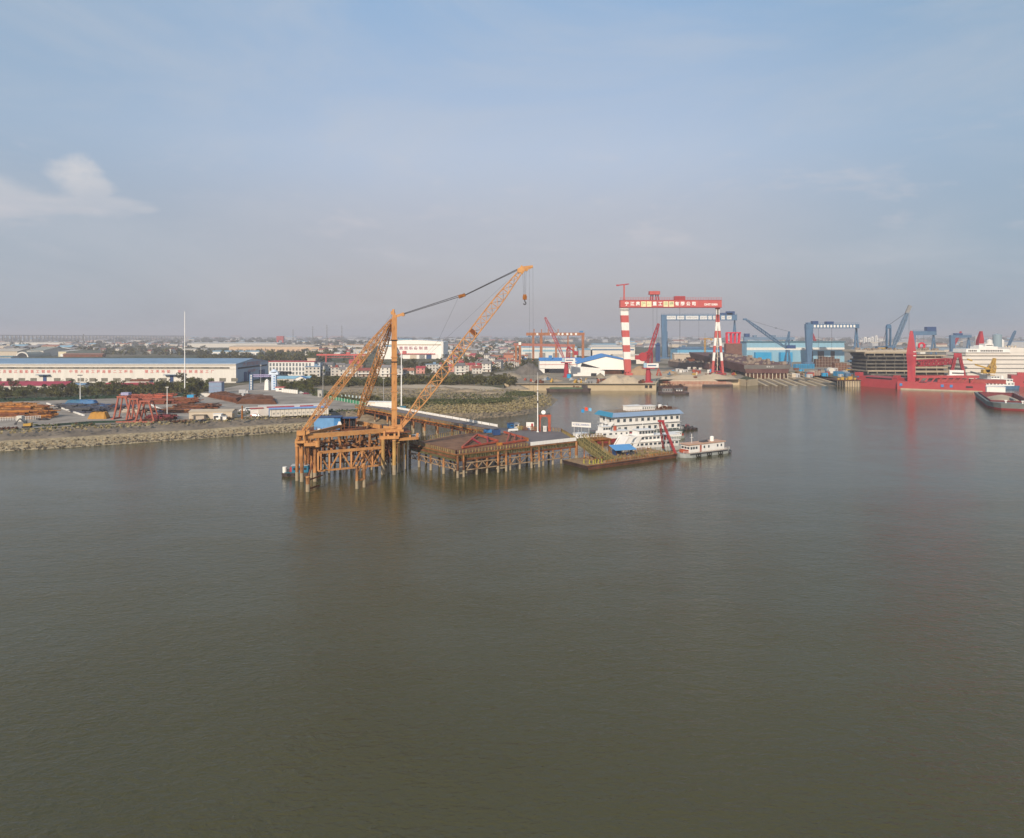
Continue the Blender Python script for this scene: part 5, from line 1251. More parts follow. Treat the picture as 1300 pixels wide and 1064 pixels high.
pile_stack(112,523,20,8,2.6,[nv,grey_dk,nv],'heap of dark navy steel pieces left of the yellow block',-.3,.5,ang=.05,seed=7)
pile_stack(120,518,24,9,2.2,[nv,grey_dk,blue_dk,rust_d],'heap of dark steel behind the yellow block',-.2,.5,ang=.05,seed=8)
pile_stack(148,519,18,9,2.2,[nv,grey_dk,rust_d,blue_dk],'heap of dark and blue steel behind the red lifting frames',-.2,.5,ang=.05,seed=9)
pile_stack(176,523,18,9,2.0,[grey_dk,rust_d,walltan],'mixed steel heap seen through the legs of the red lifting frames',-.2,.5,ang=.05,seed=10)
pile_stack(206,533,13,8,2.6,[mat('maroon_steel',(.14,.025,.03),.7,.3,.4),rust_d],'heap of maroon steel sections at the foot of the yard lamp pole',-.1,.5,ang=.03,seed=11)
pile_stack(226,523,22,8,1.8,[blue_dk,rust,rust_d,rust_y],'heap of blue and rusty steel right of the lamp pole',-.1,.45,ang=.03,seed=12)
pile_stack(250,518,24,10,2.2,[rust,rust_d],'brown sheet pile stack left of the tan shed row',-.1,.5,ang=.02,seed=13)
pile_stack(200,512.5,26,9,3.0,[mat('coral_steel',(.20,.06,.038),.8,.35,.4),rust],'stack of coral red steel girders behind the lamp pole, left one',.03,.6,ang=.02,seed=14)
pile_stack(226,512,24,9,3.4,[mat('coral_steel',(.34,.09,.05)),rust],'stack of coral red steel girders at the blue tarpaulin',.03,.6,ang=.02,seed=15)
pile_stack(193,505.5,30,6,3.2,[mat('coral_steel',(.34,.09,.05)),redor],'long bright coral red girders along the tree belt',.02,.7,ang=.01,seed=16)
b0 = gp(243,507.5); t = thing('steel_crate', 'blue covered steel crate at the right end of the coral red girders', 'crate', tuple(b0)); b = B(); b.box((0,0,0),(4.5,3.5,3.4)); b.build('body', cyan, t); b = B(); b.box((2.9,0,0),(1.2,3.5,3.2)); b.build('end', rust_d, t)
def sheetpile(pts, h, lab, seed, m=rust):
    ps = [gp(*q) for q in pts]; c = sum(ps, V(0,0,0))/len(ps); t = thing('sheet_pile_stack', lab, 'steel stack', (c.x,c.y,G)); rr = random.Random(seed)
    n = int(h/.42)
    for k in range(n):
        s_ = 1-k*.035; b = B(); pp = [((p.x-c.x)*s_*rr.uniform(.97,1.02), (p.y-c.y)*s_*rr.uniform(.97,1.02)) for p in ps]; b.prism(pp, k*.42, k*.42+.30); b.build('layer', m, t)
    b = B()
    for k in range(26):
        u, v_ = rr.random(), rr.random(); p = ps[0].lerp(ps[1],u).lerp(ps[3].lerp(ps[2],u),v_)-c; b.box((p.x*.8,p.y*.8,n*.42-.12),(rr.uniform(2,6),.35,.3),rr.uniform(-.1,.1))
    b.build('loose_bars', rust_d, t)
sheetpile([(262,504),(303,513),(312,508),(283,500.5)],3.0,'large stack of dark brown sheet piles left of the brown yard post',1)
sheetpile([(300,513),(352,513.5),(349,507),(309,504.5)],3.2,'large stack of brown sheet piles right of the post, behind the camp building',2,mat('red_brown_steel',(.13,.055,.03),.9,.3,.4,col2=(.22,.10,.055)))
t = thing('low_wall', 'cream painted wall segment behind the brown sheet pile stacks', 'wall', tuple(gp(264,504))); b = B(); b.bar((-9,0,1.2),(9,5,1.2),.4,2.6); b.build('wall', cream, t); b = B(); b.bar((-9,0,2.6),(9,5,2.6),.6,.2); b.build('coping', wallw, t)
# kerb blocks
def blocks(p, q, n, lab, grp, s=(2.2,.8,.9)):
    p, q = gp(*p), gp(*q); a = math.atan2(q.y-p.y, q.x-p.x); t0 = None
    for k in range(n):
        c = p.lerp(q, k/(n-1))
        if t0 is None:
            t0 = thing('kerb_block', lab, 'concrete block', tuple(c), a, grp); b = B(); b.box((0,0,0),s,0,(.94,.8)); b.build('block', white_w, t0); b = B(); b.cyl((-.4,0,s[2]-.02),(-.4,0,s[2]+.12),.06,5); b.cyl((.4,0,s[2]-.02),(.4,0,s[2]+.12),.06,5); b.build('lifting_eye', rust, t0)
        else: copy_tree(t0, lab, tuple(c), a+R.uniform(-.1,.1), group=grp)
blocks((60,513),(106,528),30,'white concrete kerb block in the line edging the navy steel heaps','kerb blocks by the navy steel')
blocks((276,503.5),(303,512),18,'white concrete kerb block in the line left of the brown sheet piles','kerb blocks by the sheet piles')
blocks((190,514),(211,523.5),16,'white concrete kerb block in the line near the yard lamp pole','kerb blocks by the lamp pole')
t = thing('white_railing', 'white pipe railing in front of the rusty pipe heaps at the left edge', 'railing', tuple(gp(25,535))); o_ = gp(25,535); b = B()
for k in range(34): p = gp(-18+k*2.1,535.8-k*.10)-o_; b.bar((p.x,p.y,0),(p.x,p.y,1.9),.16)
p, q = gp(-18,535.8)-o_, gp(52,532.4)-o_; b.build('post', white_w, t); b = B(); b.bar((p.x,p.y,1.9),(q.x,q.y,1.9),.14); b.bar((p.x,p.y,1.0),(q.x,q.y,1.0),.12); b.build('rail', white_w, t)
for k, (px, py, d, m, l) in enumerate(((100,512.5,(15,6,2.6),mat('dark_teal_tarp',(.015,.10,.19),.6,.3,.3),'large teal-blue tarpaulin cover at the back of the yard, left one'),(112,513,(11,5,2.8),mat('blue_tarp',(.03,.12,.27),.6,.3,.3),'blue tarpaulin cover right of the larger teal one'),(138,519,(12,4,2.0),mat('faded_blue_tarp',(.06,.16,.27),.6,.3,.3),'light blue tarpaulin cover left of the red lifting frames'),(126,531.5,(9.5,5,3.6),mat('ochre_block',(.38,.19,.03),.7,.15,.4),'big ochre yellow steel block near the edge of the bank'))):
    p = gp(px, py); t = thing('covered_stack', l, 'covered load', tuple(p), .05); rr = random.Random(k); b = B(); P = []
    for i in range(9): P.append([((i/8-.5)*d[0], (j/6-.5)*d[1], 0 if i in (0,8) or j in (0,6) else d[2]*rr.uniform(.8,1.05)) for j in range(7)])
    b.grid(P); b.build('cover', m, t); b = B()
    for k2 in range(4): b.cyl((-d[0]*.5,-d[1]*.3+k2,.3),(d[0]*.52,-d[1]*.3+k2,.3),.25,6)
    b.build('load', rust_d, t)
# red lifting frames
def aframe(x, y, w, h, lab, dp=5):
    t = thing('lifting_frame', lab, 'lifting frame', (x,y,G), .0, 'red lifting frames in the yard')
    for s_ in (-1,1):
        b = B(); b.bar((s_*w/2,0,0),(s_*w*.22,0,h*.92),.75); b.bar((s_*w/2,dp,0),(s_*w*.22,dp*.8,h*.92),.55); b.build('leg', redor, t)
        b = B(); b.box((s_*w/2,dp/2,0),(1.4,dp+2.5,.8)); b.build('foot_beam', redor, t)
    b = B(); b.box((0,dp*.4,h*.9),(w*.56,dp*.5,.8)); b.bar((-w*.3,0,h*.95),(w*.3,0,h*.95),.8); b.bar((-w*.36,0,h*.5),(-w*.2,0,h*.9),.3); b.build('head_beam', redor, t)
    return t
cr_ = mat('salmon_red_paint', (.31,.09,.058), .6,.2,.5)
MATS['orange_red_paint_yard'] = cr_
redor_old = redor; redor = cr_
for k, (px, py, w, h, l) in enumerate(((155,532.5,9,12.5,'red lifting frame in the yard, leftmost, with a small blue cabin on top'),(170,535,8,12,'middle one of the three red lifting frames in the yard'),(184,535.5,9.5,11,'rightmost of the three red lifting frames in the yard'))):
    p = gp(px, py); tt = aframe(p.x, p.y, w, h, l)
    if k == 0: b = B(); b.box((1,2,h+.1),(4,3,1.4)); b.build('cabin', mat('lilac_cabin',(.30,.30,.45),.6,.2,.5), tt)
t = thing('lattice_girder', 'red lattice girder lying across the tops of the middle and right lifting frames', 'girder', tuple(gp(172,530)+V(0,0,10.6))); b = B(); b.lattice((-9,1,.8),(9,1,.5),1.8,9,.2); b.build('lattice', redor, t); b = B(); b.bar((-9,0,-.2),(9,0,-.4),.4); b.build('rail', redor, t)
t = thing('crane_rail', 'long red rail beam on the ground in front of the lifting frames', 'rail beam', tuple(gp(165,536.5))); b = B(); b.box((-1,0,0),(26,1.2,.7)); b.build('beam', redor, t); b = B()
for k in range(9): b.box((-12+k*2.8,0,-.02),(.5,2.2,.3))
b.build('sleeper', wood, t)
redor = redor_old
# sheds and clutter along the bank top
def shed(px, py, d, m, rm, lab, rz=0, name='shed', gab=None, doors=1, wins=0, cat='shed', rise=.8):
    p = gp(px, py); t = thing(name, lab, cat, tuple(p), rz); b = B()
    if gab: b.gabwall((0,0,0),(d[0],d[1],0),d[2],rise)
    else: b.box((0,0,0),d)
    b.build('wall', m, t); b = B()
    if gab: b.gable((0,0,d[2]),d[:2],rise+.15,0,.3)
    else: b.box((0,0,d[2]),(d[0]+.5,d[1]+.5,.2))
    b.build('roof', rm, t)
    for k in range(doors): b = B(); b.box((-d[0]*.3+k*2.6,-d[1]/2-.03,0),(1.1,.1,2.0)); b.build('door', grey_dk, t)
    for k in range(wins): b = B(); b.box((-d[0]*.4+d[0]*.8*(k+.5)/wins,-d[1]/2-.03,1.1),(min(1.3,d[0]*.5/wins),.1,1.0)); b.build('window', glass, t)
    return t
shed(271,530.5,(22,9,3.8),walltan,mat('pale_tan_roof',(.46,.38,.28),.8,.12,.3),'long tan shed with a pale roof on top of the bank',.09,doors=2,wins=4,gab=True)
shed(277,532.5,(4,3,2.9),white,white,'small white cabin in front of the long tan shed',.05,wins=1)
shed(292,531,(3.6,3,2.8),mat('pale_orange_wall',(.50,.36,.22),.8,.2,.5),wallw,'small ochre cabin at the right end of the long tan shed',.05,wins=1)
shed(253,532.5,(6,3,2.2),walltan,conc_d,'low flat-roofed concrete hut left of the long tan shed',.05)
shed(284,533,(3,2.4,1.8),white_w,grey_lt,'tiny white box hut among timber in front of the tan shed',.2)
# heaps of small clutter (one each)
for k, (px, py, w, m, l) in enumerate(((287,532,5,wood,'heap of timber offcuts in front of the long tan shed'),(225,536,7,rust_d,'heap of dark scrap steel at the bank edge below the maroon steel'),(235,535.5,5,wood,'low heap of boards at the bank edge, right of the dark scrap'),(8,545,8,rust_d,'low heap of rusty scrap at the bank edge, far left'),(62,541,9,mat('olive_nets',(.09,.10,.045),.9,.3,.6),'heap of olive nets beside the small excavator'),(103,540,8,mat('olive_nets',(.09,.10,.045)),'heap of olive nets at the bank edge below the navy steel'),(54,533.5,4,grey_dk,'low heap of dark plates at the end of the white railing'),(256,535,4,grey_dk,'black sacks against the low concrete hut'))):
    p = gp(px, py); rr = random.Random(k+50); t = thing('scrap_heap', l, 'heap', tuple(p)); b = B()
    for i in range(26): x, y = rr.gauss(0,w*.3), rr.gauss(0,1.0); b.box((x,y,rr.uniform(0,.5)),(rr.uniform(.4,2.2),rr.uniform(.2,.9),rr.uniform(.2,.8)),rr.uniform(0,3))
    b.build('pieces', m, t); b = B()
    for i in range(4): x = rr.gauss(0,w*.3); b.bar((x,-.5,.3),(x+rr.uniform(-2,2),.5,1.3),.15)
    b.build('long_bars', rust, t)
# excavator
p = gp(34.5,543); t = thing('excavator', 'small excavator with a dark boom and an ochre body on the bank top, far left', 'excavator', tuple(p), .2)
for s_ in (-1,1): b = B(); b.prism([(-1.7,-.3),(1.7,-.3),(1.7,.3),(-1.7,.3)],0,.8); b.v = [(x, y+s_*1.0, z) for x, y, z in b.v]; b.build('track', rubber, t)
b = B(); b.box((.3,0,.9),(3.2,2.2,1.2)); b.box((1.5,0,1.0),(1.0,2.3,1.3)); b.build('body', yellow, t); b = B(); b.box((-.5,-.6,2.1),(1.3,1.0,1.5)); b.build('cab', glass, t)
b = B(); b.bar((-.6,.3,1.8),(-3.2,.3,4.4),.5); b.bar((-3.2,.3,4.4),(-5.0,.3,2.4),.4); b.build('boom', grey_dk, t); b = B(); b.box((-5.1,.3,1.5),(.9,1.0,.9),0,(.6,1)); b.build('bucket', grey_dk, t)
t = thing('dust_tank', 'pale square tank standing at the white railing left of the excavator', 'tank', tuple(gp(26,538.5))); b = B(); b.box((0,0,1.4),(2.6,2.2,2.8)); b.build('tank', mat('pale_tank',(.52,.50,.44),.6,.1,.5), t)
b = B()
for x in (-1,1): 
    for y in (-.8,.8): b.bar((x,y,0),(x,y,1.4),.2)
b.build('leg', grey_mid, t)
# dark net strip behind the bank edge
for a_, b_, l in (((70,541),(118,537.5),'dark green net fence along the bank top, left of the lifting frames'),((118,537.5),(160,536.3),'dark green net fence along the bank top, in front of the lifting frames')):
    p, q = gp(*a_), gp(*b_); t = thing('net_fence', l, 'fence', tuple(p)); d_ = q-p; b = B(); b.bar((0,0,.6),d_+V(0,0,.6),.12,1.1); b.build('net', mat('dark_green_net',(.018,.045,.03),.9,.3,1), t); b = B()
    for k in range(12): b.bar(d_*(k/11), d_*(k/11)+V(0,0,1.3), .14)
    b.build('post', grey_dk, t)
# camp building
pc = gp(342,529.3); pe = gp(417,526.2); Lc_ = (pe-pc).length; rc_ = math.atan2(pe.y-pc.y, pe.x-pc.x)
t = thing('camp_building', 'long low white camp building with a blue and red roof edge, on the bank', 'building', tuple(pc), rc_)
b = B(); b.box((Lc_/2,3.5,0),(Lc_,7,4.0)); b.build('wall', mat('prefab_panel_wall',(.60,.55,.47),.7,.08,.6), t)
b = B(); b.box((Lc_/2,3.4,4.0),(Lc_+.6,8.2,.5)); b.build('roof_edge', mat('roof_edge_blue',(.18,.30,.55),.5,.1,.4), t)
b = B(); b.box((Lc_/2-3.5,10.5,0),(Lc_+4,11,5.0)); b.build('roof', mat('prefab_roof',(.56,.51,.45),.7,.1,.4), t)
for u0, u1 in ((-.04,.42),(.52,.75)): b = B(); b.box((Lc_*(u0+u1)/2,4.9,4.5),(Lc_*(u1-u0),.3,.6)); b.build('red_fascia', red_roof, t)
b = B()
for k in range(14): b.box((Lc_*(k+.5)/14,-.04,0),(.14,.1,4.0))
b.build('panel_joints', grey_mid, t)
for k in range(13): b = B(); b.box((Lc_*(k+1)/14,-.03,1.2),(.9,.08,.9)); b.build('window', mat('hazy_window',(.30,.29,.27),.4,.2,.5), t)
b = B(); b.box((-.05,3.5,0),(.3,7.05,3.9)); b.build('end_panel', blue_hi, t)
b = B(); b.box((-6.4,8.2,0),(6.2,6,4.3)); b.build('rear_wing', white_w, t); b = B(); b.box((-6.4,8.2,4.3),(7,6.8,.3)); b.build('wing_roof', mat('prefab_roof',(.56,.51,.45)), t); b = B(); b.box((-6.4,4.7,4.25),(7,.3,.5)); b.build('red_fascia', red_roof, t)

# ================================================================ vehicles
def car(px, py, m, lab, rz=0, L_=4.5, cat='car', z=G, van=False):
    p = gp(px, py, z); t = thing('parked_car', lab, cat, tuple(p), rz); h = 1.45 if not van else 1.95
    b = B(); b.prism([(-L_/2,-.8),(-L_/2+.2,-.88),(L_/2-.2,-.88),(L_/2,-.8),(L_/2,.8),(L_/2-.2,.88),(-L_/2+.2,.88),(-L_/2,.8)],.32,.85); b.box((-.1,0,.85),(L_*.62,1.6,h-.85),0,(.74 if not van else .95,.86)); b.build('body', m, t)
    b = B(); b.box((-.1,-.02,.9),(L_*.56,1.66,h-1.05),0,(.74,.86)); b.build('window', glass, t)
    for x in (-L_*.31,L_*.31):
        for y in (-.8,.8): b = B(); b.cyl((x,y-.1,.33),(x,y+.1,.33),.33,12); b.build('wheel', rubber, t)
    return t
car(381.5,499.6,white,'white car parked at the end of the white boundary wall',.2); car(388.3,500.6,mat('dark_red_car',(.25,.02,.05),.3,.1,1),'dark red car parked right beside the white one',.3)
car(309,522,white,'white pickup-like car parked left of the camp building, nearer the brown post',.1); car(315.5,521.5,white,'white van parked against the camp building end',.2,5.2,'van',G,True)
car(327,529.6,mat('tan_car',(.45,.40,.33),.4,.1,1),'pale tan car parked in front of the blue end of the camp building',.05); car(323.5,529,red,'small red car partly behind the pale tan one',.05)
for k, (px, py, l) in enumerate(((303.5,504.5,'orange-red flatbed truck parked behind the brown sheet piles'),(309.5,500.5,'pale grey truck parked near the left gate tower'))):
    p = gp(px, py); t = thing('truck', l, 'truck', tuple(p), .1); b = B(); b.box((-.8,0,.8),(5,2.3,.5 if k == 0 else 2.6)); b.build('load_bed', redor if k == 0 else grey_lt, t); b = B(); b.box((2.7,0,.6),(1.7,2.3,2.2),0,(.85,.95)); b.build('cab', grey_lt, t); b = B(); b.box((3.58,0,1.6),(.1,1.9,.8)); b.build('windscreen', glass, t)
    for x in (-2.4,-.9,2.6):
        for y in (-1,1): b = B(); b.cyl((x,y-.15,.45),(x,y+.15,.45),.45,12); b.build('wheel', rubber, t)

# ================================================================ shore by the pier root
p0, p1 = gp(417,506.5), gp(472,516.5); t = thing('green_fence', 'long green boundary fence with small pale signs above it, on the shore behind the crane', 'fence', tuple(p0)); d_ = p1-p0; b = B(); b.bar((0,0,1.1),d_+V(0,0,1.1),.15,2.0); b.build('sheet', green, t); b = B()
for k in range(16): b.bar(d_*(k/15)-V(0,.15,0), d_*(k/15)+V(0,-.15,2.3), .2)
b.build('post', white_w, t)
g_ = 'pale blue sign boards above the green fence'
for k in range(7):
    c = gp(434+k*4.6, 504.6+k*.55); t = thing('sign_board', 'pale blue sign board, one of the row above the green fence', 'sign', tuple(c), math.atan2(d_.y,d_.x), g_) if k == 0 else copy_tree(t, None, tuple(c))
    if k == 0:
        b = B(); b.box((0,0,.6),(1.7,.12,1.7)); b.build('panel', mat('pale_sign',(.50,.60,.62),.5,.1,1), t); b = B(); b.bar((-.6,0,0),(-.6,0,.6),.1); b.bar((.6,0,0),(.6,0,.6),.1); b.build('post', grey_mid, t)
shed(475,517.5,(8.5,5,3.6),mat('cream_panel',(.62,.55,.45),.7,.1,.5),white,'cream cabin with a red notice at the shore end of the pier road',-.12,doors=1)
shed(489,518,(11,5,3.8),white,white_w,'long white site cabin at the shore end of the pier road',-.1,doors=0)
t = thing('kiosk', 'narrow pale kiosk standing on the grass verge left of the derrick crane stay', 'kiosk', tuple(gp(406.5,504))); b = B(); b.box((0,0,0),(3,2.4,5)); b.build('wall', mat('kiosk_grey',(.40,.38,.34),.8,.1,.5), t); b = B(); b.box((0,0,5),(3.4,2.8,.25)); b.build('roof', grey_mid, t); b = B(); b.box((.3,-1.23,.5),(1,.1,2)); b.build('door', grey_dk, t)
for px, py, l, s, k in ((436,505,'small dark bush on the verge beside the left crane stay',.5,3),(398,501,'dark bush left of the pale kiosk',.7,1),(392,499,'dark bush behind the red car',.8,1),(470,512,'dark round tree at the shore left of the crane mast',.62,1),(479,511,'dark tree at the shore just left of the crane mast',.6,1),(485,512,'dark round shrub at the foot of the thin lamp pole',.5,3),(515,514,'dark shrub right of the tall white pole',.7,1),(523,514,'dark shrub at the left end of the grass strip',.6,1),(530,514,'low shrub on the left part of the grass strip',.45,3)):
    p = gp(px, py); tree(k, p.x, p.y, s, l, 'shore bushes')
t = thing('green_bin', 'teal skip at the foot of the tall white pole', 'skip', tuple(gp(508.5,519)+V(1.5,0,0))); b = B(); b.box((0,0,.2),(3.2,1.8,1.4),0,(1.15,1.1)); b.build('body', teal, t); b = B(); b.box((-1.5,0,0),(.3,1.8,.3)); b.box((1.5,0,0),(.3,1.8,.3)); b.build('skid', grey_dk, t)
for k in range(120):                               # bushes of the grass strips
    pass
gb = B()
def turf(poly_y0, poly_y1, x0, x1, n, h, fn):
    for i in range(n):
        u = R.random(); px = x0+(x1-x0)*u; py = fn(u)+R.uniform(poly_y0, poly_y1); c = gp(px, py)+V(0,0,R.uniform(0,h)); a = V(R.gauss(0,1),R.gauss(0,1),R.gauss(0,.6)).normalized(); d_ = a.cross(V(R.gauss(0,1),R.gauss(0,1),1)).normalized(); s = R.uniform(.3,.8)
        gb.add([c-a*s, c+d_*s*.8, c+a*s, c-d_*s*.8], [(0,1,2,3)])
turf(-3.4,3.0,506,650,3800,1.1,lambda u: 511-4.2*max(0,u-.55)+ (1-u)*.6); turf(-2.5,2.5,642,680,700,.9,lambda u: 500.5)
turf(-2,2.5,396,470,1400,1.2,lambda u: 500+u*12); turf(-2,2,455,505,500,1.2,lambda u: 511); turf(-1.5,1.5,400,560,700,1.5,lambda u: 483)
turf(-4,4,430,640,500,.9,lambda u: 505); turf(-3,3,560,690,500,.9,lambda u: 503); turf(-1.5,1.5,300,520,500,.9,lambda u: 526-6*u)
tag(gb.build('scrub', mat('scrub_green',(.035,.05,.018),.9,.3,.4,col2=(.11,.115,.04),sharp=.2)), 'low green scrub growing on the shore and the peninsula', 'scrub', kind='stuff')
gb = B(); turf(-6,9,500,700,5200,.6,lambda u: 518-u*5 if u < .8 else 512-(u-.8)*30); turf(-6,6,420,660,2200,.5,lambda u: 500); turf(-2.5,2.5,0,420,900,.5,lambda u: 549-u*23)
tag(gb.build('dry_grass', mat('dry_grass_straw',(.20,.155,.07),.95,.25,.4,col2=(.34,.28,.15),sharp=.25)), 'dry straw coloured grass over the peninsula bank and the bare field', 'dry grass', kind='stuff')
# dirt mounds on the field
for k, (px, py, w, h, l) in enumerate(((590,497,30,3.0,'low mound of pale earth on the bare field, middle'),(560,494,34,2.4,'long low ridge of earth on the bare field behind the crane boom'),(620,500,24,2.6,'pale earth mound near the grass of the peninsula'),(655,494,22,4.0,'grey gravel heap at the landward end of the inlet'),(500,499,26,2.0,'low earth mound right of the crane mast'))):
    p = gp(px, py); t = B(); P = []
    for i in range(13): P.append([((i/12-.5)*w, (j/8-.5)*w*.5, -.1+h*max(0,(1-((i/12-.5)*2)**2)*(1-((j/8-.5)*2)**2))*(.7+.6*mnoise.noise(V(i*.5+k*9,j*.5,0)))) for j in range(9)])
    t.grid(P); o = t.build('earth_mound', dirt if k != 3 else gravel, None, True); o.location = p; tag(o, l, 'mound')

# ================================================================ houses
def house(name, lab, w, d, st, wallm, roofm, style=0):
    t = thing(name, lab, 'house'); h = st*3.1
    b = B()
    if style == 2: b.box((0,0,0),(w,d,h))
    else: b.gabwall((0,0,0),(w,d,0),h,d*.26)
    b.build('wall', wallm, t)
    b = B()
    if style == 2: b.box((0,0,h),(w+.6,d+.6,.5)); b.box((w*.2,0,h+.5),(3,3,2.2))
    else: b.gable((0,0,h),(w,d),d*.28)
    r_ = b.build('roof', roofm, t)
    if style == 0: b = B(); b.box((w*.22,d*.1,h+d*.12),(.9,.9,d*.2)); b.build('chimney', walltan, r_)
    for s_ in range(st):
        for k in range(max(2,int(w/3.4))):
            n = max(2,int(w/3.4)); x = -w/2+w*(k+.5)/n
            if s_ == 0 and k == n//2: b = B(); b.box((x,-d/2-.03,0),(1.5,.1,2.3)); b.build('door', rust_d, t); continue
            b = B(); b.box((x,-d/2-.03,s_*3.1+1.0),(1.4,.1,1.5)); b.build('window', glass, t)
    if style == 1: b = B(); b.box((0,-d/2-.7,3.0),(w*.9,1.5,.25)); b.box((0,-d/2-1.35,3.25),(w*.9,.12,.8)); b.build('balcony', white_w, t)
    return t
HP = [house('house','',11,9,2,wallw,tile_red,0), house('house','',10,9,3,wallw,tile_grey,1), house('house','',12,9,2,walltan,tile_red,1), house('house','',9,8,3,wallw,tile_red,2), house('house','',13,9,2,wallw,tile_grey,0), house('house','',10,8,2,pink,red_roof,0), house('house','',14,9,3,wallw,blue_roof,2), house('house','',16,8,1,walltan,tile_grey,0)]
HL = ['white two-storey house with a red tiled roof','white three-storey house with a grey tiled roof and balcony','tan two-storey house with a red tiled roof and balcony','white three-storey flat-roofed house with a rusty red roof edge','broad white two-storey house with a grey tiled roof','pink house with a bright red roof','broad white three-storey house with a flat blue roof','low tan single-storey house with a grey tiled roof']
hu = [False]*8
def hs(k, px, y, rz, where, grp, s=1.0):
    lab = HL[k]+' '+where
    if not hu[k]: hu[k] = True; t = HP[k]; t.location = at(px, y); t.rotation_euler.z = rz; t['label'] = lab; t['group'] = grp; t.scale = (s,s,s); return t
    return copy_tree(HP[k], lab, at(px, y), rz, s, group=grp)
gA = 'houses of the village behind the crane'
for k, (px, py, h) in enumerate(((397,478,6),(407,476,1),(417,475,1),(425,477,3),(433,473,1),(441,477,4),(447,478,1),(455,474,0),(463,478,2),(484,477,3),(490,478,1),(497,476,2),(504,479,1),(511,478,2),(519,478,0),(535,474,5),(548,473,6),(557,472,3),(575,472,5),(583,476,1),(590,474,3),(598,470,5),(605,474,0),(612,470,5),(618,472,1))):
    y_ = F*(H-G)/(py-HY); hs(h, px+R.uniform(-1,1), y_, R.uniform(-.25,.25), 'in the front village row', gA, R.uniform(.95,1.15))
gB = 'houses of the dense village behind the boom'
for k in range(80):
    px = R.uniform(565,668); py = R.uniform(441,468); y_ = F*(H-G)/(py-HY)
    hs(R.choice([0,1,2,3,4,5,7,1,4]), px, y_, R.uniform(-.4,.4), 'in the dense village', gB, R.uniform(.8,1.1))
gC = 'houses of the far village left'
for k in range(46):
    px = R.uniform(88,245); py = R.uniform(438,449); y_ = F*(H-G)/(py-HY)
    hs(R.choice([0,1,2,4,7,3,4]), px, y_, R.uniform(-.4,.4), 'in the far left village', gC, R.uniform(.9,1.3))
for k in range(40):
    px = R.uniform(400,560); py = R.uniform(437,449); y_ = F*(H-G)/(py-HY)
    hs(R.choice([0,1,2,4,7,3,4]), px, y_, R.uniform(-.4,.4), 'beyond the red gantry', 'houses beyond the red gantry', R.uniform(1,1.3))
# trees of the village
def grove(n, x0, x1, y0, y1, lab, grp, s0=.7, s1=1.1, ks=(0,1,2,3)):
    for k in range(n):
        px = R.uniform(x0, x1); py = R.uniform(y0, y1); y_ = F*(H-G)/(py-HY); tree(R.choice(ks), wx(px,y_), y_, R.uniform(s0, s1), lab, grp)
grove(58, 385, 510, 484, 491, 'dark green tree in the belt in front of the village behind the crane', 'trees in front of the village', .5, .75)
grove(44, 510, 640, 483, 489, 'dark green tree in front of the dense village, seen through the boom', 'trees behind the boom', .5, .8)
grove(18, 395, 500, 470, 477, 'tree among the houses behind the crane', 'trees among the houses', .6, .9)
grove(26, 352, 398, 488, 497, 'dark bush behind the white boundary wall', 'bushes behind the boundary wall', .45, .8, (1,3))
grove(22, 500, 565, 458, 472, 'tree in front of the big white hall', 'trees by the white hall', .8, 1.2)
grove(40, 565, 670, 440, 470, 'tree among the roofs of the dense village', 'trees in the dense village', .7, 1.1)
grove(46, 95, 345, 444, 453, 'tree in the wood line behind the long warehouse', 'trees behind the warehouse', .9, 1.5, (0,1,2,4))
grove(40, 300, 420, 451, 462, 'tree in the dark wood behind the office block', 'trees behind the office block', 1.1, 1.6, (1,2,0))
# ================================================================ far left: viaduct, sheds
yv = 3900
t = thing('viaduct', 'very long hazy bridge viaduct on many piers along the horizon at the far left', 'bridge', at(60, yv))
x0, x1 = wx(-60,yv)-wx(60,yv), wx(235,yv+1500)-wx(60,yv)
def vp(u): return V(x0+(x1-x0)*u, 1500*u, 0)
b = B()
for k in range(20): p, q = vp(k/20), vp((k+1)/20); b.bar(p+V(0,0,46.5-6*k/20-G*0), q+V(0,0,46.5-6*(k+1)/20), 14, 5)
b.build('deck', grey_mid, t)
for k in range(64): p = vp((k+.5)/64); b = B(); b.box((p.x,p.y,0),(5,5,44-6*(k+.5)/64)); b.box((p.x+9,p.y,0),(5,5,44-6*(k+.5)/64)); b.build('pier', conc, t)
def bigshed(px0, px1, pyb, pyt, depth, m, rm, lab, rise=2.5, rz=0, cat='warehouse', doors=0, wm=None, arch=False, band_=None):
    y_ = F*(H-G)/(pyb-HY); a, c = wx(px0,y_), wx(px1,y_); h = wz(pyt,y_)-G
    t = thing('factory_hall', lab, cat, ((a+c)/2, y_, G), rz); w = c-a
    b = B(); b.gabwall((0,depth/2,0),(w,depth,0),h,rise); b.build('wall', m, t)
    b = B(); b.gable((0,depth/2,h),(w,depth),rise+.4,0,1.0); b.build('roof', rm, t)
    if band_: b = B(); b.box((0,-.15,h*.62),(w*.96,.3,h*.16)); b.build('window_strip', band_, t)
    for k in range(doors): b = B(); b.box((-w/2+w*(k+.5)/doors,-.15,0),(w/doors*.45,.4,h*.5)); b.build('door', wm or black, t)
    return t
bigshed(-40,91,438.7,434.8,40,cream,mat('beige_roof',(.42,.38,.32),.7,.1,.05),'long thin beige hall below the viaduct at the far left')
bigshed(-30,22,452,446,60,walltan,mat('beige_roof',(.42,.38,.32)),'low beige shed at the left edge behind the long warehouse',5)
bigshed(-20,14,456.5,453.5,20,wallw,mat('dull_teal_roof',(.13,.22,.25),.7,.15,.1),'grey shed with a dull teal roof directly behind the warehouse roof at the left edge',2)
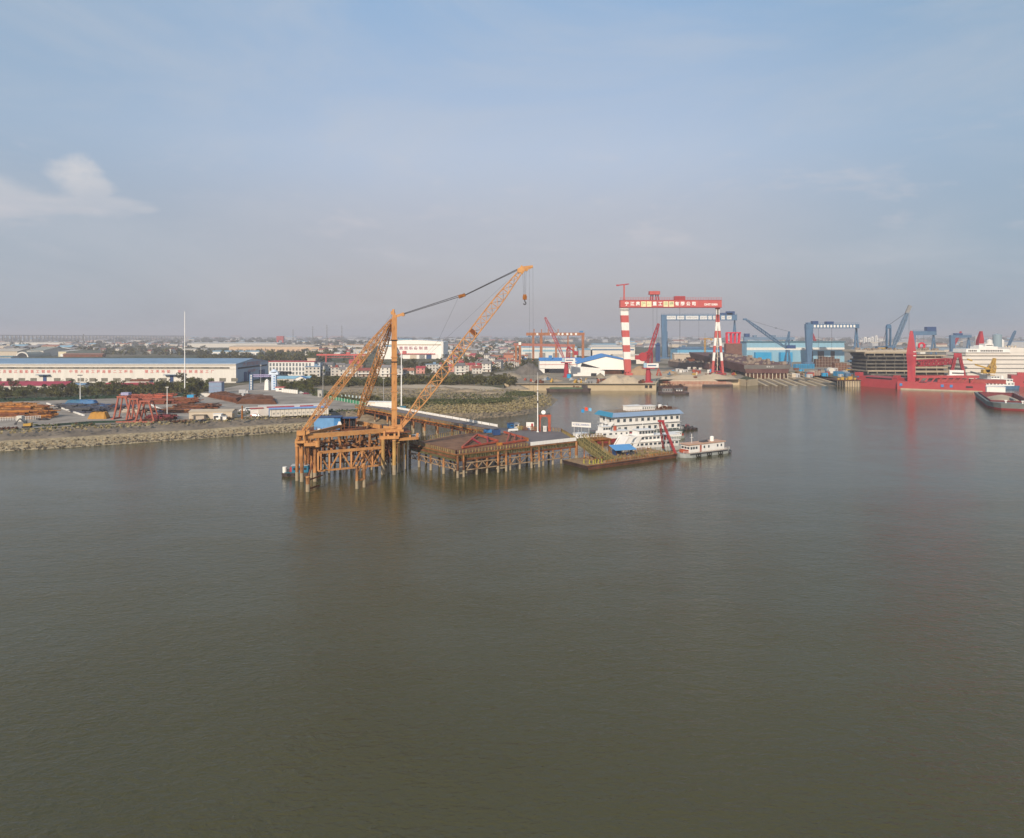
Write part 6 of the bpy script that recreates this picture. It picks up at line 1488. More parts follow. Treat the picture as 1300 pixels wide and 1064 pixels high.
bigshed(34,55,452.5,445,90,wallw,mat('grey_green_roof',(.25,.26,.22),.7,.12,.05),'broad pale shed with a grey-green roof behind the warehouse, left of the yellowish one',6,doors=2)
# arched end with a dark mouth
y_ = 1390; t = thing('arched_shed', 'beige arched shed with a dark open mouth behind the long warehouse, left', 'shed', at(28,y_)); b = B(); n = 12; pts = []
for k in range(n+1): a = math.pi*k/n; pts.append((math.cos(a)*13, math.sin(a)*11))
for k in range(n): (xa,za),(xb,zb) = pts[k],pts[k+1]; b.add([(xa,0,za),(xb,0,zb),(xb,70,zb),(xa,70,za)],[(0,1,2,3)])
b.build('vault', mat('grey_green_roof',(.25,.26,.22)), t); b = B(); b.add([(x*.8,.5,z*.78) for x, z in pts],[tuple(range(n+1))]); b.add([(x*.8,.9,z*.78) for x, z in pts],[tuple(range(n+1))[::-1]]); b.build('mouth', black, t)
b = B()
for k in range(n): (xa,za),(xb,zb) = pts[k],pts[k+1]; b.add([(xa,-.2,za),(xb,-.2,zb),(xb*.8,-.2,zb*.78),(xa*.8,-.2,za*.78)],[(0,1,2,3)])
b.build('arch_rim', cream, t)
bigshed(74,84,452.8,446.2,120,mat('pale_yellow_wall',(.62,.56,.38),.7,.08,.1),wallw,'tall pale yellow shed seen end-on behind the long warehouse',2,doors=1,wm=white)
bigshed(80,130,453.3,450,12,rust,mat('brown_red_roof',(.22,.11,.08),.8,.2,.1),'long low brown-red roofed shed right of the pale yellow shed',2)
bigshed(84,128,450.3,447.2,12,walltan,mat('brown_red_roof',(.22,.11,.08)),'second brown-red roofed shed behind the first',2)
bigshed(240,352,441.2,436,90,wallw,mat('offwhite_roof',(.50,.49,.46),.7,.06,.02),'very long off-white roofed factory hall, far behind the tall mast',3)
bigshed(291,395,447,440,100,mat('peach_wall',(.56,.40,.26),.7,.08,.1),mat('peach_roof',(.56,.45,.33),.7,.06,.02),'very long peach coloured factory hall behind the office block',4,doors=16,wm=mat('peach_window',(.25,.17,.12),.5,.1,1))
bigshed(268,330,451.2,446.3,30,white_w,blue_lt,'white hall with a thin blue roof edge in front of the peach factory hall',1.5,doors=9,wm=blue_cr)
bigshed(232,262,447.5,443.5,24,wallw,wallw,'small pale hall left of the white hall, behind the wood line',1.5,doors=4)
bigshed(393,405,447.2,440.5,30,mat('peach_wall',(.56,.40,.26)),walltan,'small peach end building with a dark blue window at the right of the factory halls',1,doors=1,wm=blue_dk)
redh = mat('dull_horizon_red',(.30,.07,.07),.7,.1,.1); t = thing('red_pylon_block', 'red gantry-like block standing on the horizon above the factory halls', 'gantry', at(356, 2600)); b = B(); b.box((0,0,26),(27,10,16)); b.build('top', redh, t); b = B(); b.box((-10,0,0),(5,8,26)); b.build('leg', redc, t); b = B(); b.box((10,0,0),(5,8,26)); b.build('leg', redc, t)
for k, (px, yt, lab) in enumerate(((415,412,'faint lattice pylon on the horizon left of the crane'),(397,414,'faint lattice pylon on the horizon above the factory halls'),(434,413,'faint lattice pylon on the horizon right of the others'),(106,424,'thin mast in front of the viaduct'),(372,418,'small faint lattice pylon left of the others'))):
    y_ = 2500 if k != 3 else 1900; h = wz(yt,y_)-G; t = thing('pylon', lab, 'pylon', at(px,y_)); b = B(); b.lattice((0,0,0),(0,0,h),3.0,10,.35,7,.8,.9); b.build('tower', grey_mid, t); b = B(); b.bar((-6,0,h*.85),(6,0,h*.85),.5); b.bar((-4,0,h*.94),(4,0,h*.94),.5); b.build('cross_arm', grey_mid, t)
# the red gantry behind the village
y_ = F*(H-G)/(462-HY); t = thing('red_gantry', 'long low coral red gantry crane behind the village houses, left of the orange mast', 'gantry crane', at(433,y_)); k_ = y_/F
b = B(); b.box((0,0,wz(451.5,y_)-G),(62*k_,2.5,2.6)); b.box((9*k_,0,wz(449,y_)-G-.4),(5*k_,3,2.6)); b.build('girder', redc, t)
for dx_ in (-19,17,21): b = B(); b.box((dx_*k_,0,0),(1.6,2,wz(451.5,y_)-G)); b.build('leg', redc, t)
b = B()
for x in range(-9,10): b.bar((x*3.1*k_,0,wz(451.5,y_)-G-3),(x*3.1*k_+1.5*k_,0,wz(451.5,y_)-G),.3)
b.bar((-19*k_,0,wz(451.5,y_)-G-3),(21*k_,0,wz(451.5,y_)-G-3),.5); b.build('lower_lattice', redc, t)
bigshed(443,458,462.5,457.5,20,redc,redc,'small red shed under the right end of the coral red gantry',1)
# the big white hall
y_ = F*(H-G)/(455.5-HY); k_ = y_/F; t = thing('big_white_hall', 'huge white hall with a shallow curved roof and red lettering behind the orange mast', 'hall', at(523,y_))
w_ = 80*k_; h_ = wz(434,y_)-G; b = B(); n = 14; vs = []
for j in (0, 90):
    for i in range(n+1): u = i/n; vs.append((-w_/2+w_*u, j, h_+3.6*math.sin(math.pi*u)))
    for i in range(n+1): vs.append((-w_/2+w_*i/n, j, 0))
m_ = 2*(n+1); fs = []
for i in range(n):
    fs.append((n+1+i, n+2+i, i+1, i)); fs.append((m_+i, m_+i+1, m_+n+2+i, m_+n+1+i))
fs.append((0,m_,m_+n+1,n+1)); fs.append((n,2*n+1,m_+2*n+1,m_+n))
b.add(vs, fs); b.build('wall', mat('bright_white_cladding',(.80,.77,.72),.6,.04,.03), t)
b = B(); vs = [(x*1.005, -1 if y == 0 else y+1, z+.3) for x, y, z in vs if z > 5]; b.add(vs, [(i, i+1, n+2+i, n+1+i) for i in range(n)]); b.build('roof', mat('pale_roof',(.62,.66,.70),.6,.05,.02), t)
b = B(); b.box((0,-.3,h_-6.5),(w_*.93,.4,2.0)); b.build('clerestory_strip', mat('beige_strip',(.45,.38,.28),.7,.1,.1), t)
text('lettering', 'Huaqiang', 6.5, letter_red2, t, (-w_*.43,-.4,h_-12.4), ext=.1, bold=.12); text('lettering', '重 型 装 备 制 造', 6.2, letter_red2, t, (-w_*.205,-.4,h_-12.2), ext=.1, bold=.14, sx=1.18)
b = B(); b.box((w_*.06,-1,8.4),(w_*.62,2,1.7)); b.box((-w_*.12,-1.2,9),(7,2,6)); b.build('red_canopy', redc, t)
for x, m, w2, h2 in ((-.36,blue_dk,8,13),(-.44,walltan,9,12),(.27,blue_dk,10,8),(.36,white,13,9),(-.2,grey_lt,12,8),(.02,walltan,12,8),(.16,grey_mid,10,8)): b = B(); b.box((x*w_,-.3,0),(w2,.6,h2)); b.build('door', m, t)
b = B(); b.box((w_*.485,-2,0),(4,6,h_+1)); b.build('corner_tower', white, t)
bigshed(484,500,456,440,60,mat('bright_white_cladding',(.80,.77,.72)),blue_lt,'white hall wing left of the orange mast, with a pale blue roof',3)
bigshed(500,523,441,430.5,30,blue_lt,blue_cr,'pale blue hall showing above the big white hall roof',2)
for k, (a, c, yb, yt, m, rm, l) in enumerate(((603,640,440.5,438.0,wallw,white,'low white hall among the roofs right of the boom'),(624,640,433,430.5,blue_lt,blue_hi,'small bright blue roofed hall on the horizon'),(638,655,437.5,433.5,mat('rose_wall',(.45,.28,.28),.7,.1,.1),redc,'rose coloured block on the horizon left of the rusty gantry'),(632,645,446,441,mat('rose_wall',(.45,.28,.28)),tile_grey,'rose block in front of the low white hall'),(640,652,459,450,mat('brick_orange',(.42,.17,.10),.8,.15,.3),tile_red,'orange brick house block near the rusty gantry'),(560,600,440,437.5,walltan,tile_red,'long red roofed row behind the boom'),(390,440,443,439.5,walltan,mat('ochre_roof',(.42,.25,.12),.7,.1,.1),'ochre roofed hall behind the village, left'),(440,462,443.5,438,wallw,mat('ochre_roof',(.42,.25,.12)),'cream hall with an ochre roof left of the crane stays'),(408,432,447,443,wallw,tile_red,'white row with red roof left of the crane stays'))):
    bigshed(a,c,yb,yt,26,m,rm,l,1.6,doors=3,wm=grey_mid)

# ================================================================ shipyard, left part
def gbeam(t, p, q, w, h, m, name='girder'): b = B(); b.bar(p, q, w, h); return b.build(name, m, t)
# rusty gantry frame
y_ = 1180; k_ = y_/F; zt = wz(422,y_)-G
t = thing('rusty_gantry', 'rust-orange gantry crane frame with white discs along its girder, behind the blue roofed halls', 'gantry crane', at(705,y_)); ro = mat('rust_orange_frame',(.26,.09,.035),.8,.2,.3,col2=(.42,.17,.07))
b = B(); b.box((0,0,zt-5.5),(74*k_,6,5)); b.build('girder', ro, t)
for px, w2 in ((677,3.6),(687,4.6),(721,2.0),(740,4.2)): b = B(); b.box(((px-705)*k_,0,0),(w2,4,zt-5.6)); b.build('leg', ro, t)
b = B()
for px in (678,687.5,696,708.5,): b.box(((px-705)*k_,0,zt-.6),(1.6,2,6.2))
b.build('top_post', ro, t); b = B(); b.box(((738-705)*k_,0,zt-.4),(6,4,3)); b.build('blue_cabin', blue_hi, t)
for px in (682,699.5,709,714,720,725,731): b = B(); b.cyl(((px-705)*k_,-3.4,zt-3.0),((px-705)*k_,-3.05,zt-3.0),2.0,14); b.build('disc', white_w, t)
b = B(); b.box(((672-705)*k_,-1,zt-8),(5,3,2)); b.box(((682-705)*k_,-1,zt-9),(6,3,2)); b.build('trolley', blue_cr, t)
t = thing('rusty_crane_rail', 'low rusty lattice crane runway left of the rusty gantry, on thick posts', 'crane runway', at(690,1050)); b = B(); k2 = 1050/F; b.bar((-38*k2,0,wz(437.5,1050)-G),(40*k2,0,wz(439,1050)-G),2,4.2); b.build('runway', mat('faded_red_lattice',(.34,.13,.10),.8,.2,.3), t)
for px in (655,660,706,728): b = B(); b.box(((px-690)*k2,0,0),(3.2,2.4,wz(438,1050)-G)); b.build('leg', ro, t)
b = B(); b.box((-30*k2,-1,wz(438,1050)-G),(4,3,4.5)); b.build('control_cab', white, t)
bigshed(662,732,455,441,50,mat('light_cladding',(.58,.58,.55),.6,.06,.05),blue_lt,'long pale hall with a light blue band seen under the rusty gantry',2,band_=blue_lt,doors=4,wm=grey_mid)
bigshed(735,752,452,444,50,grey_lt,blue_lt,'grey hall right of the rusty gantry',2)
bigshed(750,806,452,440.5,60,mat('cream_white',(.68,.63,.55),.6,.05,.05),mat('offwhite_roof',(.50,.49,.46)),'cream white two-tier hall behind the left leg of the red and white gantry',3,band_=blue_cr)
bigshed(752,783,447.5,437.5,60,mat('cream_white',(.68,.63,.55)),blue_lt,'second cream white hall behind the first',2)
bigshed(780,818,462,452,40,mat('cream_white',(.68,.63,.55)),mat('cream_roof',(.60,.53,.42),.7,.08,.05),'cream open-fronted hall behind the sand heaps, right of the gantry leg',2,doors=1,wm=black)
t = bigshed(655,668,461,456,20,wallw,blue_hi,'small hall with a bright blue roof at the left of the shipyard',1.5)
# blue roofed halls near the quay
y_ = 800; k_ = y_/F
t = thing('blue_roof_hall', 'white hall with a bright blue roof and open dark bays, behind the left red crane', 'hall', at(712,y_)); b = B(); w_ = 54*k_; h_ = wz(458,y_)-G
b.box((0,15,h_*.36),(w_,30,h_*.64)); b.box((-w_/2+3,15,0),(6,30,h_*.38)); b.box((w_/2-8,15,0),(16,30,h_*.38)); b.box((0,28,0),(w_,2,h_*.4)); b.build('wall', white_w, t)
b = B(); b.box((0,.4,.2),(w_*.55,.6,h_*.36)); b.build('dark_bay', black, t); b = B(); b.gable((0,15,h_),(w_,30),3.2); b.build('roof', mat('vivid_blue_roof',(.05,.22,.52),.45,.1,.1), t); b = B(); b.box((-12,6,h_+1),(4,4,5)); b.build('roof_vent', blue_hi, t)
b = B(); b.box((0,-.2,h_*.68),(w_,.3,.4)); b.build('pink_band', redc, t)
t = thing('blue_roof_hall', 'white hall with a broad gable front and blue roof beside the striped gantry leg', 'hall', at(768,y_-25)); k3 = (y_-25)/F
w_ = 62*k3; hL, hM, hR = wz(462,y_-25)-G, wz(453,y_-25)-G, wz(458,y_-25)-G
b = B(); xs_ = [-w_*.56,-w_*.02,w_*.47]; b.add([(xs_[0],0,hL-9),(xs_[1],0,5.2),(xs_[2],0,5.0),(xs_[2],0,hR),(xs_[1]+2,0,hM),(xs_[0],0,hL),(xs_[0],40,0),(xs_[2],40,0),(xs_[2],40,hR),(xs_[1]+2,40,hM),(xs_[0],40,hL),(xs_[0],0.3,0),(xs_[2],.3,0)],[(0,1,2,3,4,5),(7,6,10,9,8),(2,12,7,8,3),(11,0,5,10,6)]); b.build('wall', mat('bright_white_cladding',(.80,.77,.72)), t)
b = B(); 
b.add([(xs_[0]-1,-1,hL),(xs_[1]+2,-1,hM+.4),(xs_[2]+.5,-1,hR),(xs_[0]-1,41,hL+2),(xs_[1]+2,41,hM+3),(xs_[2]+.5,41,hR+2)],[(0,1,4,3),(1,2,5,4)]); b.build('roof', mat('vivid_blue_roof',(.05,.22,.52)), t)
b = B(); b.box((-w_*.1,3,0),(w_*.9,1,5)); b.build('dark_bay', rust_d, t)
b = B(); b.add([(-w_*.50,-.3,9.0),(-w_*.47,-.3,13),(-w_*.1,-.3,7)],[(0,2,1)]); b.add([(-w_*.50,-.5,9.0),(-w_*.47,-.5,13),(-w_*.1,-.5,7)],[(0,2,1)]); b.build('open_wedge', black, t)
t = thing('white_lean_to', 'low white sloping canopy wall in front of the gable hall', 'shed', at(742,y_-60)); b = B(); b.add([(-14,0,0),(22,0,0),(22,0,5.6),(-14,0,10.5),(-14,8,0),(22,8,0),(22,8,5.6),(-14,8,10.5)],[(0,1,2,3),(3,2,6,7),(1,5,6,2),(0,3,7,4),(5,4,7,6)]); b.build('wall', white_w, t); b = B(); b.box((10,-.2,0),(6,.4,3.2)); b.build('opening', black, t)
for k, (px, py, w, h, m, l) in enumerate(((780,486.3,26,9,sand,'pale sand heap on the quay, left one'),(797,486,32,8,sand,'broad pale sand heap on the quay behind the right red crane'),(762,480,12,6.5,gravel,'pointed gravel heap left of the sand heaps on the quay'),(812,476,30,13,mat('brown_sand',(.32,.22,.13),.95,.15,.2),'brown sand heap at the cream open-fronted hall'),(870,480.5,40,5.5,sand,'long low sand heap behind the pink pontoon, left'),(905,480.8,44,6.5,sand,'long sand heap behind the pink pontoon, right'),(850,474,20,5,mat('brown_sand',(.32,.22,.13)),'brown sand heap between crane and gantry'),(671,475.5,36,17,mat('dark_grey_gravel',(.09,.08,.07),.95,.25,.2,col2=(.17,.15,.13)),'grey gravel heap at the left end of the quay'),(650,480,24,8,gravel,'smaller grey gravel heap at the left end of the quay'))):
    p = gp(px, py); b = B(); P = []
    for i in range(15): P.append([((i/14-.5)*w, (j/10-.5)*w*.6, -.1+h*max(0,1-math.hypot((i/14-.5)*2,(j/10-.5)*2))**.75*(.85+.3*mnoise.noise(V(i*.6+k*7,j*.6,0)))) for j in range(11)])
    b.grid(P); o = b.build('material_heap', m, None, True); o.location = p; tag(o, l, 'heap')
shed(751,486.6,(9,4,4),grey_mid,grey_dk,'open grey conveyor shed on the quay left of the sand heaps',doors=2)
shed(766,484.5,(6,3,3),rust,grey_mid,'small rusty hut beside the conveyor shed on the quay',doors=1)

# red portal jib cranes
def jib_crane(px, yb, y_, jib, lab, legh, m=red_hv):
    t = thing('portal_crane', lab, 'crane', at(px, y_)); k = y_/F; zc = legh
    b = B(); b.cyl((0,0,0),(0,0,zc*.55),2.6,14); b.cyl((0,0,zc*.55),(0,0,zc),2.6,14,1.7); b.box((0,0,0),(7,6,1.4)); b.build('pedestal', m, t)
    b = B(); b.box((0,0,zc),(11,7,1.0)); b.build('slewing_platform', m, t)
    b = B(); b.box((3.6,0,zc+1),(11,5.5,4)); b.build('machine_house', white, t); b = B(); b.box((3,-2.8,zc+2.4),(8,.1,1.2)); b.build('window_band', blue_cr, t); b = B(); b.box((-3.5,-2.5,zc+1),(2.6,2.4,4.4)); b.build('driver_cab', mat('cab_light_blue',(.30,.45,.55),.4,.1,.5), t)
    b = B(); b.lattice((1.5,0,zc+1),(2.2,0,zc+17),3.6,5,.35,3.6,1.6); b.build('tower_frame', m, t)
    J = V(*jib)
    b = B(); b.lattice((-2.2,0,zc+4), J, 2.8, 16, .30, 1.2, 1.6, .25); b.build('jib', m, t)
    b = B(); b.bar((2,0,zc+17),(9.5*(1 if J.x < 0 else -1),0,zc+11),1.2,1.4); b.box((10*(1 if J.x < 0 else -1),0,zc+8.5),(4.5,3,4)); b.build('counterweight', m, t)
    b = B(); b.cyl((2,0,zc+17),J,.16,4); b.cyl(J,(J.x,0,10),.10,4); b.build('cable', cable_m, t)
    return t
y_ = 720; jib_crane(719,0,y_,((692-719)*y_/F,0,wz(403,y_)-G),'red portal crane with a long jib leaning left, on the far quay',15)
y_ = 640; t = jib_crane(823,0,y_,((836-823)*y_/F,0,wz(411,y_)-G),'red portal crane with a steep jib leaning right, on the far quay',13)
b = B(); b.cyl((-5,-1,24),(-5,1,24),4.2,16); b.build('winch_wheel', red, t)
# concrete quay details
for k, px in enumerate((820.5,826)): 
    p = V(wx(px,619.5),619.55,2.4); t = thing('quay_recess', 'dark square recess in the tan quay wall, %s of the two' % ('left','right')[k], 'recess', tuple(p)); b = B(); b.box((0,0,0),(2.6,.3,2.4)); b.build('opening', black, t); b = B(); b.box((0,-.05,-.35),(3.2,.4,.3)); b.box((0,-.05,2.42),(3.2,.4,.3)); b.build('frame', quay_m, t)
t = thing('red_tripod', 'small red steel tripod frame on the sand behind the pink pontoon', 'frame', at(836,745)); b = B()
for a in (0,2.1,4.2): b.bar((math.cos(a)*3.5,math.sin(a)*3.5,0),(0,0,8),.8)
b.build('leg_frame', redor, t); b = B(); b.box((0,0,3.4),(3,3,.5)); b.build('platform', redor, t)
# low wall and blue tank
t = thing('blue_drum', 'bright blue round tank at the foot of the left red crane', 'tank', at(722.5,706)); b = B(); b.cyl((0,0,0),(0,0,4),2.4,16); b.build('tank', cyan, t); b = B(); b.cyl((0,0,4),(0,0,4.5),2.4,16,.8); b.build('lid', blue_cr, t)

# ---- red and white gantry crane
y_ = 762; k_ = y_/F
def zz(py): return wz(py, y_)-G
t = thing('shipyard_gantry', 'giant red and white striped shipyard gantry crane with white characters on its red girder', 'gantry crane', at(850,y_))
xl, xr = (786.8-850)*k_, (914.8-850)*k_
b = B(); b.box(((xl+xr)/2,0,zz(390.8)),(xr-xl,9,zz(381)-zz(390.8))); b.build('girder', redc, t)
b = B(); b.box(((xl+xr)/2,-4.6,zz(390.6)),(xr-xl,.3,.5)); b.box(((xl+xr)/2,-4.6,zz(381.6)),(xr-xl,.3,.5)); b.build('girder_flange', red, t)
b = B()
for k in range(40): x = xl+(xr-xl)*k/39; b.bar((x,-4,zz(381)),(x,-4,zz(378)),.22)
for z in (378,379.6): b.bar((xl,-4,zz(z)),(xr,-4,zz(z)),.22)
b.build('railing', redc, t)
stripe = lambda z0, z1, lo=None: None
lx0, lx1 = (787-850)*k_, (797-850)*k_
bands = [(391,400.5,1),(400.5,409.5,0),(409.5,419.5,1),(419.5,428,0),(428,438.2,1),(438.2,446.8,0),(446.8,456,1),(456,472,0)]
def wl_(py): return 10-(py-391)/85*2.4
for (p0_, p1_, wh_) in bands:
    b = B(); wt, wb_ = wl_(p0_)*k_, wl_(p1_)*k_; c0, c1 = (792-850+(p0_-391)*.060)*k_, (792-850+(p1_-391)*.060)*k_; z1_, z0_ = zz(p0_), zz(p1_)
    b.add([(c1-wb_/2,-3,z0_),(c1+wb_/2,-3,z0_),(c1+wb_/2,3,z0_),(c1-wb_/2,3,z0_),(c0-wt/2,-3.4,z1_),(c0+wt/2,-3.4,z1_),(c0+wt/2,3.4,z1_),(c0-wt/2,3.4,z1_)],[(0,3,2,1),(4,5,6,7),(0,1,5,4),(1,2,6,5),(2,3,7,6),(3,0,4,7)])
    b.build('leg_section', white if wh_ else redc, t)
b = B(); c1 = (797.6-850)*k_; b.box((c1-1.6,0,0),(2.2,5,zz(455))); b.box((c1+1.6,0,0),(2.2,5,zz(458))); b.box((c1,0,0),(7,16,2.6)); b.build('leg_bogie', redc, t)
b = B(); b.bar((lx0-.3,-3.6,zz(392.6)),(lx1+2.4,-3.6,zz(392.6)),.5); b.bar((lx0-.3,-3.6,zz(394.5)),(lx1+1,-3.6,zz(394.5)),.4); b.build('leg_walkway', grey_dk, t)
# A-leg on the right
apx = (911-850)*k_; bands2 = [(392,399.5,1),(399.5,409,0),(409,420,1),(420,429,0),(429,439,1),(439,447.5,0),(447.5,458,1),(458,475,0)]
for s_ in (-1,1):
    for (p0_, p1_, wh_) in bands2:
        def xc(py): return apx+s_*(.5+max(0,(py-402))/73*6.2)*k_*(1 if s_ > 0 else 1.0)-(.9*k_ if py > 402 else 0)*0
        b = B(); b.bar((xc(p0_),0,zz(p0_)),(xc(p1_),0,zz(p1_)),2.4,2.4); b.build('leg_section', white if wh_ else redc, t)
b = B(); b.box((apx,0,zz(392.5)),(4.4,4,1.6)); b.build('leg_head', redc, t); b = B(); b.bar((xc(470)-12.6*k_,0,4),(xc(470),0,4),1.4); b.box((apx,0,0),(17,8,2.2)); b.bar((apx-5,0,2),(apx-2,0,10),.8); b.bar((apx+5,0,2),(apx+2,0,10),.8); b.build('leg_base', mat('deep_red_paint',(.22,.02,.04),.6,.2,.3), t)
b = B(); 
for k in range(9): z0_ = 6+k*6; b.bar((apx-.6,1,z0_),(apx+.6,1,z0_+6),.4)
b.bar((apx,1,2),(apx,1,60),.6); b.build('ladder', walltan, t)
# trolleys and jib on top
tr_ = B(); cx_ = (830.5-850)*k_; tr_.box((cx_,0,zz(374.2)),(13*k_,8,zz(369.8)-zz(374.2))); tr_.build('trolley_house', redc, t)
b = B()
for dx_ in (-4,-1.6,2,4.6): b.bar((cx_+dx_*k_,0,zz(374.2)),(cx_+dx_*k_*1.25,0,zz(381)),1.2)
b.build('trolley_leg', red_hv, t)
b = B(); b.box(((862.5-850)*k_,0,zz(381)),(13*k_,7,zz(376.2)-zz(381))); b.build('trolley_house', red, t)
b = B(); jx = (792.3-850)*k_; b.box((jx,0,zz(381)),(1.5,1.5,zz(361)-zz(381))); b.build('service_crane_mast', redc, t); b = B(); b.bar((jx-9*k_,0,zz(362.4)),(jx+6*k_,0,zz(360.6)),1.0,1.2); b.box((jx-8.5*k_,0,zz(363.2)),(2.4,1.5,1.6)); b.build('service_crane_jib', red_hv, t)
b = B()
for px in (829,834,863): b.cyl(((px-850)*k_,0,zz(391)),((px-850)*k_,0,zz(450)),.14,4)
b.build('hoist_cable', cable_m, t)
s_ = '宁江嘉隆盛重工集团有限公司'
for j, ch in enumerate(s_):
    if j in (3,4,7,8): b = B(); b.box(((794.8+j*7.05-850)*k_,-4.62,zz(389.6)),(6.0*k_,.2,(389.6-383)*k_)); b.build('pale_panel', letter_y, t)
    text('character', ch, 5.2*k_, letter_w if j not in (3,4,7,8) else mat('faint_green_lettering',(.50,.52,.30),.6,.05,1), t, ((794.8+j*7.05-850)*k_,-4.78,zz(386.2)), ext=.06, align='CENTER', bold=.16)
text('lettering', 'DNT15000', 3.6*k_, letter_w, t, ((901-850)*k_,-4.7,zz(387)), ext=.06, align='CENTER', bold=.10)

# ---- blue gantry cranes
def blue_gantry(px0, px1, py_t, py_b, pyg, y_, lab, body='', lw=(7,4), tro=None, m=blue_cr, gh=4.6, squares=0, flip=False, label2=None):
    k = y_/F; c = (px0+px1)/2; z = lambda py: wz(py, y_)-G; t = thing('shipyard_gantry', lab, 'gantry crane', at(c, y_))
    xl, xr = (px0-c)*k, (px1-c)*k; zb, zt_ = z(py_b), z(py_t)
    b = B(); b.box((0,0,zb),(xr-xl,7,zt_-zb)); b.build('girder', m, t)
    a, sgn = (xl, 1) if not flip else (xr, -1)
    b = B(); w0, w1 = lw[0]*k, lw[1]*k; cx = a+sgn*w0/2
    b.add([(cx-w1/2,-2.5,0),(cx+w1/2,-2.5,0),(cx+w1/2,2.5,0),(cx-w1/2,2.5,0),(cx-w0/2,-3,zb),(cx+w0/2,-3,zb),(cx+w0/2,3,zb),(cx-w0/2,3,zb)],[(0,3,2,1),(4,5,6,7),(0,1,5,4),(1,2,6,5),(2,3,7,6),(3,0,4,7)]); b.build('rigid_leg', m, t)
    b = B(); b.box((cx,0,0),(w0*1.6,14,2.5)); b.build('leg_bogie', m, t)
    o_ = (xr if not flip else xl)-sgn*2.4*k
    b = B()
    for s2 in (-1,1): b.bar((o_,0,zb),(o_+s2*4.2*k,0,0),2.2)
    b.bar((o_-2.6*k,0,zb*.38),(o_+2.6*k,0,zb*.38),1.2); b.build('shear_leg', m, t)
    b = B(); b.box((o_,0,0),(10*k,6,1.8)); b.build('leg_bogie', m, t)
    for (px, w_, h1) in (tro or ()): b = B(); b.box(((px-c)*k,0,zt_),(w_*k,8,h1*k)); b.build('trolley_house', blue_dk if w_ > 4 else m, t)
    b = B()
    for j in range(30): x = xl+(xr-xl)*j/29; b.bar((x,-3,zt_),(x,-3,zt_+1.6*k),.2)
    b.bar((xl,-3,zt_+1.6*k),(xr,-3,zt_+1.6*k),.25); b.build('railing', m, t)
    if squares:
        for j in range(squares):
            b = B(); x = xl+(lw[0]+1.6)*k+(xr-xl-(lw[0]+8)*k)*j/(squares-1); b.box((x,-3.62,zb+(zt_-zb)*.2),(2.3*k,.3,(zt_-zb)*.6)); b.build('white_square', white, t)
    b = B()
    for u in (.25,.5): b.cyl((xl+(xr-xl)*u,0,zb),(xl+(xr-xl)*u,0,zb*.3),.18,4)
    b.build('hoist_cable', cable_m, t)
    return t, k, z, c
t, k_, z, c = blue_gantry(839.5,935,399.5,406.8,0,1300,'giant steel-blue shipyard gantry crane with white lettering panels, behind the red and white one','',(7.2,4.5),((927,10,4.2),(922,14,2.2)))
for a, e, s_ in ((846,857.5,'NANTONG'),(859,868,'YAHUA'),(870,886,'SHIPBUILDING'),(888,897,'GROUP'),(898.5,903,'CO'),(904.5,909,'LTD'),(915,919.5,'30'),(922,928,'300T')):
    b = B(); b.box((((a+e)/2-c)*k_,-3.62,z(405.6)),((e-a)*k_,.25,(405.6-401)*k_)); b.build('lettering_panel', mat('panel_white',(.66,.66,.64),.6,.08,.2), t)
    tx = text('lettering', s_, 3.6*k_, letter_b if False else grey_mid, t, (((a+e)/2-c)*k_,-3.85,z(403.3)), ext=.05, align='CENTER'); w = max(.1, tx.dimensions.x); tx.scale = ((e-a)*k_*.88/max(.1, max(v.co.x for v in tx.data.vertices)-min(v.co.x for v in tx.data.vertices)), 1, 1)
b = B(); b.bar(((913-c)*k_,0,z(446)),((935-c)*k_,0,z(446)),1.6) if False else None
blue_gantry(1022.3,1089.5,411.5,416.8,0,1060,'steel-blue gantry crane with a row of white squares on its girder','',(9.2,4.8),((1034,7,3.8),(1052.5,9,3.2),(1026,4,2)),squares=13)
blue_gantry(1158,1187.5,420.5,425.5,0,1250,'blue gantry crane with a big machinery house at its right end, behind the red tower','',(3.5,3),((1181,12,5.5),),flip=False)
blue_gantry(1206,1232,425.5,428.8,0,1300,'small blue gantry crane with a broad left leg, behind the unfinished ship','',(5.6,4.6),((1216,9,2.5),))
blue_gantry(862,900,440,443.6,0,1500,'low blue goliath crane with a lattice girder seen below the blue gantry','',(2.4,2),((868,4,1.5),),flip=True)
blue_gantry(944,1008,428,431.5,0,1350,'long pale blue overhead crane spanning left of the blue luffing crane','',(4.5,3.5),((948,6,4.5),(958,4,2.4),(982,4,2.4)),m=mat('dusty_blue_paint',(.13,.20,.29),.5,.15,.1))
# long light blue fabrication halls
bigshed(955,1030,459,447.2,60,blue_lt,mat('teal_line_roof',(.05,.13,.17),.6,.1,.1),'long light blue fabrication hall with a white band, behind the blue luffing crane',2,doors=0)
y_ = 1140; k_ = y_/F
t = thing('fabrication_hall', 'broad light blue fabrication hall with a cream band and dark doors', 'hall', at(1010,y_)); z = lambda py: wz(py,y_)-G
b = B(); b.box((0,20,0),(124*k_,40,z(434.6))); b.build('wall', blue_lt, t); b = B(); b.box((0,19.5,z(434.6)),(126*k_,42,1.6)); b.build('roof_edge', mat('teal_line_roof',(.05,.13,.17)), t)
b = B(); b.box((0,-.2,z(444.6)),(124*k_,.4,4.4)); b.build('cream_band', cream, t)
for px, w in ((1042,8),(1057,5),(1030,4)): b = B(); b.box(((px-1010)*k_,-.3,0),(w*k_,.6,z(445.8))); b.build('door', black, t)
for a, w in ((966,20),(995,15)): b = B(); b.box(((a-1010)*k_,-8,0),(w*k_,8,z(447.2))); b.build('cyan_annex', cyan, t)
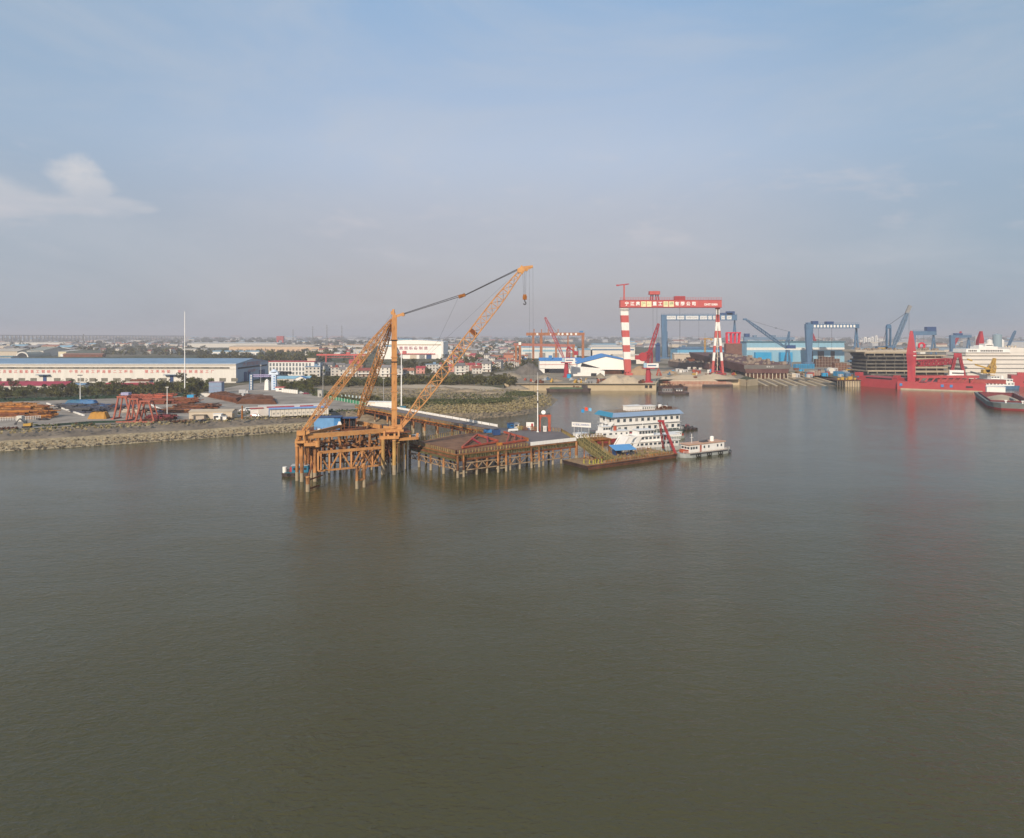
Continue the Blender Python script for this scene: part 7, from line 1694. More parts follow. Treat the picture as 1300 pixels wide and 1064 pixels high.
bigshed(860,938,459,443.5,50,mat('sky_blue_wall',(.12,.33,.50),.5,.1,.05),blue_cr,'long sky blue hall behind the legs of the gantries',1.5,doors=7,wm=blue_cr)
bigshed(856,906,461.5,449.5,16,walltan,wallw,'row of pale low workshops in front of the sky blue hall',1.5,doors=5)
bigshed(874,893,466,455,12,rust,rust_d,'rust-red workshop left of the gantry A-leg',1,doors=2)
bigshed(944,966,452,438,14,walltan,cream,'cream scaffold-like hall at the left end of the light blue hall',1,doors=3,wm=rust)
for k, (a, c_, yb, yt, m, l) in enumerate(((1058,1066,457,443,mat('white_orange_tower',(.62,.45,.34),.7,.2,.3),'white and orange tower block right of the light blue hall'),(1036,1066,466,452.5,rust_d,'dark rust-red block stack in front of the light blue hall'),(1060,1090,470,461,rust,'brown-red steel block stack left of the unfinished ship'),(920,942,464,449,rust,'rusty hull blocks with scaffolding left of the blue hall'),(940,955,463,452,rust_y,'orange hull block with scaffolding by the slipway'),(1010,1034,468,462,cyan,'bright blue container row by the gantry foot'),(1062,1078,477.5,471.5,cyan,'bright cyan container by the dock'),(1030,1046,477,471,mat('red_grey_block',(.20,.10,.09),.8,.3,.3),'mixed steel blocks behind the slipway'))):
    y2 = F*(H-G)/(yb-HY); k2 = y2/F; h2 = wz(yt,y2)-G; t = thing('steel_block', l, 'steel block', at((a+c_)/2,y2)); w2 = (c_-a)*k2; rr = random.Random(k)
    b = B(); n = 4
    for i in range(n): b.box((-w2/2+w2*(i+.5)/n,4,0),(w2/n*.97,8,h2*rr.uniform(.7,1)))
    b.build('block', m, t); b = B()
    for i in range(9): x = -w2/2+w2*i/8; b.bar((x,-.6,0),(x,-.6,h2*1.08),.3)
    for i in range(4): b.bar((-w2/2,-.6,h2*(i+1)/4),(w2/2,-.6,h2*(i+1)/4),.25)
    b.build('scaffold', walltan if m not in (cyan,) else blue_cr, t)
# tower crane and red cradle
y_ = 1100; k_ = y_/F; t = thing('tower_crane', 'thin yellow tower crane with a short counter jib behind the gantry A-leg', 'tower crane', at(895,y_)); hh = wz(430,y_)-G; b = B(); b.lattice((0,0,0),(0,0,hh),2.0,14,.35,2,2); b.build('mast', mat('ochre_crane',(.40,.23,.05),.6,.15,.5), t); b = B(); b.bar((-2,0,hh),(9*k_,0,hh-.5),1.2,1.6); b.box((8*k_,0,hh-3),(3,2.4,3)); b.build('jib', mat('ochre_crane',(.40,.23,.05)), t); b = B(); b.cyl((0,0,hh),(0,0,hh+9),.3,6); b.build('spire', grey_mid, t)
y_ = 960; k_ = y_/F; t = thing('red_cradle', 'vivid pink-red lifting cradle of posts standing on rusty hull blocks', 'lifting cradle', at(931,y_)); z1, z0 = wz(422.5,y_)-G, wz(436,y_)-G; b = B()
for dx_ in (-7.5,-2.4,2.4,7.5): b.bar((dx_*k_,0,z0),(dx_*k_*1.08,0,z1),1.8); b.bar((dx_*k_,5,z0),(dx_*k_*1.08,5,z1),1.4)
vr = mat('vivid_red_paint',(.62,.03,.06),.5,.1,.3); b.build('post', vr, t); b = B(); b.bar((-9.5*k_,0,z1),(9.5*k_,0,z1),1.8); b.bar((-8*k_,0,z0),(8*k_,0,z0),1.4); b.build('beam', vr, t); b = B(); b.box((0,2,0),(20*k_,10,z0)); b.build('supporting_block', mat('rust_scaffold_block',(.16,.08,.06),.9,.35,.4), t)
# blue luffing crane
y_ = 950; k_ = y_/F; z = lambda py: wz(py,y_)-G
t = thing('luffing_crane', 'blue luffing crane with its long jib lowered to the upper left, over the slipway', 'crane', at(1000,y_)); b = B()
for s2 in (-1,1): b.bar((s2*3.4*k_,-4,0),(s2*1.4*k_,0,z(446)),1.6); b.bar((s2*3.4*k_,6,0),(s2*1.4*k_,0,z(446)),1.4)
b.box((0,0,z(447)),(4*k_,5,3)); b.bar((-3*k_,0,8),(3*k_,0,8),1.4); b.build('portal', blue_cr, t)
b = B(); b.box((3.6*k_,0,z(442.5)),(11*k_,6,4.2*k_)); b.build('machine_house', blue_dk, t)
b = B(); b.lattice((-1*k_,0,z(440)),(2*k_,0,z(421)),3,6,.4,5,1.4,.8); b.build('a_frame', blue_cr, t)
b = B(); b.lattice((-2*k_,0,z(442)),((946-1000)*k_,0,z(405)),3.4,20,.42,1.6,1.4,.3); b.box(((945.5-1000)*k_,0,z(406.5)),(4*k_,3,2.4)); b.build('jib', blue_cr, t)
b = B(); b.cyl((2*k_,0,z(421)),((985-1000)*k_,0,z(416.5)),.2,4); b.cyl(((985-1000)*k_,0,z(416.5)),((946-1000)*k_,0,z(405)),.2,4); b.box(((985-1000)*k_,0,z(417)),(2.4,1,1)); b.build('cable', cable_m, t)
# ships hull on the slipway
t = thing('ship_hull', 'long dark maroon ship hull under construction on the slipway, its grey end facing the river', 'ship', (0,0,0))
ye = 742; a, c_ = wx(944,ye), wx(1004,ye); zt_, zb_ = wz(463,ye), wz(474,ye); b = B(); Lh = 230
def sec(y, w0, w1, z0, z1): return [(a+(1-w0)*6,y,z0),(c_-(1-w0)*6,y,z0),(c_,y,z1),(a,y,z1)]
P_ = [(a+3,ye,zb_),(c_-3,ye,zb_),(c_,ye,zt_),(a,ye,zt_),(a+3,ye+Lh,zb_+9),(c_-3,ye+Lh,zb_+9),(c_,ye+Lh,zt_+8),(a,ye+Lh,zt_+8)]
b.add(P_,[(0,1,2,3),(7,6,5,4),(0,3,7,4),(1,5,6,2),(3,2,6,7),(0,4,5,1)]); b.build('hull', mat('maroon_hull',(.10,.035,.035),.8,.25,.1,col2=(.16,.085,.07),sharp=.25), t)
b = B(); b.box(((a+c_)/2,ye-.2,zt_-4.6),(c_-a-1,.4,4.4)); b.build('grey_plating', mat('grey_brown_plate',(.13,.12,.11),.8,.2,.2), t)
text('hull_mark', '某 轮 6 号', 1.9, white, t, ((a+c_)/2+3,ye-.5,zt_-2.4), ext=.05, align='CENTER')
b = B()
for k in range(12): x = a+3+(c_-a-6)*k/11; b.bar((x,ye+1,zb_),(x,ye+1,2.0),.7)
b.build('shoring_post', walltan, t)
b = B(); b.box(((a+c_)/2,ye+6,1.8),(c_-a-8,8,zb_-2)); b.build('keel_block', rust_d, t)
b = B(); rr = random.Random(4)
for k in range(60): y = ye+rr.uniform(3,150); x = rr.uniform(a+3,c_-3); b.box((x,y,zt_+(y-ye)/Lh*8-.3),(rr.uniform(1,5),rr.uniform(1,5),rr.uniform(.8,4)))
b.build('deck_blocks', mat('deck_clutter',(.20,.13,.10),.9,.4,.4,col2=(.34,.28,.22)), t)
for k, (px, y2, l, Lh2, w2) in enumerate(((880,900,'dark steel ship hull blocks left of the slipway',70,34),(915,870,'brown-red ship hull section lying behind the gantry A-leg',90,30))):
    t = thing('hull_section', l, 'ship section', at(px,y2)); b = B(); b.prism([(-w2/2,0),(w2/2,0),(w2/2,Lh2),(-w2/2,Lh2)],1,8); b.build('plating', mat('maroon_hull',(.10,.035,.035)) if k else mat('brown_block',(.14,.10,.08),.9,.3,.3), t); b = B(); rr = random.Random(k+9)
    for i in range(24): b.box((rr.uniform(-w2/2,w2/2),rr.uniform(0,Lh2),8),(rr.uniform(1,6),rr.uniform(1,6),rr.uniform(.5,3.5)))
    b.build('frames', mat('deck_clutter',(.20,.13,.10)), t)
# clutter between slipway and dock
cg = 'small yard items by the slipway'
cm_ = [white_w, yellow, rust, cyan, grey_lt, walltan, blue_cr, rust_d, redor]; cn = ['white','yellow','rusty','cyan','light grey','tan','blue','dark rusty','orange-red']
for k in range(54):
    px = R.uniform(1008,1092) if k < 34 else R.uniform(850,935); py = R.uniform(470,480) if k < 34 else R.uniform(463,475); i = R.randrange(9); y2 = F*(H-G)/(py-HY)
    t = thing('site_container', cn[i]+(' container or hut among the yard clutter behind the dock' if k < 34 else ' box in the yard clutter left of the slipway'), 'container', at(px,y2), R.uniform(-.3,.3), cg+' '+cn[i]); w2, h2 = R.uniform(2.5,7), R.uniform(2.2,4.2); b = B(); b.box((0,0,0),(w2,2.6,h2)); b.build('body', cm_[i], t); b = B(); b.box((0,0,h2),(w2*1.03,2.8,.2)); b.build('roof', cm_[(i*5+2)%9], t); b = B(); b.box((w2*.2,-1.33,.1),(1,.08,h2*.7)); b.build('door', grey_dk, t)
t = thing('round_tank', 'cream round-fronted tank standing in the yard clutter', 'tank', at(1056,780)); b = B(); b.cyl((0,0,4),(0,6,4),3.2,18); b.build('tank', cream, t); b = B(); b.box((0,3,0),(4,4,1.4)); b.build('saddle', grey_mid, t)
# piled jetty in front of clutter
t = thing('dock_jetty', 'dark piled jetty at the left of the red floating dock', 'jetty', at(1076,670,0)); b = B(); b.box((0,12,G-.2),(24,30,.8)); b.build('deck', rust_d, t); b = B()
for k in range(10): b.cyl((-11+k*2.4,-2.6,-2),(-11+k*2.4,-2.6,G-.2),.45,8)
b.build('pile', conc_d, t); b = B()
for k in range(8): b.box((R.uniform(-10,10),R.uniform(-1,6),G+.6),(R.uniform(1,3),2,R.uniform(1,4)))
b.build('deck_gear', yellow, t)
# white-legged blue crane over the dock
y_ = 800; k_ = y_/F; z = lambda py: wz(py,y_)-G; t = thing('dock_crane', 'small crane with a blue beam on a white splayed tower, left of the unfinished ship', 'crane', at(1092,y_)); b = B(); b.bar((-2.6,0,0),(-1.4,0,z(460)),1.2); b.bar((2.6,0,0),(1.4,0,z(460)),1.2); b.box((0,0,z(461)),(3.6,3,1.4)); b.build('tower', white, t); b = B(); b.box((-4,0,z(459.5)),(20,2.6,2.2)); b.build('beam', blue_cr, t); b = B(); b.lattice((-3,0,z(457)),(-5,0,z(448)),2.4,3,.4); b.lattice((2.6,0,z(457)),(3.4,0,z(447)),2,3,.4); b.build('frame', blue_cr, t)

# ================================================================ right: heavy lift dock, ships
hv = red_hv
def boxhull(name, lab, cat, p, q, w, h, m, z0=-1.2):
    p, q = V(*p,0), V(*q,0); L_ = (q-p).length; t = thing(name, lab, cat, tuple(p), math.atan2((q-p).y,(q-p).x)); b = B(); b.box((L_/2,w/2,z0),(L_,w,h-z0)); b.build('hull', m, t); return t, L_
t, L_ = boxhull('floating_dock', 'bright red floating dock pontoon at the left of the unfinished ship', 'dock', (wx(1087.5,680),680), (wx(1140,639),639), 22, 10, red)
b = B(); b.box((L_*.55,-.1,8.2),(L_*.62,.4,1.3)); b.build('dark_slot', black, t); b = B(); b.box((1.2,2,10),(5,6,3.6)); b.box((L_-2.4,2,10),(3.4,6,2.6)); b.build('end_house', red, t); b = B(); b.box((2,-.3,8.6),(1.6,.5,1.6)); b.build('blue_fitting', blue_hi, t)
t, L_ = boxhull('crane_vessel', 'long bright red crane vessel with a tall red tower and a red lattice frame', 'ship', (wx(1139,634),634), (wx(1252,600),600), 24, 7.6, red)
b = B(); b.box((L_/2,-.15,-1),(L_*.92,.3,2.2)); b.build('waterline_band', mat('dull_cream_boot',(.36,.31,.22),.8,.2,.2), t)
for x in (3,L_*.52,L_*.62): b = B(); b.box((x,-.3,3.4),(2.2,.5,2.4)); b.build('blue_fitting', blue_hi, t)
b = B(); b.box((L_*.82,-.2,3.6),(5,.4,1.3)); b.box((L_*.3,-.2,7.0),(6,.4,.5)); b.build('dark_slot', black, t)
# the tower (world offset)
def loc_on(t, X, Y): 
    d = V(X,Y,0)-t.location; a = -t.rotation_euler.z; return (d.x*math.cos(a)-d.y*math.sin(a), d.x*math.sin(a)+d.y*math.cos(a))
yt_ = 632; kt = yt_/F; tx, ty = loc_on(t, wx(1157,yt_), yt_)
b = B()
def taper(z0, w0, z1, w1): b.box((tx,ty,z0),(w0,w0*.8,z1-z0),0,(w1/w0,w1/w0))
taper(7.6, 6.2, wz(463,yt_), 6.6); taper(wz(463,yt_), 6.6, wz(450,yt_), 8.2); taper(wz(450,yt_), 8.2, wz(424,yt_), 3.2); taper(wz(424,yt_), 3.2, wz(420,yt_), 2.0); b.build('tower', hv, t)
b = B()
for z_ in (wz(447,yt_), wz(452,yt_)): b.box((tx+2.6,ty-3,z_),(2.2,1.2,.7))
b.build('tower_light_fitting', cream, t)
b = B(); b.lattice((tx+4,ty,wz(461,yt_)),(*loc_on(t, wx(1228,yt_), yt_+20), wz(459.5,yt_)),5,16,.6,5,4); b.build('laid_boom', hv, t)
b = B()
for px in (1166,): x, y = loc_on(t, wx(px,yt_), yt_+6); b.box((x,y,7.6),(7,7,5)); 
for k in range(9): b.bar((tx+6+k*5,4,7.6),(tx+9+k*5,4,12),1.2); 
b.bar((tx+4,4,12),(tx+52,4,13.4),1.6,2.4); b.build('deck_frame', red, t)
x, y = loc_on(t, wx(1216,620), 620); b = B()
for s1 in (-1,1):
    for s2 in (0,1): b.lattice((x+s1*5.4,y+s2*8,12),(x+s1*1.6,y+s2*3,wz(452,620)),1.5,8,.35)
b.box((x,y+2,wz(454,620)),(6,5,4)); b.build('a_frame', hv, t)
b = B(); b.box((x-1,y+2,13.5),(11,8,5)); b.box((x-5,y-1,11),(7,5,3)); b.build('control_house', white, t); b = B(); b.box((x,y-2.3,15.4),(9,.2,1.1)); b.build('window_band', grey_dk, t)
b = B(); b.box((x+22,y,7.6),(26,12,3.2)); b.box((x-4,y,7.6),(24,12,3.4)); b.build('superstructure', mat('dull_red_block',(.28,.06,.05),.8,.3,.3), t)
t, L_ = boxhull('floating_dock', 'bright red dock pontoon at the right edge of the photo, beyond the sand barge', 'dock', (wx(1284,668),668), (wx(1345,650),650), 26, 11, red); b = B(); b.box((14,-.15,4),(9,.4,1.4)); b.build('dark_slot', black, t); b = B(); b.box((8,4,11),(6,4,3)); b.build('end_house', red, t)
# second red tower, behind
y_ = 840; k_ = y_/F; t = thing('red_tower', 'tall crimson tapering tower leaning slightly right, behind the white passenger ship', 'tower', at(1243,y_)); b = B(); b.add([(-3*k_,0,0),(5*k_,0,0),(5*k_,6,0),(-3*k_,6,0),(.2*k_,0,wz(432,y_)-G),(6.4*k_,0,wz(432,y_)-G),(6.4*k_,6,wz(432,y_)-G),(.2*k_,6,wz(432,y_)-G),(3.2*k_,1,wz(420.5,y_)-G),(5.2*k_,1,wz(420.5,y_)-G),(5.2*k_,4,wz(420.5,y_)-G),(3.2*k_,4,wz(420.5,y_)-G)],[(0,1,5,4),(1,2,6,5),(2,3,7,6),(3,0,4,7),(4,5,9,8),(5,6,10,9),(6,7,11,10),(7,4,8,11),(8,9,10,11)]); b.build('tower', hv, t); b = B(); b.box((1.5,1,0),(11*k_,10,8)); b.build('base', hv, t)

def stepdecks(t, y_, px0, px1, rows, depth, names, m_void=black):
    """open decks of an unfinished ship: slab lip, dark void with pillars, for each storey"""
    k = y_/F; X0, X1 = wx(px0,y_)-t.location.x, wx(px1,y_)-t.location.x
    for j, (py0, py1, ins0, ins1, mm) in enumerate(rows):
        z1, z0 = wz(py0,y_), wz(py1,y_); x0, x1 = X0+ins0*k, X1-ins1*k
        b = B(); b.box(((x0+x1)/2,depth/2,z1-(z1-z0)*.42),(x1-x0,depth,(z1-z0)*.42)); b.build('deck_slab', mm, t)
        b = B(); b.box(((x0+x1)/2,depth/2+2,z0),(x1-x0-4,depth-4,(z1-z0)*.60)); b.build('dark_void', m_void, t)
        b = B(); n = int((x1-x0)/9)
        for i in range(n+1): b.box((x0+(x1-x0)*i/n*.995+.4,.8,z0),(.55,.5,(z1-z0)*.6))
        b.build('pillar', mm, t)
y_ = 735; t = thing('unfinished_ship', 'unfinished grey-brown ship hull with seven open dark decks behind the red dock', 'ship', (wx(1150,y_),y_,0))
gd = mat('grey_brown_deck',(.07,.065,.055),.85,.25,.15,col2=(.17,.15,.12),sharp=.2); tn = mat('tan_deck_edge',(.34,.28,.20),.85,.2,.2)
stepdecks(t, y_, 1096, 1160, [(447,451.5,2,0,tn),(451.5,456.5,6,0,gd),(456.5,461,4,0,gd),(461,465.5,4,0,gd),(465.5,470,4,0,gd),(470,474.5,6,0,tn),(474.5,480,10,0,gd)], 36, '', )
stepdecks(t, y_+3, 1160, 1206, [(450.5,454.5,0,8,tn),(454.5,460,0,6,tn),(460,465.5,0,5,tn),(465.5,470.5,0,5,tn),(470.5,476,0,4,tn)], 36, '', rust_d)
b = B(); b.box((wx(1143,y_)-t.location.x,16,wz(447,y_)+.05),(112*y_/F,30,1.6)); b.box((wx(1140,y_)-t.location.x,20,wz(445.6,y_)),(100*y_/F,26,1.0)); b.build('top_deck', mat('beige_top_deck',(.38,.33,.26),.85,.12,.1), t)
b = B(); rr = random.Random(3)
for k in range(60): x = wx(rr.uniform(1098,1200),y_)-t.location.x; b.box((x,rr.uniform(2,28),wz(445.3,y_)+.3),(rr.uniform(.6,4),rr.uniform(1,3),rr.uniform(.5,3)))
b.build('deck_gear', mat('deck_clutter',(.20,.13,.10)), t)
b = B(); b.box((wx(1140,y_)-t.location.x,18,-1),(80*y_/F,30,5.0)); b.build('keel', gd, t)
y_ = 715; t = thing('passenger_ship', 'large cream white passenger ship with dark window bands and a white bridge', 'ship', (wx(1280,y_),y_,0)); k_ = y_/F; ox = t.location.x
cw = mat('cream_ship_paint',(.64,.60,.54),.6,.1,.1); 
rows = [(447.5,452.5,1226,1350,cw),(452.5,457.5,1222,1350,cw),(457.5,463,1222,1350,cw),(463,468.5,1224,1350,cw),(468.5,474,1226,1350,cw),(474,482,1228,1350,cw)]
for j, (p0_, p1_, a, c_, mm) in enumerate(rows):
    z1, z0 = wz(p0_,y_), wz(p1_,y_); x0, x1 = wx(a,y_)-ox, wx(c_,y_)-ox
    b = B(); b.box(((x0+x1)/2,16+j*0,z0+.9),(x1-x0,32,z1-z0-.9)); b.build('deck_wall', mm, t); b = B(); b.box(((x0+x1)/2,16.5,z0-.02),(x1-x0-3,31,.95)); b.build('window_band', grey_mid if j > 0 else grey_dk, t)
b = B(); X = lambda px: wx(px,y_)-ox
b.add([(X(1225),-1.5,wz(447.6,y_)),(X(1282),-1.5,wz(447.6,y_)),(X(1282),20,wz(447.6,y_)),(X(1225),20,wz(447.6,y_)),(X(1226),-1.2,wz(443,y_)),(X(1280),-1.2,wz(443,y_)),(X(1280),20,wz(443,y_)),(X(1226),20,wz(443,y_))],[(0,3,2,1),(4,5,6,7),(0,1,5,4),(1,2,6,5),(2,3,7,6),(3,0,4,7)]); b.build('bridge_deck', white, t)
for k in range(20):
    if k in (5,6): continue
    b = B(); b.box((X(1229+k*2.2),-1.5,wz(446.4,y_)),(1.1,.15,1.7)); b.build('window', black, t)
b = B(); b.box((X(1254),6,wz(443,y_)),(24*k_,14,3*k_)); b.box((X(1257),6,wz(440,y_)),(10*k_,10,3.6*k_)); b.box((X(1247),6,wz(440,y_)),(5*k_,8,1.6*k_)); b.build('bridge_house', white, t); b = B(); b.box((X(1257),.9,wz(439,y_)),(8*k_,.2,1.0*k_)); b.build('bridge_window', black, t)
b = B(); b.add([(X(1280),0,wz(447.6,y_)),(X(1350),0,wz(447.6,y_)),(X(1350),24,wz(447.6,y_)),(X(1280),24,wz(447.6,y_)),(X(1283),0,wz(441,y_)),(X(1350),0,wz(443,y_)),(X(1350),24,wz(443,y_)),(X(1283),24,wz(441,y_))],[(0,3,2,1),(4,5,6,7),(0,1,5,4),(1,2,6,5),(2,3,7,6),(3,0,4,7)]); b.build('upper_hull', cw, t)
b = B()
for k in range(4): b.cyl((X(1284+k*4),8,wz(442,y_)),(X(1284+k*4),8,wz(439,y_)),1.0,10)
b.build('vent', walltan, t); b = B(); b.box((X(1290),16,-1),(120*k_,30,5)); b.build('hull', red, t)
y_ = 700; k_ = y_/F; t = thing('yellow_crane', 'bright yellow deck crane with folded jib, in front of the white passenger ship', 'crane', (wx(1258,y_),y_,9)); z = lambda py: wz(py,y_)-9; b = B(); b.box((0,0,0),(5,5,z(476))); b.box((-3,0,z(474)),(12,4,4)); b.build('base', yellow, t); b = B(); b.lattice((0,0,z(473)),(4.5*k_,0,z(455)),4,7,.45,5,1.6,.9); b.build('a_frame', yellow, t); b = B(); b.bar((-2,0,z(468)),(-20*k_,0,z(463)),1.2,1.4); b.bar((-24*k_,0,z(458)),(-30*k_,0,z(456)),1.4); b.build('jib', yellow, t); b = B(); b.cyl((-4,0,z(470)),(-4,-2,z(470)),2.4,12); b.build('drum', yellow, t)
t = thing('ferry', 'white two-deck ferry moored between the red crane vessel and the sand barge', 'ferry', (wx(1264,640),640,0)); hull(t, 40, 9, -1, 3, blue_cr, .12); cabin(t, -15, 15, 7, 3, 3.2, white, 'deckhouse', 9, .4, .35, wy=.6, roofm=white); cabin(t, -9, 14, 6, 6.3, 3, white, 'deckhouse', 8, .4, .4, wy=.7, roofm=white); cabin(t, -6, 2, 5, 9.4, 2.6, white, 'wheelhouse', 3, .4, .45, wy=.7, roofm=white); b = B(); b.cyl((6,0,9.3),(6,0,12.5),1.2,12); b.build('funnel', white_w, t)
# derrick crane, blue
y_ = 860; k_ = y_/F; z = lambda py: wz(py,y_)-G; t = thing('floating_derrick', 'big dark blue derrick crane with its jib raised right, behind the unfinished ship', 'crane', at(1128,y_)); b = B()
for s2 in (-1,1): b.box((s2*2.4*k_,0,z(444)),(1.5*k_*.8,3,z(415)-z(444)))
b.cyl((0,-1.6,z(414.5)),(0,1.6,z(414.5)),3.2*k_*.9,14); b.build('mast', blue_cr, t)
b = B(); b.box((0,0,z(444.5)),(14*k_,8,5*k_)); b.box((-9*k_,0,z(443)),(12*k_,8,3*k_)); b.box((0,0,0),(10*k_,10,z(444.5))); b.build('machine_house', blue_cr, t); b = B(); b.box((-11*k_,-4.2,z(442.6)),(10*k_,.3,1.4*k_)); b.build('orange_panel', yellow, t)
b = B(); b.lattice((6*k_,0,z(441)),(24*k_,0,z(397)),3.8,20,.45,2,2,.2); b.build('jib', mat('dusty_blue_paint',(.13,.20,.29)), t); b = B(); b.bar((23*k_,0,z(398)),(27.5*k_,0,z(388)),2.6,4); b.build('jib_head', grey_mid, t)
b = B(); b.cyl((0,0,z(413)),(24*k_,0,z(396)),.28,4); b.cyl((-1*k_,0,z(413)),(-9*k_,0,z(441)),.22,4); b.cyl((26*k_,0,z(390)),(26*k_,0,z(425)),.16,4); b.build('cable', cable_m, t)
bigshed(1085,1230,447,441,20,mat('blue_grey_shop',(.18,.25,.32),.7,.15,.1),grey_mid,'long blue-grey workshop roofline behind the unfinished ship',1.5,doors=8,wm=walltan)
# tanks, towers, far right
for k, (px, py0, py1, w, m, l) in enumerate(((1242,427,448,9,grey_lt,'grey storage silo left of the crimson tower'),(1256,432,450,7,white_w,'white storage silo right of the crimson tower'),(1266,425,447,10,mat('silo_blue_grey',(.22,.30,.34),.6,.1,.2),'blue-grey silo, broadest of the group, behind the passenger ship'),(1272,432,449,5,white_w,'slim white silo right of the blue-grey silo'))):
    y2 = 1350+k*20; k2 = y2/F; t = thing('silo', l, 'silo', at(px,y2)); h2 = wz(py0,y2)-G; b = B(); b.cyl((0,0,0),(0,0,h2),w*k2/2,18); b.build('shell', m, t); b = B(); b.cyl((0,0,h2),(0,0,h2+2.5),w*k2/2,18,.6); b.build('cap', m, t)
for k, (px, py, w, l) in enumerate(((1098,429,3,'white residential tower on the horizon, left'),(1103,430,2.5,'white residential tower on the horizon, second'),(1107,428.5,2.5,'white residential tower on the horizon, third'),(1112,427,2.5,'tallest white residential tower on the horizon'))):
    y2 = 3000+k*60; k2 = y2/F; t = thing('tower_block', l, 'tower block', at(px,y2)); h2 = wz(py,y2)-G; b = B(); b.box((0,0,0),(w*k2,12,h2+4)); b.build('wall', white_w, t); b = B(); b.box((0,-6.1,3),(w*k2*.3,.2,h2-4)); b.build('window_column', grey_mid, t)
for k, (a, e, l, m) in enumerate((((1198,462),(1220,421),'red jib crane leaning right behind the unfinished ship',hv),((1280,440),(1289,420),'hazy blue jib crane at the far right',blue_cr),((1040,447),(1030,421),'hazy red crane jib above the fabrication hall',hv),((846,440),(846,420),'thin blue mast behind the blue gantry',blue_cr))):
    y2 = 1400; k2 = y2/F; t = thing('distant_jib_crane', l, 'crane', at(a[0],y2)); z = lambda py: wz(py,y2)-G; b = B(); b.lattice((0,0,z(a[1])),((e[0]-a[0])*k2,0,z(e[1])),3,8,.7,2,1.5); b.build('jib', m, t); b = B(); b.box((0,0,0),(5,5,max(4,z(a[1]-2)))); b.build('tower', m, t)
t = thing('red_buoy_frame', 'bright red round lifting frame standing beside the tall red tower', 'frame', at(1170,800)); b = B(); k_ = 800/F; z_ = wz(443,800)-G; b.box((0,0,0),(6,5,z_)); b.build('stand', cream, t); b = B(); n = 14
for i in range(n):
    a0, a1 = 2*math.pi*i/n, 2*math.pi*(i+1)/n; b.bar((math.cos(a0)*3.3,0,z_+3.6+math.sin(a0)*3.3),(math.cos(a1)*3.3,0,z_+3.6+math.sin(a1)*3.3),1.8)
b.build('ring', vr, t)
t = thing('dark_blue_mast', 'dark blue tower at the left foot of the blue gantry', 'tower', at(835,1150)); b = B(); b.box((0,0,0),(7,5,wz(438,1150)-G)); b.cyl((0,0,wz(438,1150)-G),(0,0,wz(435,1150)-G),5,12,1); b.build('tower', blue_dk, t)
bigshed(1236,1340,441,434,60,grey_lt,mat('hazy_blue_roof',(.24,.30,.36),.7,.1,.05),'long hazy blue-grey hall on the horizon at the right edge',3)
bigshed(1100,1160,438,434.5,60,walltan,grey_mid,'hazy brown hall on the horizon behind the blue derrick',2)
bigshed(1270,1330,453,447,60,blue_cr,grey_mid,'dark blue hall behind the passenger ship at the right edge',3)

# ================================================================ woods and town too far to count
def mass(name, lab, cat, items, m):
    b = B()
    for f_ in items: f_(b)
    o = b.build(name, m); return tag(o, lab, cat, kind='stuff')
def woods(bands):
    def g(b):
        rr = random.Random(11)
        for (x0, x1, y0, y1, n, w, h) in bands:
            for k in range(n):
                px = rr.uniform(x0, x1); py = rr.uniform(y0, y1); yy = F*(H-G)/(py-HY); X = wx(px, yy); ww, hh = w*rr.uniform(.6,1.3), h*rr.uniform(.5,1.2)
                for j in range(46):
                    a = rr.uniform(0,6.28); q = rr.random()**.5*ww/2; z = rr.random()**.8*hh; q *= (1.05-(z/hh)**2*.7); c = V(X+math.cos(a)*q, yy+math.sin(a)*q, G+z); s = ww*rr.uniform(.07,.15)
                    u = V(rr.gauss(0,1),rr.gauss(0,1),rr.gauss(0,1)).normalized(); v_ = u.cross(V(rr.gauss(0,1),rr.gauss(0,1),rr.gauss(0,1))).normalized(); b.add([c-u*s,c+v_*s*.8,c+u*s,c-v_*s*.8],[(0,1,2,3)])
    return g
mass('distant_woods', 'hazy dark green belts of trees spread over the plain up to the horizon', 'woods',
     [woods([(-80,1400,429.6,434,520,64,24),(-60,700,433,439,330,34,16),(-60,260,436,451,260,22,12),(250,420,450,462,150,14,11),(385,680,435,450,320,20,11),(560,680,449,472,90,11,9),(-80,262,488.5,505,300,6.0,5.5),(385,505,485,491,150,7,5),(505,652,482,489,170,8,5.5),(640,760,440,450,40,18,11),(380,560,462,476,70,10,8),(900,1300,434,440,60,30,14)])], fol_d)
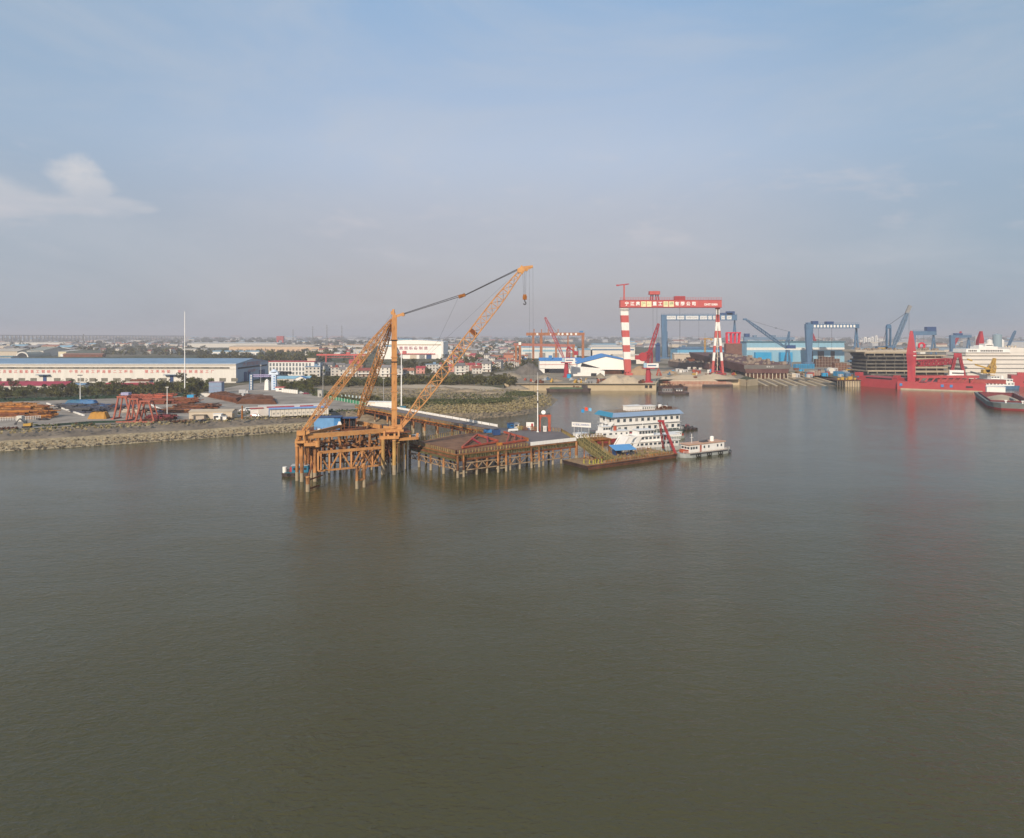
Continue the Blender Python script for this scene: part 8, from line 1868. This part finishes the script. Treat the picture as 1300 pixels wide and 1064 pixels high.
def town(bands, mats_n):
    def g(b):
        rr = random.Random(21)
        for (x0, x1, y0, y1, n, w, h) in bands:
            for k in range(n):
                px = rr.uniform(x0, x1); py = rr.uniform(y0, y1); yy = F*(H-G)/(py-HY); X = wx(px, yy); ww, hh = w*rr.uniform(.5,1.6), h*rr.uniform(.5,1.4); d_ = ww*rr.uniform(.4,.8)
                b.mi = rr.choice((0,1,1,5,3,5)); b.box((X,yy,G),(ww,d_,hh),rr.uniform(-.2,.2)); b.mi = rr.choice((2,3,3,4,5,1)); b.gable((X,yy,G+hh),(ww,d_),d_*.16,0,ww*.02)
    return g
mass('distant_town', 'hazy far-off town of low roofs and sheds spread along the horizon', 'town',
     [town([(-80,1400,428.6,431,220,110,20),(-80,1400,431,435,150,60,13),(80,700,434,440,190,24,8),(-60,90,434,446,60,34,8),(780,1250,434,441,90,40,11),(390,660,440,452,110,14,8)],6)], [wallw, walltan, tile_red, tile_grey, blue_lt, grey_lt])
# more heaps and clutter on the quay
for k, (px, py, w, h, m, l) in enumerate(((735,485.5,14,3.0,sand,'small pale sand heap on the quay at the foot of the left red crane'),(705,484,20,3.5,dirt,'low brown earth heap on the quay left of the left red crane'),(845,480.6,16,2.6,sand,'small pale sand heap right of the right red crane'),(858,477,18,3.2,dirt,'low brown heap behind the long sand heap'),(925,478,16,3.0,dirt,'brown earth heap at the foot of the gantry A-leg'),(690,480,22,5,gravel,'grey heap in front of the white hall at the left of the quay'))):
    p = gp(px, py); b = B(); P = []
    for i in range(15): P.append([((i/14-.5)*w, (j/10-.5)*w*.6, -.1+h*max(0,1-math.hypot((i/14-.5)*2,(j/10-.5)*2))**.75*(.8+.4*mnoise.noise(V(i*.6+k*5,j*.6,3)))) for j in range(11)])
    b.grid(P); o = b.build('material_heap', m, None, True); o.location = p; tag(o, l, 'heap')
for k in range(46):
    px = R.choice((R.uniform(650,820), R.uniform(838,935))); py = R.uniform(482.5,487) if px < 825 else R.uniform(476,481.3); i = R.choice((2,4,5,6,7,7,2,1,8)); y2 = F*(H-G)/(py-HY)
    t = thing('quay_equipment', cn[i]+' piece of equipment standing on the far quay near the red cranes', 'equipment', at(px,y2), R.uniform(0,3), 'equipment on the far quay, '+cn[i]); b = B(); w2 = R.uniform(1.5,5); b.box((0,0,.3),(w2,2,R.uniform(1,2.4))); b.box((w2*.2,0,.3),(w2*.3,1.6,R.uniform(2,3.4))); b.build('body', cm_[i], t); b = B(); b.box((-w2*.35,0,0),(.5,2.2,.6)); b.box((w2*.35,0,0),(.5,2.2,.6)); b.build('wheels', rubber, t)
